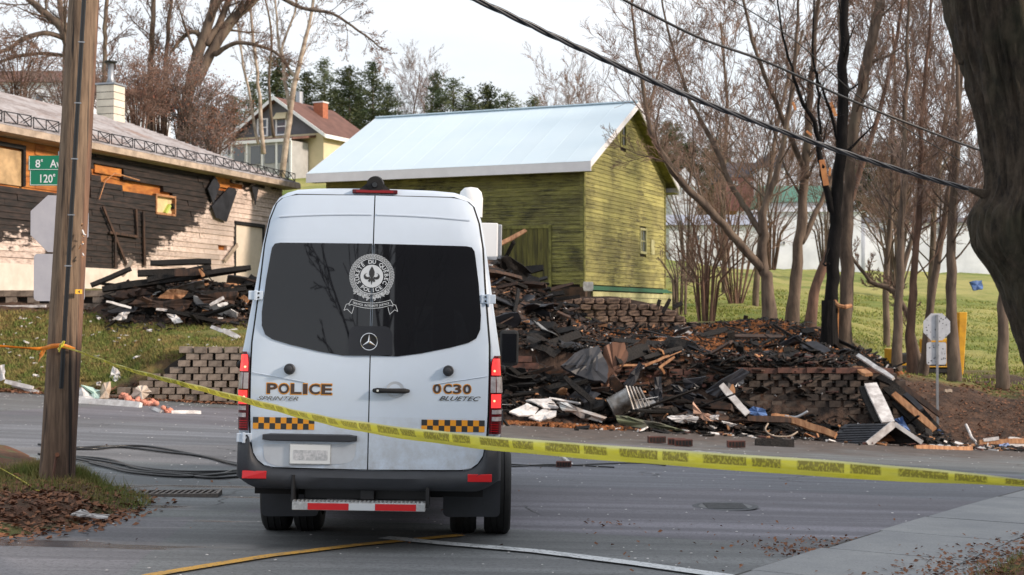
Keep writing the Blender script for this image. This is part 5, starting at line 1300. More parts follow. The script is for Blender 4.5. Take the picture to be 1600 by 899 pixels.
# buildings on the near side of the street, reflected in the van's rear window
db = empty('dark_house_behind', (0, 0, 0), 'dark two-storey house behind the camera, mirrored in the van rear window', 'house')
MB().box(-1.3, 13, -28, -19, -1, 13).build('wall', M['dark_building'], db)
for x in (.5, 3.0, 5.4, 8.6):
    for z in (2.0, 6.2): w_ = MB().box(x - .55, x + .55, -19, -18.95, z, z + 1.9).build('window', simple('dim_frame', (.12, .12, .12), rough=.7), db); MB().box(x - .45, x + .45, -18.95, -18.93, z + .1, z + 1.8).build('pane', M['glass'], w_)
MB().add([(-1.7, -18.6, 13), (13.4, -18.6, 13), (13.4, -28.4, 13), (-1.7, -28.4, 13), (-1.7, -23.5, 16), (13.4, -23.5, 16)], [(0, 1, 5, 4), (2, 3, 4, 5), (1, 2, 5), (3, 0, 4), (0, 3, 2, 1)]).build('roof', M['dark_roof'], db)

# unseen house added on the right, placed and sized to shade this street end
nb = empty('added_shade_house', (0, 0, 0), 'unseen brown two-storey house added right of the street to shade it', 'house')
MB().box(13, 22, -12, 17, -1, 6.6).build('wall', simple('brown_siding', (.22, .17, .13), (.16, .12, .09), 2, .9), nb)
MB().add([(12.5, -12.5, 6.6), (22.5, -12.5, 6.6), (22.5, 17.5, 6.6), (12.5, 17.5, 6.6), (17.5, -12.5, 9.6), (17.5, 17.5, 9.6)], [(1, 2, 5, 4), (3, 0, 4, 5), (0, 1, 4), (2, 3, 5), (0, 3, 2, 1)]).build('roof', M['dark_roof'], nb)
for y in (-8, -2, 4, 10):
    for z in (.8, 3.9): w_ = MB().box(12.95, 13, y - .5, y + .5, z, z + 1.5).build('window', M['white_trim'], nb); MB().box(12.93, 12.95, y - .42, y + .42, z + .08, z + 1.42).build('pane', M['window'], w_)
PD = 14.1; PB = P(88, 764, PD)
# ---------------------------------------------------------------- poles and signs
up_ = empty('utility_pole', (PB.x, PB.y, PB.z), 'weathered wooden utility pole on the left verge with a black cable conduit', 'utility pole')
top = P(133, 0, PD) - PB; ldir = top / top.z; pm = MB(); rows = []
for k in range(40):
    z = -.4 + k * .27; c = ldir * z; r = .170 - .0045 * z + (.02 * max(0, .35 - z)); rows.append([tuple(c + Vector(((r + .006 * nz3(math.cos(a) * 3, math.sin(a) * 3, z * .15, 2)) * math.cos(a), (r + .006 * nz3(math.cos(a) * 3, math.sin(a) * 3, z * .15, 2)) * math.sin(a), 0))) for a in [2 * math.pi * j / 28 for j in range(29)]])
pm.grid(rows).build('shaft', M['pole'], up_, smooth=True)
def on_pole(z, ang, out=.0): r = .170 - .0045 * z + out; return ldir * z + Vector((r * math.cos(ang), r * math.sin(ang), 0))
MB().tube([on_pole(z, R(-76), .012) for z in np.linspace(1.0, 9.5, 12)], .022, 8).build('cable_conduit', M['cable'], up_)
for z in (2.2, 2.7, 3.25, 3.8, 4.4): MB().beam(on_pole(z, R(-86), .03), on_pole(z, R(-66), .03), .02, .012).build('cable_staple', M['galv'], up_)
tz = (764 - 457) / F * PD
MB().box(-.035, .035, -.012, .0, -.022, .022).build('number_tag', M['tag_yellow'], up_).location = on_pole(tz, R(-38), .012)
tt = text('4', 'number_digit', -.012, .012, -.014, .014, M['black'], up_, .02, -.0135, yf=lambda x, z: 0); tt.location = on_pole(tz, R(-38), .012)
up_.children[-2].rotation_euler = up_.children[-1].rotation_euler = (0, 0, R(40))
for o_ in up_.children:
    if o_.name.startswith(('number_tag', 'number_digit')): o_.rotation_euler = (0, 0, R(40))
for k in range(9):
    z = (764 - (355 + 6 * k)) / F * PD; a = on_pole(z, R(-30 + rnd.uniform(-14, 10)), .0); mb = MB().beam(a, a + Vector((rnd.uniform(.01, .035), -.03, rnd.uniform(-.05, .05))), .012, .008); mb.build('splinter', M['white_board'] if k % 2 else M['raw_wood'], up_)
MB().tube([on_pole(.35, R(-75), .02), on_pole(.36, R(-75), .07)], .022, 8).build('rusty_bolt', simple('rust', (.22, .09, .05), rough=.9), up_)
MB().tube([on_pole(.34, R(-78), .025), on_pole(.0, R(-86), .05)], .014, 6).build('ground_rod', simple('rust_rod', (.14, .07, .05), rough=.9), up_)
def octagon(c, r, th, mt, mb=None):
    mb = MB(); a0 = math.pi / 8; p = [(r * math.cos(a0 + k * math.pi / 4), r * math.sin(a0 + k * math.pi / 4)) for k in range(8)]
    mb.add([(x, 0, z) for x, z in p] + [(x, th, z) for x, z in p], [tuple(range(8)), tuple(range(15, 7, -1))] + [(k, 8 + k, 8 + (k + 1) % 8, (k + 1) % 8) for k in range(8)]); return mb
# left stop sign with the street name plates, half hidden by the pole
SD = 16.0; sx_ = xpx(93, SD); sgz = Rd(sx_, SD)
ls = empty('stop_sign', (sx_, SD, sgz), 'back of a dull grey stop sign half hidden behind the utility pole', 'sign')
MB().box(-.03, .03, .02, .06, -.3, zpy(236, SD) - sgz).build('post', M['galv'], ls)
o_ = octagon(0, .345, .006, None).build('octagon_panel', M['sign_back_left'], ls); o_.location = (0, 0, zpy(350, SD) - sgz); o_.rotation_euler = (0, 0, R(30))
o_ = MB().add([(x, y, z) for y in (0, .005) for x, z in round_poly([(-.29, -.25, .05), (.29, -.25, .05), (.29, .25, .05), (-.29, .25, .05)])], []).build('x', M['sign_back_left'], ls); bpy.data.objects.remove(o_)
def plate(mbn, w, h, r, mt, parent, loc, th=.005):
    p = round_poly([(-w / 2, -h / 2, r), (w / 2, -h / 2, r), (w / 2, h / 2, r), (-w / 2, h / 2, r)]); k = len(p)
    o = MB().add([(x, 0, z) for x, z in p] + [(x, th, z) for x, z in p], [tuple(range(k)), tuple(range(2 * k - 1, k - 1, -1))] + [(i, k + i, k + (i + 1) % k, (i + 1) % k) for i in range(k)]).build(mbn, mt, parent); o.location = loc; return o
plate('lower_panel', .56, .53, .05, M['sign_back_left'], ls, (0, 0, zpy(434, SD) - sgz)).rotation_euler = (0, 0, R(30))
ns = empty('street_name_sign', (sx_, SD, sgz), 'two green street name plates, 8e Av over 120e, mounted above the left stop sign', 'sign')
def gplate(x0, x1, py0, py1, t, tx0, tx1, sup, sx0, tilt):
    xa, xb = xpx(x0, SD) - sx_, xpx(x1, SD) - sx_; z1, z0 = zpy(py0, SD) - sgz, zpy(py1, SD) - sgz
    pl = MB().box(xa, xb, -.07, -.065, z0, z1).build('name_plate', M['sign_green'], ns); pl.rotation_euler = (0, 0, 0)
    MB().box(xa + .01, xb - .01, -.0715, -.0702, z0 + .006, z0 + .012).build('border_line', M['sign_white'], pl); MB().box(xa + .006, xa + .012, -.0715, -.0702, z0 + .006, z1 - .01).build('border_line', M['sign_white'], pl)
    h = z1 - z0
    for s_, a, b, c, d in t: text(s_, 'lettering', xpx(a, SD) - sx_, xpx(b, SD) - sx_, z0 + h * c, z0 + h * d, M['sign_white'], pl, .015, -.072, yf=lambda x, z: 0)
gplate(46.5, 128, 244, 267, [('8', 57.5, 65, .18, .72), ('e', 66, 69, .58, .76), ('Av', 80, 97, .18, .72)], 0, 0, '', 0, 0)
gplate(48.5, 128, 266, 291, [('120', 65, 84.5, .18, .70), ('e', 85, 88.5, .56, .74)], 0, 0, '', 0, 0)
# right stop sign, seen from behind
RDp = 33.0; rx = xpx(1463.5, RDp); rgz = Rd(rx, RDp)
rs = empty('stop_sign', (rx, RDp, rgz), 'back of a pale stop sign on a thin galvanised post at the right corner', 'sign')
MB().box(-.028, .028, -.03, .0, -.3, zpy(492, RDp) - rgz).build('post', M['galv'], rs)
SBK = simple('speckled_sign_back', (.60, .62, .66), (.50, .52, .56), 8, .5, metal=.2)
o_ = octagon(0, .338, .006, None).build('octagon_panel', SBK, rs); o_.location = (0, .003, zpy(511, RDp) - rgz)
plate('lower_panel', .46, .52, .06, SBK, rs, (-.01, .003, zpy(552.5, RDp) - rgz))
for k in range(46):
    x, z = rnd.uniform(-.26, .26), rnd.uniform(-.25, .25); zz = zpy(511 if k < 24 else 552, RDp) - rgz + z * (1 if k < 24 else .9)
    s = rnd.uniform(.006, .014); MB().box(x * (1 if k < 24 else .75) - s, x * (1 if k < 24 else .75) + s, .0, .003, zz - s, zz + s).build('dirt_speck', M['black'], rs)

# ---------------------------------------------------------------- police tape
def ribbon(name, pts, widths, tw, m, label, cat='tape', parent=None, ul=1.0, wave=.0):
    P3 = [Vector(p) for p in pts]; dense = []; n = 16
    for i in range(len(P3) - 1):
        a, b, c, d = P3[max(i - 1, 0)], P3[i], P3[i + 1], P3[min(i + 2, len(P3) - 1)]
        for k in range(n):
            t = k / n; dense.append((.5 * ((2 * b) + (c - a) * t + (2 * a - 5 * b + 4 * c - d) * t * t + (3 * b - a - 3 * c + d) * t ** 3), i + t))
    dense.append((P3[-1], len(P3) - 1)); rows = []; uv = []; L = 0
    for j, (p, t) in enumerate(dense):
        if j: L += (p - dense[j - 1][0]).length
        tg = (dense[min(j + 1, len(dense) - 1)][0] - dense[max(j - 1, 0)][0]).normalized(); i = min(int(t), len(widths) - 2); f = t - i
        w = lerp(widths[i], widths[i + 1], f); th = lerp(tw[i], tw[i + 1], f); up = Vector((0, 0, 1)); sd_ = tg.cross(up).normalized(); u = sd_.cross(tg)
        ax = u * math.cos(th) + sd_ * math.sin(th); nn = tg.cross(ax); row = []
        for k in range(7):
            s = k / 6 - .5; cup = (.25 - s * s) * w * .5 * (1 if k else 1) + wave * math.sin(L * 9 + k) * .003
            row.append(tuple(p + ax * (s * w) + nn * cup)); uv.append((L * ul, k / 6))
        rows.append(row)
    mb = MB(); mb.grid(rows); mb.uv = uv; return mb.build(name, m, parent, smooth=True, label=label, cat=cat if parent is None else None)
pt = [(98, 541, 13.88), (150, 559, 13.1), (200, 577, 12.2), (300, 604, 10.7), (400, 630, 9.6), (500, 655, 8.6), (600, 672.5, 7.9), (750, 691, 7.3), (900, 704, 6.9), (1100, 719, 6.5), (1300, 733, 6.25), (1450, 743.5, 6.1), (1600, 755, 6.0), (1720, 765, 5.95)]
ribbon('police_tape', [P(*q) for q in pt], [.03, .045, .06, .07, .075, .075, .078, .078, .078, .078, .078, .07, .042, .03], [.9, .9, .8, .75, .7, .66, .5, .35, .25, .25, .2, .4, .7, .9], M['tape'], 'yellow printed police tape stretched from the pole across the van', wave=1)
op = [(-40, 538, 13.6), (0, 541, 13.75), (40, 544, 13.9), (66, 545, 13.98), (82, 541, 13.91), (100, 541, 13.90), (117, 546, 13.99)]
ribbon('orange_tape', [P(*q) for q in op], [.03, .035, .03, .04, .045, .045, .03], [.6, .8, 1, .2, .1, .1, .3], M['orange_tape'], 'orange tape tied round the utility pole and running off to the left')
ribbon('tape_tail', [P(70, 546, 13.95), P(64, 556, 13.93), P(60, 566, 13.95)], [.03, .04, .02], [0, .2, .5], M['orange_tape'], 'short loose end of orange tape hanging on the pole', 'tape')
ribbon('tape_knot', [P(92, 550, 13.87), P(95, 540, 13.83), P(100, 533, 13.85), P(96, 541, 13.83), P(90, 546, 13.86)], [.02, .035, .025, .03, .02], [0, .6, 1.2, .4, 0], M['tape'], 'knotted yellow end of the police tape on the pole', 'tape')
a, b = G(-8, 743, .12), G(60, 777, .10)
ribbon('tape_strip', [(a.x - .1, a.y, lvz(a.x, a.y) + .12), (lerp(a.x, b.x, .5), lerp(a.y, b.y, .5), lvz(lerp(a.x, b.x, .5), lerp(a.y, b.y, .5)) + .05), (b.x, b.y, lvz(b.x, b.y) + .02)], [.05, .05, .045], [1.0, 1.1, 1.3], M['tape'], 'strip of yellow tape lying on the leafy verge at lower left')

# ---------------------------------------------------------------- overhead lines and fallen cables
def curve_tube(name, pts, r, m, label=None, cat=None, parent=None, n=8, twist=0, strands=1, group=None, sub=10):
    P3 = [Vector(p) for p in pts]; dense = []
    for i in range(len(P3) - 1):
        a, b, c, d = P3[max(i - 1, 0)], P3[i], P3[i + 1], P3[min(i + 2, len(P3) - 1)]
        for k in range(sub):
            t = k / sub; dense.append(.5 * ((2 * b) + (c - a) * t + (2 * a - 5 * b + 4 * c - d) * t * t + (3 * b - a - 3 * c + d) * t ** 3))
    dense.append(P3[-1]); mb = MB(); L = 0; rr = r
    for s in range(strands):
        L = 0; q = []
        for j, p in enumerate(dense):
            if j: L += (p - dense[j - 1]).length
            ph = L * twist + 2 * math.pi * s / strands; o = Vector((0, math.cos(ph), math.sin(ph))) * (r * 1.05 if strands > 1 else 0); q.append(p + o)
        mb.tube(q, r, n)
    return mb.build(name, m, parent, smooth=True, label=label, cat=cat, group=group)
curve_tube('overhead_cable', [P(600, -60, 8.2), P(740, -2, 8.6), P(900, 73, 9.1), P(1070, 148, 9.7), P(1230, 208, 10.3), P(1400, 264, 10.9), P(1525, 298, 11.4), P(1700, 338, 12.0)], .0105, simple('dark_cable_bundle', (.03, .035, .045), rough=.35), 'thick twisted black overhead cable sweeping down to the right tree', 'cable', strands=3, twist=9, sub=60, n=6)
curve_tube('overhead_cable', [P(900, -40, 20), P(975, 0, 20.5), P(1090, 58, 21.5), P(1200, 98, 22.5), P(1330, 157, 24), P(1450, 205, 25), P(1540, 238, 26), P(1700, 290, 28)], .022, M['cable'], 'thin upper overhead wire crossing the right trees', 'cable', sub=20)
curve_tube('overhead_cable', [P(1100, -20, 30), P(1160, 10, 31), P(1250, 70, 33), P(1340, 150, 35), P(1430, 210, 36), P(1520, 262, 38)], .014, M['cable'], 'thinnest dark wire running down behind the charred tree', 'cable', sub=20)
def gpt(px, py, dz): q = G(px, py); return (q.x, q.y, q.z + dz)
cabs = [[(60, 697), (113, 702), (165, 700), (230, 700), (300, 712), (370, 727), (470, 742)], [(100, 704), (150, 704), (190, 701), (260, 709), (320, 716), (376, 730), (480, 738)],
        [(60, 712), (112, 717), (160, 723), (230, 735), (290, 740), (372, 739), (480, 735)], [(110, 718), (150, 726), (210, 739), (280, 745), (330, 750), (372, 748), (480, 742)],
        [(140, 726), (170, 733), (210, 742), (290, 748), (370, 742), (470, 738)], [(113, 716), (170, 721), (215, 735), (270, 742), (340, 744), (376, 737), (480, 734)]]
cl = ['topmost black cable looping on the road left of the van', 'second black cable touching the topmost one left of the van', 'black cable leaving the pole foot and running under the others', 'lowest black cable lying nearest the gutter left of the van', 'short-ended black cable in the lower bundle left of the van', 'black cable through the middle of the lower bundle left of the van']
for c, l_ in zip(cabs, cl): curve_tube('fallen_cable', [gpt(x, y, .022) for x, y in c], .016, M['cable'], l_, 'cable', group='fallen cables on the road')
for c, l_ in (([(700, 723), (786, 727), (860, 730), (930, 727), (1000, 725), (1040, 729)], 'thin black cable on the road right of the van'), ([(700, 728), (790, 731), (850, 728), (900, 729), (960, 732)], 'second thin cable by the loose brick')):
    curve_tube('fallen_cable', [gpt(x, y, .015) for x, y in c], .010, M['cable'], l_, 'cable', group='fallen cables on the road')
# ---------------------------------------------------------------- trees
class TB:                          # a tree's wood (thick) and twigs (thin), two meshes
    def __init__(s, seed): s.w = MB(); s.t = MB(); s.r = random.Random(seed); s.tips = []
def limb(tb, p, d, r, L, lvl, prm):
    rg = tb.r; n = prm['seg'][lvl]; pts = [p.copy()]; rad = [r]; d = d.normalized(); st = L / n; wob = prm['wob'][lvl]; up = prm['up'][lvl]; rend = prm['taper'][lvl]
    for i in range(n):
        d = d + Vector((rg.gauss(0, wob), rg.gauss(0, wob), rg.gauss(0, wob) + up)); d.normalize()
        p = p + d * st; pts.append(p.copy()); rad.append(max(prm['rmin'], r * (1 - (1 - rend) * (i + 1) / n)))
    tgt = tb.w if lvl < prm['split'] else tb.t
    tgt.tube(pts, rad, (8, 6, 4, 3, 3)[lvl] if lvl < 5 else 3, cap=False)
    kids(tb, pts, rad, L, lvl, prm)
def kids(tb, pts, rad, L, lvl, prm, start=None):
    rg = tb.r
    if lvl >= prm['levels']:
        tb.tips.append(pts[-1]); tb.tips.append(pts[len(pts) // 2]); return
    k = prm['kids'][lvl]; k = int(k) + (rg.random() < k % 1); s0 = prm['start'][lvl] if start is None else start
    n = len(pts) - 1
    for j in range(k):
        t = s0 + (1 - s0) * (j + rg.random() * .9) / k; f = min(t * n, n - 1e-3); i = int(f); q = pts[i].lerp(pts[i + 1], f - i); r = lerp(rad[i], rad[i + 1], f - i)
        ax = (pts[i + 1] - pts[i]).normalized(); o = ax.orthogonal().normalized(); o.rotate(Matrix.Rotation(rg.uniform(0, 6.283), 3, ax))
        sp = prm['spread'][lvl] * rg.uniform(.7, 1.3); d = ax * math.cos(sp) + o * math.sin(sp)
        limb(tb, q, d, r * prm['rr'][lvl] * rg.uniform(.75, 1.0), L * prm['lr'][lvl] * rg.uniform(.6, 1.15) * (1 - .35 * t), lvl + 1, prm)
BASE = dict(seg=[10, 6, 5, 4, 3], wob=[.05, .10, .10, .09, .08], up=[.02, .08, .06, .05, .03], taper=[.35, .25, .3, .4, .5], rmin=.0045, split=2, levels=4, kids=[12, 6, 5, 4], start=[.35, .2, .15, .1], spread=[.75, .62, .55, .5], rr=[.5, .5, .5, .55], lr=[.45, .5, .5, .55])
def prm(**k): d = dict(BASE); d.update(k); return d
def finish(tb, name, label, loc, wood, twig, cat='tree', group=None, leaves=None, shared=None):
    t = empty(name, loc, label, cat, group)
    if tb.w.v: tb.w.build('trunk', wood, t, smooth=True)
    if tb.t.v: tb.t.build('crown', twig, t)
    if leaves:
        n, sz, mt = leaves; mb = MB(); rg = tb.r
        for _ in range(n):
            p = rg.choice(tb.tips) + Vector((rg.gauss(0, .15), rg.gauss(0, .15), rg.gauss(0, .15))); a = Vector((rg.gauss(0, 1), rg.gauss(0, 1), rg.gauss(0, 1))).normalized() * sz * rg.uniform(.6, 1.3); b = a.orthogonal().normalized() * sz * .6
            mb.add([p - a, p - b, p + a, p + b], [(0, 1, 2, 3)])
        mb.build('foliage', mt, t, kind='stuff')
    return t
def hero(name, label, D, stems, pr, seed, wood='bark', twig='twig', group=None, leaves=None, start=.35, cat='tree'):
    """stems: list of (D offset, [(px, py, width px)...], limb length factor)"""
    tb = TB(seed); px0, py0 = stems[0][1][0][:2]; base = P(px0, py0, D); base.z = min(base.z, Z(base.x, base.y)) if cat == 'tree' else base.z
    for dD, pl, lf, st in stems:
        pts = []; rad = []
        for i, (x, y, w) in enumerate(pl): pts.append(P(x, y, D + dD * i / max(1, len(pl) - 1)) - base); rad.append(w / F * D / 2 * .67)
        if pl[0][:2] == (px0, py0): pts[0] = pts[0] + Vector((0, 0, -.5)); rad[0] *= 1.25
        q = []; qr = []; n = 4
        for i in range(len(pts) - 1):
            a, b, c, d = pts[max(i - 1, 0)], pts[i], pts[i + 1], pts[min(i + 2, len(pts) - 1)]
            for k in range(n):
                t = k / n; q.append(.5 * ((2 * b) + (c - a) * t + (2 * a - 5 * b + 4 * c - d) * t * t + (3 * b - a - 3 * c + d) * t ** 3) + Vector((tb.r.gauss(0, .02), tb.r.gauss(0, .02), 0))); qr.append(lerp(rad[i], rad[i + 1], t) * tb.r.uniform(.94, 1.06))
        q.append(pts[-1]); qr.append(rad[-1]); tb.w.tube(q, qr, 10, cap=True)
        Ltot = sum((q[i + 1] - q[i]).length for i in range(len(q) - 1)); kids(tb, q, [r * .8 for r in qr], Ltot * lf, 0, pr, start=st)
    return finish(tb, name, label, base, M[wood], M[twig], cat, group, leaves)

HP = prm(kids=[14, 6, 6, 4], lr=[.34, .55, .6, .75], rr=[.42, .5, .5, .6], rmin=.0055)
hero('bare_tree', 'leaning bare tree forking low, second trunk right of the green barn', 45,
     [(0, [(1206, 502, 34), (1197, 440, 27), (1192, 415, 26), (1192, 368, 21), (1194, 322, 18), (1210, 282, 15), (1226, 212, 12), (1240, 120, 9), (1246, 30, 7), (1250, -60, 4)], .9, .4),
      (-2, [(1194, 425, 22), (1152, 376, 19), (1108, 328, 18), (1052, 268, 16), (1018, 205, 12), (1004, 130, 9), (990, 40, 6), (985, -40, 3)], .9, .3),
      (2, [(1192, 370, 15), (1168, 330, 14), (1140, 285, 14), (1112, 218, 12), (1080, 160, 9), (1056, 90, 7), (1036, 10, 5), (1030, -60, 3)], .9, .3)], HP, 11)
hero('bare_tree', 'straight bare tree just left of the charred trunk', 46, [(0, [(1237, 510, 34), (1241, 460, 28), (1250, 360, 24), (1256, 292, 22), (1262, 200, 18), (1270, 100, 14), (1278, 0, 10), (1284, -80, 6)], .8, .35),
     (2, [(1252, 380, 14), (1275, 330, 13), (1300, 275, 11), (1330, 190, 9), (1352, 100, 6), (1365, 0, 4)], .8, .3), (-2, [(1258, 270, 14), (1230, 200, 12), (1195, 120, 10), (1170, 40, 7), (1150, -50, 4)], .8, .3)], HP, 12)
hero('bare_tree', 'slanting bare trunk disappearing behind the charred tree', 45, [(0, [(1262, 518, 28), (1272, 460, 23), (1290, 405, 21), (1312, 360, 18), (1340, 280, 14), (1372, 180, 11), (1400, 60, 8), (1415, -50, 5)], .7, .5)], HP, 13, wood='bark_red')
# the charred tree and the split live trunk it stands against
ct = hero('charred_tree', 'fire-blackened tree trunk at the right end of the debris', 38, [(0, [(1296, 556, 34), (1299, 470, 31), (1302, 400, 29), (1308, 300, 27), (1316, 180, 25), (1319, 80, 22), (1320, 0, 19), (1322, -80, 15)], .28, .45),
     (-.6, [(1306, 345, 19), (1293, 300, 16), (1283, 262, 14), (1276, 205, 12), (1250, 150, 8), (1232, 90, 6), (1218, 20, 4), (1210, -40, 3)], .5, .3),
     (.6, [(1281, 210, 6), (1279, 150, 6), (1271, 90, 5), (1272, 0, 4)], .5, .3),
     (-.6, [(1311, 230, 9), (1302, 190, 8), (1288, 150, 6), (1272, 108, 5)], .5, .4),
     (-.5, [(1298, 378, 5), (1290, 400, 5), (1288, 415, 4), (1296, 412, 4)], .2, .9)], prm(kids=[7, 4, 3, 2], lr=[.4, .5, .5, .5], rmin=.006, levels=3), 21, wood='char_bark', twig='charred')
def strip_on(t, a, b, w, nm='peeled_strip', mt='peeled', D=37.75, th=.04):
    MB().beam(P(*a, D) - t.location, P(*b, D) - t.location, w, th, up=(0, 1, 0)).build(nm, M[mt], t)
strip_on(ct, (1284, 250), (1291, 290), .15, D=37.72); strip_on(ct, (1297, 262), (1296, 275), .06, D=37.7); strip_on(ct, (1298, 160), (1306, 182), .08, D=37.6); strip_on(ct, (1239, 160), (1243, 172), .06, D=37.6); strip_on(ct, (1260, 205), (1268, 212), .06, D=37.6)
MB().tube([P(1294, 556, 37.5) - ct.location, P(1294, 510, 37.5) - ct.location, P(1295, 470, 37.55) - ct.location], [.24, .20, .19], 9, jag=.25).build('burnt_stub', M['char_bark'], ct)
lt_ = hero('split_trunk', 'rough brown live trunk with torn bark rising behind the charred tree', 38.4, [(0, [(1319, 558, 32), (1320, 500, 34), (1323, 420, 30), (1323, 330, 28), (1330, 240, 24), (1342, 160, 26), (1358, 80, 25), (1374, 10, 22), (1390, -70, 18)], .35, .55), (1, [(1326, 250, 16), (1320, 190, 14), (1316, 100, 12), (1312, 0, 10), (1308, -60, 8)], .4, .5)], prm(kids=[8, 5, 4, 3], lr=[.35, .5, .5, .5], rmin=.006), 22, wood='bark')
MB().tube([P(1303, 470, 37.9) - lt_.location, P(1310, 478, 37.7) - lt_.location, P(1320, 480, 37.7) - lt_.location, P(1329, 478, 37.9) - lt_.location], .06, 7).build('root_collar', M['raw_wood'], lt_)
MB().beam(P(1306, 560, 37.9) - lt_.location, P(1308, 480, 37.95) - lt_.location, .10, .05, up=(0, 1, 0)).build('torn_bark', M['peeled'], lt_)
# row of trees to the right
HR = prm(kids=[15, 6, 5, 4], lr=[.28, .58, .6, .75], rr=[.36, .5, .5, .6], up=[.02, .16, .10, .06, .03], rmin=.0055, spread=[.9, .55, .5, .5])
rowt = [(38, [(1400, 566, 24), (1404, 480, 20), (1408, 380, 17), (1412, 280, 14), (1415, 150, 10), (1420, 20, 7), (1424, -80, 4)], 'slim dark trunk first right of the charred tree', 'bark'),
        (38.6, [(1424, 572, 22), (1424, 500, 19), (1428, 420, 17), (1436, 330, 14), (1440, 200, 10), (1450, 60, 7), (1456, -60, 4)], 'reddish trunk standing just left of the right stop sign', 'bark_red'),
        (39.2, [(1441, 574, 20), (1452, 500, 18), (1462, 420, 16), (1478, 330, 14), (1490, 230, 10), (1506, 100, 7), (1512, -40, 4)], 'slanting trunk directly behind the right stop sign', 'bark'),
        (38.2, [(1490, 580, 30), (1487, 500, 25), (1486, 400, 22), (1490, 300, 17), (1498, 180, 12), (1494, 50, 8), (1490, -60, 5)], 'thickest trunk of the right row, right of the stop sign', 'bark'),
        (37.5, [(1566, 592, 26), (1567, 500, 23), (1568, 420, 20), (1562, 330, 16), (1550, 220, 12), (1556, 100, 8), (1560, -40, 5)], 'last trunk of the right row beside the near tree', 'bark')]
for i, (D, pl, lab, w) in enumerate(rowt): hero('bare_tree', lab, D, [(0, pl, .9, .30)], HR, 31 + i, wood=w, twig='twig' if i % 2 else 'twig_grey')
# fallen-looking low limbs between
hero('bare_tree', 'low leaning limb reaching left from the right row', 41, [(0, [(1440, 560, 14), (1420, 500, 13), (1395, 455, 14), (1360, 440, 10), (1330, 400, 7)], .6, .2), (0, [(1398, 462, 13), (1420, 390, 12), (1440, 330, 10), (1480, 250, 6), (1520, 200, 4)], .6, .3)], HR, 41)
# multi-stemmed shrub right of the barn
def shrub(name, label, D, px, py, spread_px, top_py, n, seed, twig='twig', leaves=None, prmk=None, w=4, group=None):
    tb = TB(seed); base = P(px, py, D); pr = prmk or prm(seg=[6, 4, 3, 3, 3], kids=[5, 4, 3], levels=3, lr=[.45, .5, .5], up=[.01, .05, .03, .02, .02], split=1, rmin=.006)
    for k in range(n):
        t = (k + .5) / n * 2 - 1 + tb.r.uniform(-.1, .1); tx = px + t * spread_px; ty = top_py + abs(t) ** 2 * (py - top_py) * .35 * tb.r.uniform(.6, 1.2)
        a = Vector((t * .25, tb.r.uniform(-.3, .3), -.3)); b = P(tx, ty, D + tb.r.uniform(-1, 1)) - base; m_ = b * .45 + Vector((-b.x * .15, 0, b.z * .08)); pts = [a, a.lerp(m_, .5), m_, m_.lerp(b, .5) + Vector((0, 0, .05)), b]; r = w / F * D / 2 * tb.r.uniform(.7, 1.3)
        tb.w.tube(pts, [r, r * .85, r * .7, r * .5, r * .3], 6, cap=False); kids(tb, pts, [r, r * .85, r * .7, r * .5, r * .3], b.length * .9, 0, pr, start=.3)
    return finish(tb, name, label, base, M['bark_red'] if twig == 'twig' else M['bark'], M[twig], 'shrub', group, leaves)
shrub('bare_shrub', 'many-stemmed bare shrub right of the green barn', 47, 1103, 492, 66, 345, 14, 51, w=4.5)
shrub('bare_shrub', 'pale arching shrub close against the barn gable', 49, 1062, 478, 44, 390, 8, 52, twig='twig_grey')
for i, (D, px, py, sp, ty, n, lab) in enumerate([(60, 1150, 470, 120, 285, 13, 'brown brush between the barn and the long shed'), (80, 1075, 440, 70, 250, 12, 'reddish brush behind the barn gable'), (90, 1130, 400, 90, 225, 13, 'far brown brush below the dark-roofed house'), (75, 1400, 450, 120, 225, 16, 'distant brush rising before the right-hand white shed'), (95, 1205, 415, 55, 290, 14, 'brown brush masking the left end of the long shed'), (95, 1290, 415, 60, 285, 14, 'brown brush masking the middle of the long shed'), (92, 1400, 415, 70, 270, 14, 'brown brush masking the gap between the white sheds')]): shrub('bare_shrub', lab, D, px, py, sp, ty, n, 60 + i, twig=('twig', 'twig_grey')[i % 2], w=3.2)

# shared bare trees for the distance
def protot(seed, H, r, pr):
    tb = TB(seed); d = Vector((0, 0, 1)); limb(tb, Vector((0, 0, -.5)), d, r, H, 0, pr); t = empty('bare_tree', (0, 0, 0)); tb.w.build('trunk', M['bark'], t, smooth=True); tb.t.build('crown', M['twig'], t); return t
FP = prm(kids=[18, 7, 5, 4], lr=[.5, .52, .6, .7], rr=[.34, .5, .5, .6], up=[.02, .12, .08, .05, .03], rmin=.009, start=[.22, .15, .1, .1], spread=[.75, .55, .5, .5])
protos = [protot(70 + k, 11, .12, FP) for k in range(4)]; used = [False] * 4
def far_tree(k, px, D, H, label, group=None, wood=None, twig=None, top=None):
    o = protos[k]
    if used[k]: o = copy_tree(o)
    used[k] = True; b = Gz(px, D, -.1)
    if top is not None: H = zpy(top, D) - b.z
    s = H / 12.5; o.location = b; o.scale = (s, s, s); o.rotation_euler = (0, 0, rnd.uniform(0, 6.28)); tag(o, label, 'tree', group)
    if wood or twig:
        for c in o.children:
            mt = wood if c.name.startswith('trunk') else twig
            if mt: c.data = c.data.copy(); c.data.materials[0] = M[mt]
    return o
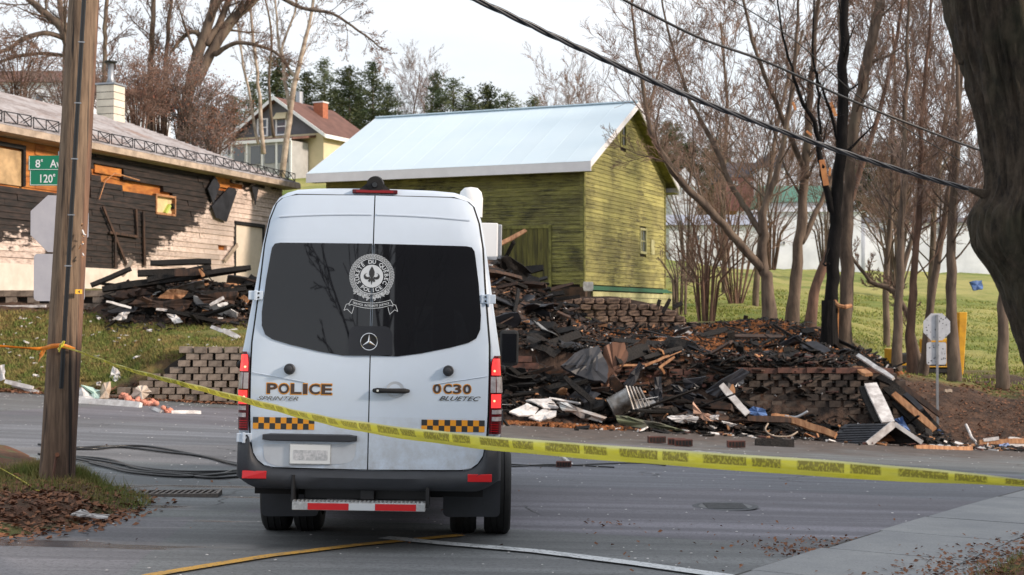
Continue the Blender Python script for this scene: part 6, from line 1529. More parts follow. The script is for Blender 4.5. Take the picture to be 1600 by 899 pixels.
# trees whose crowns stand above the barn roof and behind
far_tree(1, 985, 78, 0, 'bare tree rising behind the barn peak', top=-10)
far_tree(2, 905, 95, 0, 'fine-twigged bare tree behind the right half of the barn roof', top=95)
far_tree(3, 1130, 70, 0, 'tall bare tree between the barn and the leaning tree', top=-60)
far_tree(1, 1180, 58, 0, 'tall bare tree just behind the leaning tree', top=-80)
far_tree(0, 1385, 50, 0, 'bare tree behind the right row, nearest the charred trunk', top=-70)
far_tree(3, 1450, 52, 0, 'bare tree behind the middle of the right row', top=-90)
far_tree(3, 855, 120, 0, 'small fine bare tree behind the middle of the barn roof', top=125)
far_tree(0, 640, 130, 0, 'pale bare tree standing between the pine groups', twig='twig_grey', top=80)
far_tree(2, 665, 128, 0, 'second pale bare tree between the pine groups', top=105)
gl = 'bare trees along the far hillside'
for k in range(30):
    px = 1000 + k * 21 + rnd.uniform(-9, 9); far_tree(k % 4, px, rnd.uniform(160, 190), 0, 'small brown bare tree on the far right hillside', gl, top=rnd.uniform(185, 250))
for k in range(9): far_tree(k % 4, 560 + k * 58 + rnd.uniform(-9, 9), 150, 0, 'small bare tree along the ridge behind the barn roof', 'bare trees on the ridge', twig=None, top=rnd.uniform(165, 190))

# left trees behind the burnt house
HL = prm(kids=[13, 7, 6, 4], lr=[.38, .5, .5, .55], rr=[.42, .5, .5, .6], rmin=.007, spread=[.8, .65, .55, .55])
LEAF = (900, .055, M['leaf_dry'])
hero('bare_tree', 'big bare tree with three thick forking stems behind the burnt house', 64,
     [(0, [(285, 232, 30), (292, 160, 28), (305, 100, 26), (322, 50, 24), (336, 0, 20), (348, -60, 14)], .9, .4), (1, [(306, 130, 24), (336, 72, 26), (362, 34, 24), (392, 4, 20), (430, -35, 14)], .9, .4),
      (-1, [(335, 86, 12), (366, 68, 10), (396, 70, 9), (430, 82, 7), (452, 108, 5)], .9, .3), (0, [(325, 60, 12), (300, 50, 11), (283, 62, 9), (270, 80, 7)], .7, .3), (1, [(322, 70, 16), (345, 30, 16), (362, -20, 12), (370, -70, 8)], .8, .3),
      (-2, [(420, -16, 12), (470, 12, 9), (520, 22, 7), (560, 48, 5), (600, 78, 3)], .8, .2)], HL, 81, leaves=(500, .05, M['leaf_dry']), wood='bark')
hero('bare_tree', 'double-stemmed bare tree left of the big forked tree', 66, [(0, [(236, 215, 16), (234, 130, 14), (238, 60, 12), (240, 0, 11), (243, -60, 8)], .7, .2), (1, [(256, 215, 13), (258, 120, 11), (262, 50, 9), (268, 0, 8), (275, -60, 5)], .7, .2)], HL, 82, leaves=(400, .05, M['leaf_dry']))
hero('bare_tree', 'slim dark trunk just right of the utility pole', 60, [(0, [(166, 200, 14), (163, 120, 11), (164, 60, 10), (167, 0, 9), (170, -60, 6)], .6, .2)], HL, 83)
hero('bare_tree', 'wide-limbed bare tree at the upper left corner', 62, [(0, [(108, 200, 30), (106, 100, 24), (100, 50, 22), (72, 22, 18), (40, -5, 14), (0, -40, 10)], .9, .2), (1, [(104, 60, 16), (92, 0, 12), (84, -60, 8)], .9, .2), (-2, [(106, 62, 12), (70, 52, 12), (36, 62, 11), (10, 78, 9), (-40, 90, 6)], .9, .2), (1, [(105, 88, 10), (70, 84, 9), (30, 88, 8), (-10, 100, 5)], .8, .2), (1, [(112, 90, 12), (130, 30, 9), (150, -30, 5)], .8, .2)], HL, 84)
BP_ = prm(kids=[9, 5, 4, 3], lr=[.28, .5, .5, .55], rr=[.4, .5, .5, .6], up=[.02, .12, .08, .05, .03], rmin=.007, spread=[.6, .6, .6, .7])
hero('birch_tree', 'pale leaning birch stem in front of the gabled house', 72, [(0, [(440, 262, 12), (452, 190, 13), (463, 120, 12), (478, 60, 9), (490, 0, 7), (498, -60, 4)], .8, .35), (1, [(452, 170, 10), (444, 110, 8), (435, 60, 6), (430, 0, 5)], .8, .35), (1, [(465, 125, 8), (440, 80, 6), (460, 20, 5), (470, -50, 3)], .8, .3)], BP_, 85, wood='birch', twig='twig_grey')
hero('birch_tree', 'twin birch stems left of the gabled house', 70, [(0, [(412, 225, 9), (405, 150, 8), (398, 80, 7), (390, 0, 5), (386, -50, 3)], .8, .3), (1, [(404, 225, 7), (388, 140, 6), (375, 70, 5), (368, 0, 4)], .8, .3)], BP_, 86, wood='birch', twig='twig_grey')
hero('bare_tree', 'thin bare tree between the birches and the pines', 74, [(0, [(428, 200, 6), (420, 130, 6), (425, 60, 5), (415, 0, 4), (410, -40, 3)], .9, .2)], BP_, 87)
SB = prm(seg=[6, 4, 3, 3, 3], kids=[7, 5, 4], levels=3, lr=[.5, .55, .5], up=[.0, .03, .02, .0, .02], split=1, rmin=.008, spread=[.9, .9, .9, .9])
for i, (D, px, py, sp, ty, n, lab, lv) in enumerate([(60, 30, 200, 70, 60, 15, 'tangled brush behind the roof at far left', 300), (58, 100, 205, 60, 110, 12, 'tangled brush behind the utility pole', 300), (58, 215, 225, 60, 110, 15, 'reddish brush just right of the cream chimney', 1100), (60, 290, 250, 70, 110, 18, 'dense red-leaved brush behind the middle of the roof', 1800), (62, 335, 262, 45, 150, 14, 'dense red-leaved brush left of the gabled house', 1500), (59, 330, 268, 60, 190, 12, 'low brush at the end of the shingle roof', 800), (61, 250, 230, 50, 90, 14, 'brown brush between the two left trees', 900), (64, 170, 215, 60, 90, 12, 'grey brush beyond the cream chimney', 300)]):
    shrub('leafy_shrub', lab, D, px, py, sp, ty, n, 90 + i, twig=('twig', 'twig_grey')[i % 2], leaves=(int(lv * .8), .045, M['leaf_dry']), prmk=SB, w=3)

# pines on the hill
def pine_proto(seed, H=12):
    rg = random.Random(seed); t = empty('pine_tree', (0, 0, 0)); MB().tube([(0, 0, -.5), (0, 0, H * .5), (0, 0, H)], [.16, .1, .02], 7).build('trunk', M['bark'], t)
    mb = MB(); z = H * .10
    while z < H:
        t_ = z / H; R_ = (1 - t_) ** .7 * H * .34 * rg.uniform(.45, 1.25) + .2; nb = rg.randint(4, 7)
        for b in range(nb):
            if rg.random() < .12: continue
            a = rg.uniform(0, 6.28); L = R_ * rg.uniform(.6, 1.2); d = Vector((math.cos(a), math.sin(a), rg.uniform(.05, .45)))
            for k in range(int(7 + L * 8)):
                f = (k + .7) / (6 + L * 7); p = Vector((0, 0, z)) + d * (L * f) + Vector((rg.gauss(0, .2), rg.gauss(0, .2), rg.gauss(0, .15)))
                for q in range(2):
                    u = Vector((rg.gauss(0, 1), rg.gauss(0, 1), rg.gauss(.3, .6))).normalized() * rg.uniform(.16, .32); v = u.orthogonal().normalized() * .05; mb.add([p - u * .3 - v, p - u * .3 + v, p + u], [(0, 1, 2)])
        z += rg.uniform(.18, .34)
    mb.build('needles', M['needle'], t); return t
pp = [pine_proto(200 + k) for k in range(3)]; pu = [False] * 3
def pine(k, px, D, top, label, group=None, wide=1.0):
    o = pp[k]
    if pu[k]: o = copy_tree(o)
    pu[k] = True; b = Gz(px, D, -.2); s = (zpy(top, D) - b.z) / 12; o.location = b; o.scale = (s * wide, s * wide, s); o.rotation_euler = (0, 0, rnd.uniform(0, 6.28)); tag(o, label, 'pine tree', group)
for i, (px, top, w, lab) in enumerate([(395, 130, 1.4, 'dark pine mostly hidden by the big forked tree'), (432, 88, 1.5, 'dark pine behind the birches'), (478, 112, 1.3, 'pine behind the brick chimney, left side'), (506, 92, 1.2, 'pine behind the brick chimney'), (545, 104, 1.5, 'broad pine right of the brick chimney'), (582, 96, 1.3, 'tall pine at the right of the first group'), (606, 132, 1.2, 'lower pine ending the first group'), (683, 112, .8, 'slender pine left of the sky gap'), (708, 122, 1.5, 'broad ragged pine above the barn ridge'), (733, 142, 1.0, 'small pine touching the broad ragged one'), (762, 132, 1.1, 'pine alone above the middle of the ridge'), (793, 146, 1.3, 'low pine left of the roof vent'), (836, 152, 1.0, 'smallest pine right of the roof vent')]): pine(i % 3, px, 118 + (i * 7) % 11, top, lab, None, w)
for i, (px, top) in enumerate([(420, 160), (455, 150), (525, 140), (560, 150), (600, 170), (365, 150), (330, 165), (640, 185), (300, 170), (490, 165)]): pine(i % 3, px, 132 + i % 4, top, 'dark pine in the back rank on the hill', 'pines in the back rank', 1.6)
for i, (px, top) in enumerate([(1020, 215), (1042, 190), (1118, 215), (1078, 225), (1350, 220), (1395, 215)]): pine(i % 3, px, 170, top, 'dark pine on the far right hillside', 'pines on the far right hillside', 1.4)

# ---------------------------------------------------------------- near tree at the right edge
ntD = 6.6; tb = TB(5); prof = [(1800, 1010, 280), (1752, 760, 200), (1706, 640, 156), (1675, 560, 144), (1653, 515, 134), (1626, 440, 130), (1602, 388, 154), (1597, 340, 156), (1609, 290, 136), (1600, 200, 140), (1580, 90, 160), (1569, 0, 186), (1550, -120, 205), (1520, -400, 170), (1500, -800, 150), (1470, -1300, 120), (1450, -1900, 80)]
base = P(1800, 1010, ntD); nt = empty('near_tree', base, 'large dark rough-barked tree trunk close at the right edge', 'tree'); rows = []
dense = []
for i in range(len(prof) - 1):
    for k in range(20):
        t = k / 20; a_, b_, c_, d_ = prof[max(i - 1, 0)], prof[i], prof[i + 1], prof[min(i + 2, len(prof) - 1)]
        dense.append([.5 * (2 * b_[j] + (c_[j] - a_[j]) * t + (2 * a_[j] - 5 * b_[j] + 4 * c_[j] - d_[j]) * t * t + (3 * b_[j] - a_[j] - 3 * c_[j] + d_[j]) * t ** 3) for j in range(3)])
for i, (x, y, w) in enumerate(dense):
    c = P(x, y, ntD) - base; r = w / F * ntD / 2; row = []
    for j in range(121):
        a = 2 * math.pi * j / 120; n_ = mnoise.noise(Vector((math.cos(a) * 2.5, math.sin(a) * 2.5, c.z * .9))); rid = abs(mnoise.noise(Vector((math.cos(a) * 11, math.sin(a) * 11, c.z * 2.2)))) + .6 * abs(mnoise.noise(Vector((math.cos(a) * 24, math.sin(a) * 24, c.z * 5)))); row.append(tuple(c + Vector((math.cos(a), math.sin(a), 0)) * r * (1 + .06 * n_ - .20 * rid + .05)))
    rows.append(row)
MB().grid(rows).build('trunk', M['bark_near'], nt, smooth=True)
cq = [P(x, y, ntD) - base for x, y, w in dense[225:]]; kids(tb, cq, [w / F * ntD / 2 * .8 for x, y, w in dense[225:]], 7, 0, prm(kids=[9, 5, 4, 3], start=[0, .15, .1, .1], lr=[.6, .5, .5, .6])); tb.w.build('limbs', M['bark_near'], nt, smooth=True); tb.t.build('crown', M['twig'], nt)
for a, b, r0 in (((1535, 303), (1514, 297), .022), ((1522, 96), (1497, 99), .02)):
    MB().tube([P(a[0] + 30, a[1], ntD) - base, P(*a, ntD) - base, P(*b, ntD) - base], [r0 * 1.5, r0, r0 * .4], 8, jag=.3).build('branch_stub', M['bark_near'], nt)
# bare tree behind the camera seen mirrored in the van window
tb = TB(9); mp_ = prm(kids=[14, 7, 5, 3], lr=[.5, .5, .5, .5], rmin=.017, start=[.3, .2, .1, .1]); limb(tb, Vector((0, 0, -.5)), Vector((.0, 0, 1)), .2, 13, 0, mp_); finish(tb, 'bare_tree', 'bare tree behind the camera, mirrored in the van rear window', (-1.6, -11, 0), M['char_bark'], M['char_bark'])
# ---------------------------------------------------------------- debris
FRT = [(755, .5), (800, .95), (860, .9), (920, .75), (960, .5), (1080, .45), (1140, .3), (1175, .10), (1300, .06), (1400, .16), (1440, .2), (1500, .02)]
BCK = [(700, 1.2), (760, 1.8), (790, 1.5), (820, 1.0), (845, .65), (880, .35), (950, .05), (1000, .05), (1100, .15), (1200, .3), (1280, .2), (1350, .05), (1430, 0)]
LFT = [(130, 0), (170, .25), (210, .5), (250, .7), (290, .8), (330, .8), (380, .7), (450, 1.0), (520, .7), (600, .4)]
def bell(x, c, w): return math.exp(-((x - c) / w) ** 2)
def pile_h(px, D):
    if px > 680: return max(interp(FRT, px) * bell(D, 32.7, .95), interp(BCK, px) * bell(D, 40.5, 3.6) * sstep(33.6, 37, D))
    return interp(LFT, px) * bell(D, 38.8 + max(0, px - 300) * .006, 1.3)
def top_z(px, D):
    x = (px - CX) / F * D; return Z(x, D) + pile_h(px, D)
for nm, a, b, c, d in (('debris_mound', 745, 1500, 30.6, 47.5), ('debris_mound', 135, 640, 36.6, 42.5)):
    nx, ny = int((b - a) / 2.5), int((d - c) / .10); rows = []
    for j in range(ny + 1):
        D = lerp(c, d, j / ny); row = []
        for i in range(nx + 1):
            px = lerp(a, b, i / nx); x = (px - CX) / F * D; h = pile_h(px, D)
            if a > 700: h -= .10 * sstep(1300, 1440, px) * (D > 33.6) + .08 * (1 - sstep(31.2, 31.9, D)) + .12 * sstep(45, 47.3, D); 
            else: h -= .12 * (1 - sstep(.05, .25, h))
            if 33.0 < D < 33.5 and a > 700: h = min(h, .1)
            k = min(1, max(0, h + .15) * 3); row.append((x, D, Z(x, D) + h + k * (.13 * nz3(x, D, 1, 1.3) + .09 * nz3(x, D, 4, 4) + .06 * nz3(x, D, 6, 11))))
        rows.append(row)
    MB().grid(rows).build(nm, M['ash'], kind='stuff', label='heap of ash, soot and burnt earth')
# rusty brown loose dirt showing on the mound and on the street edge
mb = MB()
for _ in range(6500):
    if rnd.random() < .84: px, D = rnd.gauss(1120, 95), rnd.uniform(34.5, 43)
    else: px, D = rnd.gauss(850, 50), rnd.uniform(30.6, 31.8)
    x = (px - CX) / F * D; z = (Rd(x, D) + .02) if D < 32 else top_z(px, D) + .05; s = rnd.uniform(.03, .10); p = Vector((x, D, z)); u = Vector((rnd.gauss(0, 1), rnd.gauss(0, 1), rnd.gauss(0, .5))).normalized() * s; v = u.orthogonal().normalized() * s * .7
    mb.add([p - u, p - v, p + u, p + v, p + Vector((0, 0, s * .7))], [(0, 1, 4), (1, 2, 4), (2, 3, 4), (3, 0, 4)])
mb.build('rusty_dirt', simple('rusty_dirt', (.30, .11, .035), (.14, .055, .02), 4, .95, src='World'), kind='stuff')
# small chips, thousands, by material
def chips(n, m, pick, s0, s1, nm='debris_chips'):
    mb = MB()
    for _ in range(n):
        p, tilt = pick(); L = rnd.uniform(s0, s1) * (1 if rnd.random() < .85 else 1.9); w = L * rnd.uniform(.12, .5); h = rnd.uniform(.01, .04)
        d = Vector((rnd.gauss(0, 1), rnd.gauss(0, 1), rnd.gauss(0, tilt))).normalized(); o = d.cross(Vector((rnd.gauss(0, .3), rnd.gauss(0, .3), 1))).normalized(); q = o.cross(d)
        a, b, c = d * L / 2, o * w / 2, q * h / 2; mb.hexa([p - a - b - c, p + a - b - c, p + a + b - c, p - a + b - c], [p - a - b + c, p + a - b + c, p + a + b + c, p - a + b + c])
    mb.build(nm, m, kind='stuff', label='small broken bits of burnt debris')
def pk_any():
    r = rnd.random()
    if r < .38: px, D = rnd.uniform(770, 1480), 31.5 + rnd.random() ** .8 * 1.6
    elif r < .80: px, D = rnd.uniform(765, 1400), 33.4 + 10.5 * rnd.random() ** 1.35
    else: px, D = rnd.uniform(165, 560), rnd.gauss(38.6, .9)
    x = (px - CX) / F * D; return Vector((x, D, max(top_z(px, D), Rd(x, min(D, 33)) if D < 33 else -9) + rnd.uniform(.0, .12))), .35
def pk_edge():
    px = rnd.uniform(790, 1620); D = 31.9 - abs(rnd.gauss(0, .8)) + .6; x = (px - CX) / F * D; return Vector((x, D, Rd(x, min(33, D)) + .03)), .15
def pk_left():
    px = rnd.uniform(0, 400); D = rnd.uniform(33.5, 39); return Gz(px, D, .05), .15
def pk_lip():
    px = rnd.uniform(935, 1400); D = rnd.uniform(33.2, 34.4); x = (px - CX) / F * D; return Vector((x, D, Z(x, D) + rnd.uniform(.02, .2))), .35
chips(8200, M['charred'], pk_any, .04, .28); chips(4600, M['brown_wood'], pk_any, .04, .22); chips(1500, M['charred'], pk_lip, .06, .4); chips(500, M['brown_wood'], pk_lip, .06, .3); chips(160, M['soot_brick'], pk_lip, .15, .3); chips(120, M['white_board'], pk_lip, .05, .14); chips(450, M['raw_wood'], pk_any, .06, .28); chips(420, M['white_board'], pk_any, .04, .15)
chips(900, M['charred'], pk_edge, .05, .3); chips(380, M['white_board'], pk_edge, .05, .22); chips(200, M['soot_brick'], pk_edge, .08, .2); chips(150, M['raw_wood'], pk_edge, .08, .3); chips(120, M['white_board'], pk_left, .04, .16)
# boards one by one
def board_mesh(m, kind):
    mb = MB(); n = 5; ends = [rnd.uniform(-.05, .05) for _ in range(4)]; bend = rnd.uniform(-.02, .02); rows = []
    for k in range(n + 1):
        x = k / n - .5; e = 0 if 0 < k < n else 1; ww = .5 * (1 if 0 < k < n else rnd.uniform(.45, 1)); j = rnd.uniform(-.07, .07) if kind == 'char' else 0
        rows.append([(x + e * rnd.uniform(-.04, .04), -ww + j, -.5 + bend * 30 * (x * x)), (x + e * rnd.uniform(-.04, .04), ww + j, -.5 + bend * 30 * x * x), (x, ww + j, .5 + bend * 30 * x * x), (x, -ww + j, .5 + bend * 30 * x * x), (x + e * rnd.uniform(-.04, .04), -ww + j, -.5 + bend * 30 * x * x)])
    mb.grid(rows); mb.f += [(0, 1, 2, 3), (n * 5 + 3, n * 5 + 2, n * 5 + 1, n * 5)]; me = mb.mesh('board'); me.materials.append(m); return me
BM = {k: [board_mesh(M[m], 'char' if k != 'white' else 'w') for _ in range(5)] for k, m in (('char', 'charred'), ('brown', 'brown_wood'), ('raw', 'raw_wood'), ('white', 'white_board'), ('felt', 'felt'))}
DESC = {'char': ('charred_board', 'charred board', 'board'), 'brown': ('scorched_board', 'scorched board', 'board'), 'raw': ('bare_board', 'broken bare board', 'board'), 'white': ('white_board', 'white board piece', 'board'), 'felt': ('roofing_sheet', 'charcoal roofing sheet', 'roofing sheet')}
ZM = {'in the front heap': 960, 'in the barn-side heap': 825, 'on the burnt mound': 1130, 'in the left heap': 310}
def lay(kind, px, D, L, w, t, yaw, pitch, roll, where, dz=.05, label=None):
    nm, ds, cat = DESC[kind]; x = (px - CX) / F * D; z = top_z(px, D) if D > 31.2 or pile_h(px, D) > .05 else Rd(x, D)
    if D < 33: z = max(z, Rd(x, D))
    o = inst(rnd.choice(BM[kind]), nm, None, (x, D, z + dz + abs(math.sin(pitch)) * L * .32), (roll, -pitch, yaw), (L, w, t))
    sz = ('short' if L < .8 else 'mid-length' if L < 1.5 else 'long') + (' thin' if w < .09 else ' wide' if w > .16 else '')
    att = 'lying flat' if abs(pitch) < .15 else ('sloping up right' if pitch > 0 else 'sloping down right') if abs(pitch) < .45 else 'standing steeply'
    side = ', left half' if where in ZM and px < ZM[where] else ', right half' if where in ZM else ''
    tag(o, label or f'{sz} {ds} {att} {where}{side}', cat, None if label else f'{sz} {ds}s {att} {where}{side}'); return o
zones = [('in the front heap', 96, lambda: (rnd.uniform(785, 1160), rnd.uniform(31.7, 33.1))), ('in the barn-side heap', 100, lambda: (rnd.triangular(765, 960, 790), rnd.uniform(36, 44))),
         ('on the burnt mound', 34, lambda: (rnd.uniform(930, 1330), rnd.uniform(33.7, 41))), ('below the sooty wall', 16, lambda: (rnd.uniform(1150, 1300) if rnd.random() < .8 else rnd.uniform(1400, 1450), rnd.uniform(31.8, 32.9))), ('in the left heap', 85, lambda: (rnd.uniform(190, 470), rnd.gauss(38.5, .8))),
         ('above the sooty wall', 34, lambda: (rnd.uniform(1150, 1400), rnd.uniform(33.8, 37)))]
for where, n, pk in zones:
    for _ in range(n):
        px, D = pk(); r = rnd.random(); kind = 'char' if r < .66 else 'brown' if r < .84 else 'raw' if r < .90 else 'white' if r < .915 else 'felt'; big = rnd.random()
        L = rnd.uniform(.4, 1.3) + (rnd.uniform(.3, 1.5) if big < .25 else 0); w = rnd.choice((.05, .08, .12, .2, .3)) * rnd.uniform(.8, 1.3)
        if 'mound' in where or 'above' in where: L *= .7; w *= .8
        t = rnd.choice((.03, .05, .09)); yaw = rnd.gauss(0, .9); pitch = rnd.gauss(0, .26)
        if kind == 'felt': w = rnd.uniform(.2, .5); L = rnd.uniform(.3, .9); t = .03
        if kind in ('white',): L *= .5; t = .025
        if kind == 'raw': L *= .7; w *= .6
        lay(kind, px, D, L, w, t, yaw, pitch, rnd.gauss(0, .6), where, rnd.uniform(.02, .16))
def Pg(px, py, D):
    p = P(px, py, D)
    if D < 42 and p.z < Z(p.x, p.y) + .02: p = G(px, py, .025, Z)
    return p
# warped sheets and tangled wires through the rubble
def warped(px, D, a, b, m, nm, lab, cat):
    x = (px - CX) / F * D; z = top_z(px, D); sd_ = rnd.uniform(0, 99); n = 6; rows = []; ya, pt_, rl = rnd.uniform(-1.2, 1.2), rnd.gauss(0, .35), rnd.gauss(.25, .5)
    Mx = Matrix.Rotation(ya, 3, 'Z') @ Matrix.Rotation(pt_, 3, 'Y') @ Matrix.Rotation(rl, 3, 'X')
    for i in range(n + 1):
        row = []
        for j in range(n + 1):
            u, v = i / n - .5, j / n - .5; e = 1 + .25 * nz3(i * .9, j * .9, sd_) * (1 if i in (0, n) or j in (0, n) else 0)
            row.append(tuple(Mx @ Vector((u * a * e, v * b * e, .22 * b * nz3(u * 2.2, v * 2.2, sd_ + 5) + .06 * b * nz3(u * 7, v * 7, sd_)))))
        rows.append(row)
    o = MB().grid(rows).build(nm, M[m], None, label=lab, cat=cat); o.location = (x, D, z + .12); s_ = o.modifiers.new('thickness', 'SOLIDIFY'); s_.thickness = .02
    return o
WP = [(812, 32.2, .9, .5), (905, 32.0, .8, .5), (958, 32.3, .9, .4), (1010, 31.9, .7, .5), (1075, 32.2, .8, .45), (1115, 31.9, .7, .4), (1180, 32.3, .6, .35), (1255, 32.3, .5, .3), (830, 38, 1.3, .7), (800, 40, 1.2, .6), (868, 36, 1.2, .5), (905, 35, 1.0, .5), (990, 35, .9, .5), (1060, 35.5, .8, .5), (1150, 36, .8, .4), (1230, 36, .8, .4), (1280, 35, .7, .4), (280, 38.2, 1.3, .5), (345, 38, 1.1, .5), (230, 38, .9, .4), (850, 33.6, .9, .6), (1335, 34.6, .7, .35)]
for i, (px, D, a, b) in enumerate(WP):
    m_ = ('charred', 'felt', 'charred', 'sheet_metal', 'felt', 'brown_wood', 'charred')[i % 7]; ds = {'charred': 'blackened warped panel piece', 'felt': 'crumpled charcoal felt', 'sheet_metal': 'buckled scorched metal sheet', 'brown_wood': 'split brown ply'}[m_]
    wh = 'far left in the front heap|left of the drum in the front heap|behind the drum in the front heap|right of the metal grate|before the brown block wall|beside the beige cardboard|left foot of the sooty wall|middle foot of the sooty wall|on the barn-side heap near its top|on the barn-side heap by the van|below the grey cloth|below the stone foundation, left|under the middle of the stone foundation|right of the rusty dirt patch|on the mound above the coping|on the mound left of the charred tree|beside the charred tree foot|middle of the left heap|in the left heap next to the van|left side of the left heap|behind the charcoal shingled slab|on the wall corner right of the charred tree'.split('|')[i]
    warped(px, D, a, b, m_, 'warped_sheet', f'{ds} {wh}', 'debris sheet')
for i in range(16):
    px, D = ((rnd.uniform(790, 1140), rnd.uniform(31.6, 32.8)) if i % 2 else (rnd.uniform(790, 1300), rnd.uniform(34, 40))); x = (px - CX) / F * D; p = Vector((x, D, top_z(px, D) + .08)); q = [p]
    for k in range(7): p = p + Vector((rnd.gauss(0, .22), rnd.gauss(0, .12), rnd.gauss(.0, .09))); p.z = max(p.z, top_z(CX + F * p.x / p.y, p.y) + .05); q.append(p.copy())
    mb = MB(); mb.tube(q, .009, 4); mb.build('tangled_wire', M['galv'] if i % 3 == 0 else M['cable'], None, smooth=True, label='thin tangled wire sticking out of the rubble' + (' in the front heap' if i % 2 else ' on the upper mound'), cat='wire', group='tangled wires' + (' in the front heap' if i % 2 else ' on the upper mound'))
# distinct pieces, each by itself
def pboard(name, label, cat, a, b, w, t, m, Da, Db, up=(0, -1, .3), **k):
    A, B = Pg(*a, Da), Pg(*b, Db); mb = MB(); n = 4; rows = []
    d = (B - A).normalized(); r = d.cross(Vector(up)).normalized() * w / 2; u = r.cross(d).normalized() * t / 2
    for i in range(n + 1):
        p = A.lerp(B, i / n) + Vector((0, 0, rnd.uniform(-.012, .012))); f = 1 if 0 < i < n else rnd.uniform(.7, 1); rows.append([p - r * f - u, p + r * f - u, p + r * f + u, p - r * f + u, p - r * f - u])
    mb.grid([[tuple(v) for v in r_] for r_ in rows]); mb.f += [(3, 2, 1, 0), (n * 5, n * 5 + 1, n * 5 + 2, n * 5 + 3)]; return mb.build(name, m if not isinstance(m, str) else M[m], None, label=label, cat=cat)
def slab(name, label, cat, pts, D, t, m, depths=None, bend=0):
    """a sheet lying or leaning: outline by pixel corners, each with its own depth"""
    ds = depths or [D] * len(pts); np_, nd = [], []
    for i in range(len(pts)):
        (x0, y0), (x1, y1) = pts[i], pts[(i + 1) % len(pts)]; d0, d1 = ds[i], ds[(i + 1) % len(pts)]; e = math.hypot(x1 - x0, y1 - y0) * .055
        for q in range(4): np_.append((lerp(x0, x1, q / 4) + rnd.uniform(-e, e), lerp(y0, y1, q / 4) + rnd.uniform(-e, e) * .7)); nd.append(lerp(d0, d1, q / 4) + rnd.uniform(-.05, .05))
    pts, ds = np_, nd; k = len(pts); vs = [Pg(x, y, d) for (x, y), d in zip(pts, ds)]; c = sum(vs, Vector()) / k; n = (vs[k // 3] - vs[0]).cross(vs[2 * k // 3] - vs[k // 3]).normalized() * t
    if n.y < 0: n = -n
    mb = MB(); mb.add(vs + [c] + [v + n for v in vs] + [c + n], [(i, (i + 1) % k, k) for i in range(k)] + [((i + 1) % k + k + 1, i + k + 1, 2 * k + 1) for i in range(k)] + [(i, k + 1 + i, k + 1 + (i + 1) % k, (i + 1) % k) for i in range(k)]); return mb.build(name, m if not isinstance(m, str) else M[m], None, label=label, cat=cat)
# long black beams of the left heap
for a, b, w, l_ in (((142, 446), (205, 420), .11, 'charred beam at the left tip of the left heap'), ((160, 452), (300, 432), .19, 'thick charred beam along the base of the left heap'), ((190, 448), (385, 420), .17, 'longest charred beam lying across the left heap'), ((235, 412), (330, 409), .14, 'topmost charred beam on the left heap'), ((230, 438), (330, 418), .15, 'charred beam under the topmost one'), ((300, 430), (392, 418), .13, 'charred beam running behind the van from the left heap'), ((215, 428), (290, 424), .17, 'squat charred beam in the middle of the left heap'), ((250, 468), (385, 452), .12, 'scorched beam in front of the left heap')):
    pboard('charred_beam', l_, 'beam', a, b, w, .12, 'charred', 37.7, 38.0)
pboard('brown_board', 'brown board edge-on in the top of the left heap', 'board', (273, 427), (316, 425), .20, .06, 'brown_wood', 37.6, 37.6); pboard('orange_strut', 'short orange strut at the left heap', 'board', (313, 420), (318, 432), .10, .06, 'raw_wood', 37.5, 37.5)
pboard('rafter_tip', 'grey curled board end rising on the left heap', 'board', (190, 432), (207, 408), .12, .05, 'eave', 38.2, 38.2)
slab('brown_sheet', 'dark brown sheet lying across the front of the left heap', 'sheet', [(200, 476), (215, 466), (300, 470), (292, 484), (250, 483)], 37.2, .05, 'sheet_metal' if 0 else 'brown_wood'); slab('plywood_sheet', 'orange plywood sheet in the left heap', 'sheet', [(247, 466), (262, 452), (295, 455), (284, 468)], 37.4, .04, 'raw_wood'); slab('plywood_sheet', 'reddish plywood sheet beside the van in the left heap', 'sheet', [(308, 460), (372, 456), (366, 476), (318, 475)], 37.3, .04, 'brown_wood')
for a, b, w, l_ in (((166, 471), (205, 481), .06, 'thin white strip at the front left of the left heap'), ((244, 484), (266, 486), .07, 'small white strip below the left heap'), ((328, 477), (350, 465), .09, 'white strip standing in the left heap by the van'), ((340, 478), (356, 474), .09, 'second white strip beside the van in the left heap')): pboard('white_strip', l_, 'board', a, b, w, .03, 'white_board', 36.8, 36.9)
# white sheets and boards on the lawn
for pts, D, l_ in (([(175, 500), (190, 488), (203, 487), (196, 499)], 37.0, 'white sheet on the lawn nearest the utility pole'), ([(261, 491), (275, 491), (286, 503), (273, 506)], 36.8, 'white sheet on the lawn left of the van'), ([(120, 492), (131, 488), (128, 495)], 37, 'white scrap on the lawn beside the pole'), ([(228, 516), (238, 514), (237, 519)], 36, 'tiny white scrap in mid lawn'), ([(150, 496), (158, 496), (155, 500)], 36.8, 'small white scrap between pole and first sheet'), ([(0, 571), (8, 569), (8, 592), (0, 596)], 33.6, 'white board corner at the left image edge')):
    x, y = pts[0]; slab('white_sheet', l_, 'scrap', pts, D, .02, 'white_board', [Z(xpx(a, D), D) * 0 + D + (pts[0][1] - b) * .008 for a, b in pts])
pboard('white_board', 'long white board on the lawn edge touching the van', 'board', (330, 511), (350, 519), .09, .04, 'white_board', 35.4, 35.2); pboard('white_board', 'second white board on the lawn edge, lower right of the first', 'board', (348, 516), (374, 528), .13, .04, 'white_board', 35.2, 35.0)
for a, b, w, l_ in (((8, 596), (52, 606), .10, 'long white board lying along the lawn edge at far left'), ((20, 602), (60, 613), .09, 'white board crossing the long one at far left'), ((38, 611), (60, 612), .08, 'short white board at the curb left of the pole')): pboard('white_board', l_, 'board', a, b, w, .04, 'white_board', 33.2, 33.0)
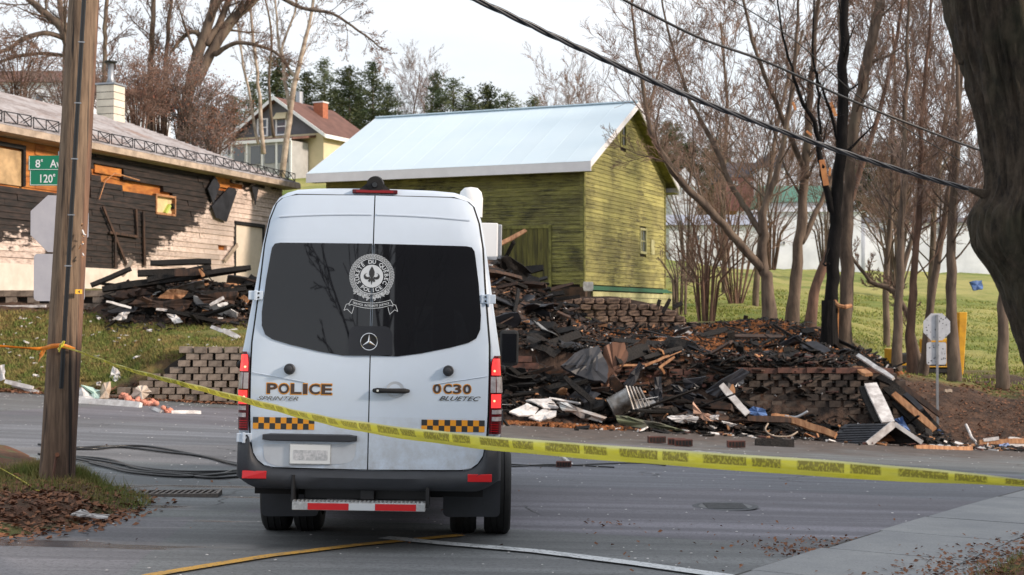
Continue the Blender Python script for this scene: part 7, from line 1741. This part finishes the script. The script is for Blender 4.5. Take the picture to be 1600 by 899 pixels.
slab('folded_sheet', 'large folded white panel at the curb right of the pole', 'panel', [(115, 614), (126, 604), (150, 622), (140, 630), (122, 622)], 32.7, .04, 'white_board'); slab('foam_sheet', 'pale mint panel beside the folded white panel', 'panel', [(128, 604), (157, 612), (155, 624), (146, 622)], 32.8, .03, simple('mint_panel', (.50, .66, .58), rough=.7))
pboard('white_trunking', 'long white box-shaped board lying on the road edge', 'board', (122, 628), (220, 635), .17, .12, 'white_board', 32.5, 32.5); slab('cream_sheet', 'cracked cream panel leaning on the block wall', 'panel', [(202, 620), (216, 603), (228, 602), (236, 613), (222, 628)], 32.6, .03, simple('cream_panel', (.62, .54, .46), (.48, .40, .34), 3, .8)); slab('dark_sheet', 'dark brown panel standing at the left end of the block wall', 'panel', [(154, 624), (160, 600), (172, 598), (168, 624)], 32.7, .04, 'eave')
slab('white_bowl', 'white curved shell on the lawn above the block wall', 'shell', [(171, 590), (176, 573), (184, 578), (190, 590), (180, 597)], 33.4, .04, 'white_board'); slab('white_scrap', 'small white scrap beside the curved shell', 'scrap', [(150, 598), (157, 596), (156, 602), (151, 602)], 33.2, .03, 'white_board')
for (a, b, n, l_) in ((208, 628, 10, 'pink insulation clump at the right end of the white trunking'), (228, 632, 14, 'largest pink insulation clump on the road edge'), (193, 621, 5, 'small pink insulation tuft under the cream panel'), (263, 643, 4, 'pink insulation tuft beside the white strip')):
    mb = MB(); c0 = Pg(a, b, 32.5)
    for _ in range(n):
        c = c0 + Vector((rnd.gauss(0, .10), rnd.gauss(0, .05), rnd.uniform(-.04, .10))); r = rnd.uniform(.05, .09); rows = [[tuple(c + Vector((math.cos(t) * math.sin(p_), math.sin(t) * math.sin(p_), math.cos(p_) * .8)) * r * rnd.uniform(.75, 1.25)) for t in np.linspace(0, 6.28, 8)] for p_ in np.linspace(0, 3.14, 6)]; mb.grid(rows)
    mb.build('insulation', M['insul'], None, smooth=True, label=l_, cat='insulation')
pboard('white_strip', 'thin white strip on the road edge below the block wall', 'board', (268, 644), (314, 645), .07, .03, 'white_board', 32.2, 32.2); pboard('white_strip', 'short pale strip near the pink insulation', 'board', (238, 638), (252, 643), .07, .03, 'white_board', 32.3, 32.3)
slab('white_litter', 'white plastic litter on the leaves in the left foreground', 'litter', [(110, 804), (126, 796), (134, 797), (140, 802), (171, 804), (168, 808), (140, 807)], 12.0, .012, 'white_board', [11.9, 12.1, 12.1, 12.05, 12.0, 11.9, 11.9])
# front heap, named pieces
slab('white_sheet', 'crumpled white sheet at the front left of the right heap', 'sheet', [(796, 643), (824, 630), (842, 638), (834, 648), (812, 650)], 31.3, .03, 'white_board', [31.0, 31.5, 31.4, 31.1, 31.0]); slab('white_sheet', 'torn white sheet above the crumpled one', 'sheet', [(822, 624), (860, 622), (873, 636), (852, 638), (838, 630)], 31.6, .03, 'white_board', [31.6, 31.7, 31.5, 31.4, 31.5])
slab('white_sheet', 'flat white sheet lowest at the heap edge', 'sheet', [(826, 652), (848, 640), (870, 642), (868, 650), (842, 657)], 31.2, .03, 'white_board', [31.0, 31.4, 31.4, 31.1, 31.0])
slab('scorched_metal_sheet', 'long pale scorched metal sheet sloping down to the road', 'sheet', [(870, 628), (884, 629), (948, 652), (938, 661), (878, 642)], 31.4, .03, simple('heat_stained_sheet', (.50, .56, .60), (.42, .27, .17), 1.6, .45, metal=.3)); slab('green_sheet', 'dull green curved sheet lying at the road edge', 'sheet', [(961, 651), (985, 652), (1030, 662), (1070, 674), (1040, 672), (968, 662)], 31.0, .03, simple('dull_green_sheet', (.14, .16, .09), (.07, .06, .05), 2, .6))
dr = empty('burnt_drum', P(970, 630, 31.6), 'scorched steel drum tipped beside four parallel grill bars', 'drum'); dr.rotation_euler = (R(15), R(62), R(20)); mb = MB(); mb.tube([(0, 0, -.26), (0, 0, .26)], [.24, .25], 22); mb.build('shell', M['sheet_metal'], dr, smooth=True, auto=50)
for z in (-.2, 0, .2): MB().tube([(0, 0, z), (0, 0, z + .02)], [.257, .257], 22).build('rib', M['sheet_metal'], dr)
gr = empty('metal_grate', P(992, 620, 31.4), 'leaning grate of parallel steel bars in the front heap', 'grate')
for k in range(5): MB().beam(P(978 + k * 5.2, 603 + k * .6, 31.4) - gr.location, P(990 + k * 6, 640 - k * 1.2, 31.2) - gr.location, .03, .03).build('bar', M['sheet_metal'], gr)
slab('brown_chair_back', 'rounded reddish brown panel standing at the left end of the brown block wall', 'panel', [(940, 600), (944, 542), (956, 535), (976, 536), (982, 556), (972, 575), (962, 590), (957, 640), (946, 640)], 32.9, .06, simple('rust_brown_panel', (.24, .12, .075), (.15, .075, .05), 2, .7))
slab('roofing_slab', 'large charcoal shingled slab draped over the front heap', 'roofing sheet', [(876, 572), (905, 548), (935, 540), (950, 572), (948, 598), (910, 590)], 32.4, .06, 'felt', [32.0, 32.5, 32.8, 32.5, 32.0, 32.0])
for k in range(4): pboard('shingle_tab', ('first', 'second', 'third', 'fourth')[k] + ' shingle ridge from the left on the charcoal slab', 'shingle', (884 + k * 16, 572 + k * 3), (906 + k * 9, 551 + k * 2), .05, .02, 'felt', 31.98, 32.45)
pboard('charred_beam', 'wide black beam slanting above the brown block wall', 'beam', (962, 562), (1012, 545), .30, .10, 'charred', 32.9, 33.6); pboard('charred_beam', 'long thin black beam reaching right above the brown block wall', 'beam', (1005, 560), (1065, 544), .10, .08, 'charred', 33.0, 34)
pboard('charred_beam', 'curved black beam along the middle of the front heap', 'beam', (790, 632), (905, 596), .24, .14, 'charred', 31.9, 32.3); pboard('charred_beam', 'black beam rising from the van side of the front heap', 'beam', (790, 562), (905, 524), .20, .14, 'charred', 34, 35.5); pboard('charred_beam', 'black beam leaning down over the front heap', 'beam', (882, 590), (940, 640), .12, .1, 'charred', 31.9, 31.6)
pboard('scorched_log', 'scorched brown log end pointing up in the high heap', 'beam', (800, 500), (822, 476), .24, .2, 'brown_wood', 37, 38); pboard('charred_beam', 'long black beam on top of the high heap', 'beam', (776, 446), (868, 470), .20, .14, 'charred', 40, 41); pboard('charred_beam', 'second long black beam crossing the high heap', 'beam', (786, 470), (880, 458), .13, .1, 'charred', 40, 41)
pboard('charred_post', 'black stub sticking up by the barn foundation', 'post', (1035, 490), (1047, 467), .12, .1, 'charred', 44.5, 44.5); pboard('charred_post', 'second black stub right of the first by the foundation', 'post', (1028, 478), (1031, 468), .12, .1, 'charred', 44.5, 44.5); pboard('charred_post', 'small black hook-shaped stub on the mound', 'post', (1052, 480), (1066, 474), .13, .1, 'charred', 44.5, 44.5)
pboard('orange_board', 'long bare board pointing up beside the barn door', 'board', (770, 388), (821, 360), .13, .05, 'raw_wood', 40, 42)
pboard('white_bucket', 'white bucket-shaped piece at the barn corner', 'bucket', (919, 441), (919, 455), .34, .3, 'white_board', 48.4, 48.4)
pboard('cloth', 'grey cloth hanging over the end of the stone foundation', 'cloth', (877, 474), (884, 500), .32, .1, simple('grey_cloth', (.20, .21, .24), (.13, .135, .15), 5, .9), 44.9, 44.7)
for a, b, w, D, l_ in (((862, 500), (880, 505), .16, 43, 'pink-and-orange splintered board below the grey cloth'), ((883, 522), (895, 532), .26, 39, 'round orange lump in the black heap'), ((843, 535), (850, 555), .1, 35, 'bright orange split board low in the heap'), ((850, 552), (866, 548), .12, 35, 'bright orange board end beside the split one'), ((900, 523), (932, 524), .10, 41, 'orange board just below the stone foundation'), ((799, 478), (806, 486), .08, 40, 'small orange scrap near the van roof lights')): pboard('orange_board', l_, 'board', a, b, w, .06, 'raw_wood', D, D)
for a, b, w, l_ in (((1008, 571), (1046, 556), .06, 'thin bare stick leaning right above the brown block wall'), ((1030, 576), (1054, 557), .06, 'second thin bare stick crossing the first'), ((1033, 574), (1038, 584), .05, 'short bare splinter hanging on the brown block wall'), ((968, 572), (1010, 570), .05, 'thin brown batten on the wall top')): pboard('bare_stick', l_, 'stick', a, b, w, .04, 'raw_wood', 32.9, 33.0)
for pts, l_ in (([(1013, 612), (1034, 606), (1036, 640), (1020, 640)], 'blue-grey bent sheet left of the curved one'), ([(1022, 590), (1033, 588), (1033, 622), (1024, 625)], 'narrow upright charcoal sheet'), ([(1048, 602), (1060, 603), (1088, 618), (1082, 628), (1056, 616)], 'curved blue-grey sheet in front of the brown wall'), ([(1066, 594), (1104, 588), (1094, 604), (1072, 608)], 'pale-edged charcoal sheet under the wall top'), ([(1100, 612), (1160, 575), (1172, 582), (1120, 622)], 'long charcoal sheet slanting up towards the sooty wall'), ([(975, 600), (1000, 566), (1006, 572), (986, 606)], 'charcoal sheet leaning on the brown wall')): slab('roofing_sheet', l_, 'roofing sheet', pts, 32.3, .05, 'felt')
pboard('orange_board', 'curved orange shake standing left of the sooty wall', 'board', (1136, 590), (1145, 616), .16, .05, 'raw_wood', 32.4, 32.3); pboard('white_board', 'long white board slanting down left of the sooty wall', 'board', (1127, 602), (1168, 648), .15, .05, 'white_board', 32.2, 31.8); slab('crumpled_foil', 'crumpled shiny foil above the long white board', 'foil', [(1144, 592), (1150, 603), (1160, 588), (1163, 598), (1152, 606), (1146, 602)], 32.4, .03, 'galv')
slab('white_sheet', 'white sheet lying at the edge, centre of the heap front', 'sheet', [(1043, 652), (1066, 649), (1092, 652), (1088, 661), (1056, 660)], 31.3, .03, 'white_board'); slab('cardboard', 'folded beige cardboard beside the centre white sheet', 'cardboard', [(1082, 628), (1088, 644), (1112, 648), (1122, 660), (1098, 656), (1084, 646)], 31.4, .03, simple('cardboard', (.48, .30, .22), rough=.9))
for pts, l_ in (([(1108, 650), (1124, 649), (1122, 656), (1110, 656)], 'small white sheet right of the cardboard'), ([(1128, 659), (1152, 664), (1142, 668)], 'white scrap further right of the cardboard'), ([(1080, 667), (1110, 705), (1100, 706)], 'thin white flake lying on the road side')): slab('white_sheet', l_, 'sheet', pts, 31.2, .02, 'white_board') if l_[0] != 't' else None
# timber frame on the road side
pboard('plank', 'reddish plank lying level before the sooty wall', 'plank', (1168, 655), (1236, 657), .14, .08, 'brown_wood', 31.6, 31.6); pboard('plank', 'long light plank slanting down from the reddish plank', 'plank', (1232, 655), (1306, 681), .15, .10, 'raw_wood', 31.7, 31.0); pboard('plank', 'charred plank flat on the road edge', 'plank', (1180, 694), (1240, 697), .22, .14, 'charred', 30.9, 30.9); pboard('plank', 'short pale plank on top of the frame', 'plank', (1205, 649), (1232, 651), .08, .05, 'raw_wood', 31.8, 31.8)
curve_tube('loose_hose', [P(1200, 662, 31.4), P(1196, 672, 31.3), P(1208, 681, 31.2), P(1232, 682, 31.2), P(1246, 675, 31.3)], .018, M['eave'], 'pale hose looped under the light plank', 'hose'); curve_tube('grey_pipe', [P(1226, 650, 31.8), P(1244, 652, 31.8), P(1262, 643, 31.8)], .03, M['galv'], 'bent grey pipe against the sooty wall', 'pipe')
slab('blue_sheet', 'blue scrap sheet low at the left of the sooty wall', 'sheet', [(1165, 644), (1178, 634), (1196, 640), (1200, 652), (1180, 650)], 31.9, .03, 'blue_tarp')
# fallen gable roof: built as a real small roof
gb = empty('fallen_gable_roof', P(1352, 697, 31.0), 'fallen little gable roof with dark shingles and white fascia on the road', 'roof'); L_ = gb.location
def q(x, y, D): return P(x, y, D) - L_
A_, B_, C_ = q(1356, 695, 30.4), q(1397, 662, 30.5), q(1441, 692, 30.4); dv = q(1288, 698, 31.0) - A_; dv2 = q(1320, 663, 31.4) - B_
mb = MB(); mb.grid([[tuple(A_), tuple(B_)], [tuple(A_ + dv), tuple(B_ + dv2)]]).build('roof_deck', M['felt'], gb)
for k in range(9):
    t0, t1 = k / 9, (k + 1) / 9
    for j in range(5):
        s0, s1 = (j + (k % 2) * .5) / 5.5, min(1, (j + .96 + (k % 2) * .5) / 5.5); f = lambda t, s: (A_ + dv * s).lerp(B_ + dv2 * s, t)
        up = Vector((-.01, -.01, .012)); MB().add([f(t0, s0) + up * 1.4, f(t0, s1) + up * 1.4, f(t1, s1) + up * .5, f(t1, s0) + up * .5, f(t0, s0), f(t0, s1)], [(0, 1, 2, 3), (4, 5, 1, 0)]).build('shingle', M['felt'], gb)
mb = MB(); mb.grid([[tuple(C_), tuple(B_)], [tuple(C_ + dv * .7), tuple(B_ + dv2)]]).build('roof_deck', M['charred'], gb)
MB().beam(A_, B_, .05, .15, up=(-.5, 0, 1)).build('fascia', M['white_board'], gb); MB().beam(B_, C_, .05, .09, up=(.5, 0, 1)).build('fascia', M['white_board'], gb)
mb = MB(); i_ = Vector((0, .35, 0)); mb.add([A_ + i_ + Vector((.25, 0, .02)), B_ + i_ - Vector((0, 0, .17)), C_ + i_ + Vector((-.25, 0, .02))], [(0, 2, 1)]).build('gable_sheathing', M['bare_sheath'], gb)
# boards leaning right of the sooty wall
pboard('white_board', 'wide white door-like board leaning on the sooty wall', 'board', (1360, 600), (1388, 660), .30, .06, 'white_board', 32.6, 31.4); pboard('charred_sheet', 'black panel leaning just left of the wide white board', 'board', (1350, 605), (1375, 660), .30, .06, 'charred', 32.7, 31.6)
for a, b, w, m, l_ in (((1340, 556), (1396, 592), .10, 'white_board', 'long white gutter strip running down the bank'), ((1345, 562), (1462, 672), .34, 'charred', 'widest black roof strip sliding down the bank'), ((1400, 625), (1465, 688), .30, 'charred', 'black strip beside the orange plank'), ((1396, 616), (1460, 672), .16, 'raw_wood', 'long orange plank sliding down the bank'), ((1338, 574), (1358, 586), .20, 'raw_wood', 'orange board end at the wall corner'), ((1372, 575), (1470, 650), .13, 'brown_wood', 'brown batten highest on the bank'), ((1405, 640), (1445, 690), .14, 'charred', 'black batten nearest the fallen gable'), ((1386, 590), (1440, 640), .12, 'felt', 'felt strip on the black roof strip'), ((1360, 583), (1395, 600), .18, 'charred', 'black stub lying on the wall coping')): pboard('fallen_board', l_, 'board', a, b, w, .07, m, 33.6 if a[0] < 1390 else 33.0, 32.6 if a[1] < 600 else 32.2)
slab('blue_tarp', 'crumpled blue tarpaulin beside the white board', 'tarpaulin', [(1398, 656), (1410, 652), (1422, 674), (1408, 672)], 32.0, .04, 'blue_tarp'); slab('blue_tarp', 'blue tarpaulin at the foot of the right sign post', 'tarpaulin', [(1455, 672), (1466, 668), (1476, 680), (1466, 692), (1456, 686)], 32.7, .05, 'blue_tarp'); slab('blue_tarp', 'blue tarpaulin far off under the right trees', 'tarpaulin', [(1516, 440), (1534, 438), (1536, 452), (1522, 454)], 46, .1, 'blue_tarp')
curve_tube('white_pipe', [P(1509, 664, 33.4), P(1514, 674, 33.2), P(1518, 684, 33.0), P(1524, 690, 32.8)], .035, M['white_board'], 'curved white pipe on the brown bank', 'pipe')
for a, b, w, m, l_ in (((1430, 699), (1518, 702), .10, 'raw_wood', 'thin plank along the curb under the right sign'), ((1530, 692), (1600, 690), .12, 'raw_wood', 'pale plank along the curb at far right'), ((1560, 699), (1578, 697), .12, 'blue_tarp', 'blue scrap at the far right curb'), ((1576, 692), (1612, 696), .26, 'white_board', 'white bundle at the far right curb'), ((1536, 688), (1560, 686), .08, 'white_board', 'white strip behind the far right plank'), ((1476, 611), (1487, 612), .07, 'eave', 'small pale chip on the brown bank')): pboard('curb_scrap', l_, 'scrap', a, b, w, .08, m, 32.4, 32.4)
# bricks on the road
for px, py, l_ in ((881, 731, 'single reddish brick on the road right of the van'), (1026, 693, 'brick lying left of two others by the tape'), (1057, 696, 'brick in the middle of the road pieces'), (1068, 698, 'last brick of the three by the tape'), (1150, 700, 'brick near the charred plank on the road edge')):
    g_ = G(px, py); br = empty('loose_brick', (g_.x, g_.y, Rd(g_.x, g_.y) + .012), l_, 'brick', rz=rnd.uniform(-.4, .4)); s = 1.0 if px == 881 else 1.6
    MB().box(-.10 * s, .10 * s, -.05 * s, .05 * s, 0, .075 * s).build('body', M['soot_brick'], br, bevel=.004)
    for k in range(5): MB().box((-.084 + k * .036) * s, (-.062 + k * .036) * s, -.0515 * s, -.0495 * s, .012 * s, .062 * s).build('core_hole', M['black'], br)
g_ = G(884, 724); slab('white_flake', 'white flake standing on the loose brick', 'scrap', [(874, 713), (880, 712), (896, 725), (888, 726)], g_.y + .02, .015, 'white_board')
for a, b, l_ in (((902, 714), (1040, 716), 'long thin white strip lying on the road behind the tape'), ((1078, 706), (1129, 709), 'short white strip on the road behind the tape'), ((985, 717), (1010, 716), 'white sliver beside the thin cables')):
    A, B = G(*a), G(*b); pboard('white_strip', l_, 'board', a, b, .04, .02, 'white_board', A.y, B.y)
# ---------------------------------------------------------------- small yellow excavator behind the trees
xc = empty('mini_excavator', Gz(1440, 42), 'small yellow excavator half hidden by the right row of trunks', 'excavator'); k_ = 42 / F
def E(px, py, dy=0): return Vector(((px - 1440) * k_, dy, zpy(py, 42) - xc.location.z))
def ebox(x0, x1, y0, y1, d0, d1, nm, m, b=.02): a, c = E(x0, y1), E(x1, y0); MB().box(a.x, c.x, d0, d1, a.z, c.z).build(nm, M[m], xc, bevel=b)
ebox(1392, 1480, 570, 583, -.6, .6, 'track', 'black_rubber', .05); ebox(1388, 1395, 545, 572, -.3, .5, 'counterweight', 'cat_yellow'); ebox(1394, 1440, 552, 570, -.5, .5, 'engine_cover', 'black_rubber', .05); ebox(1386, 1440, 566, 571, -.55, .55, 'base_plate', 'cat_yellow'); ebox(1440, 1479, 571, 576, -.6, .5, 'dozer_blade', 'cat_yellow')
ebox(1444, 1478, 535, 566, -.4, .4, 'cab', 'glass', .04); ebox(1442, 1446, 530, 571, -.42, .4, 'cab_post', 'cat_yellow'); ebox(1446, 1478, 529, 535, -.42, .42, 'cab_roof', 'cat_yellow'); ebox(1470, 1474, 535, 571, -.42, .4, 'cab_post', 'cat_yellow')
MB().hexa([E(1494, 590, -.15), E(1502, 590, -.15), E(1502, 590, .15), E(1494, 590, .15)], [E(1496, 488, -.15), E(1509, 488, -.15), E(1509, 488, .15), E(1496, 488, .15)]).build('boom', M['cat_yellow'], xc, bevel=.02)
MB().beam(E(1478, 560), E(1500, 500), .16, .2, up=(0, 1, 0)).build('boom', M['cat_yellow'], xc); MB().beam(E(1505, 500), E(1505, 575), .05, .05, up=(0, 1, 0)).build('ram', M['black_iron'], xc)
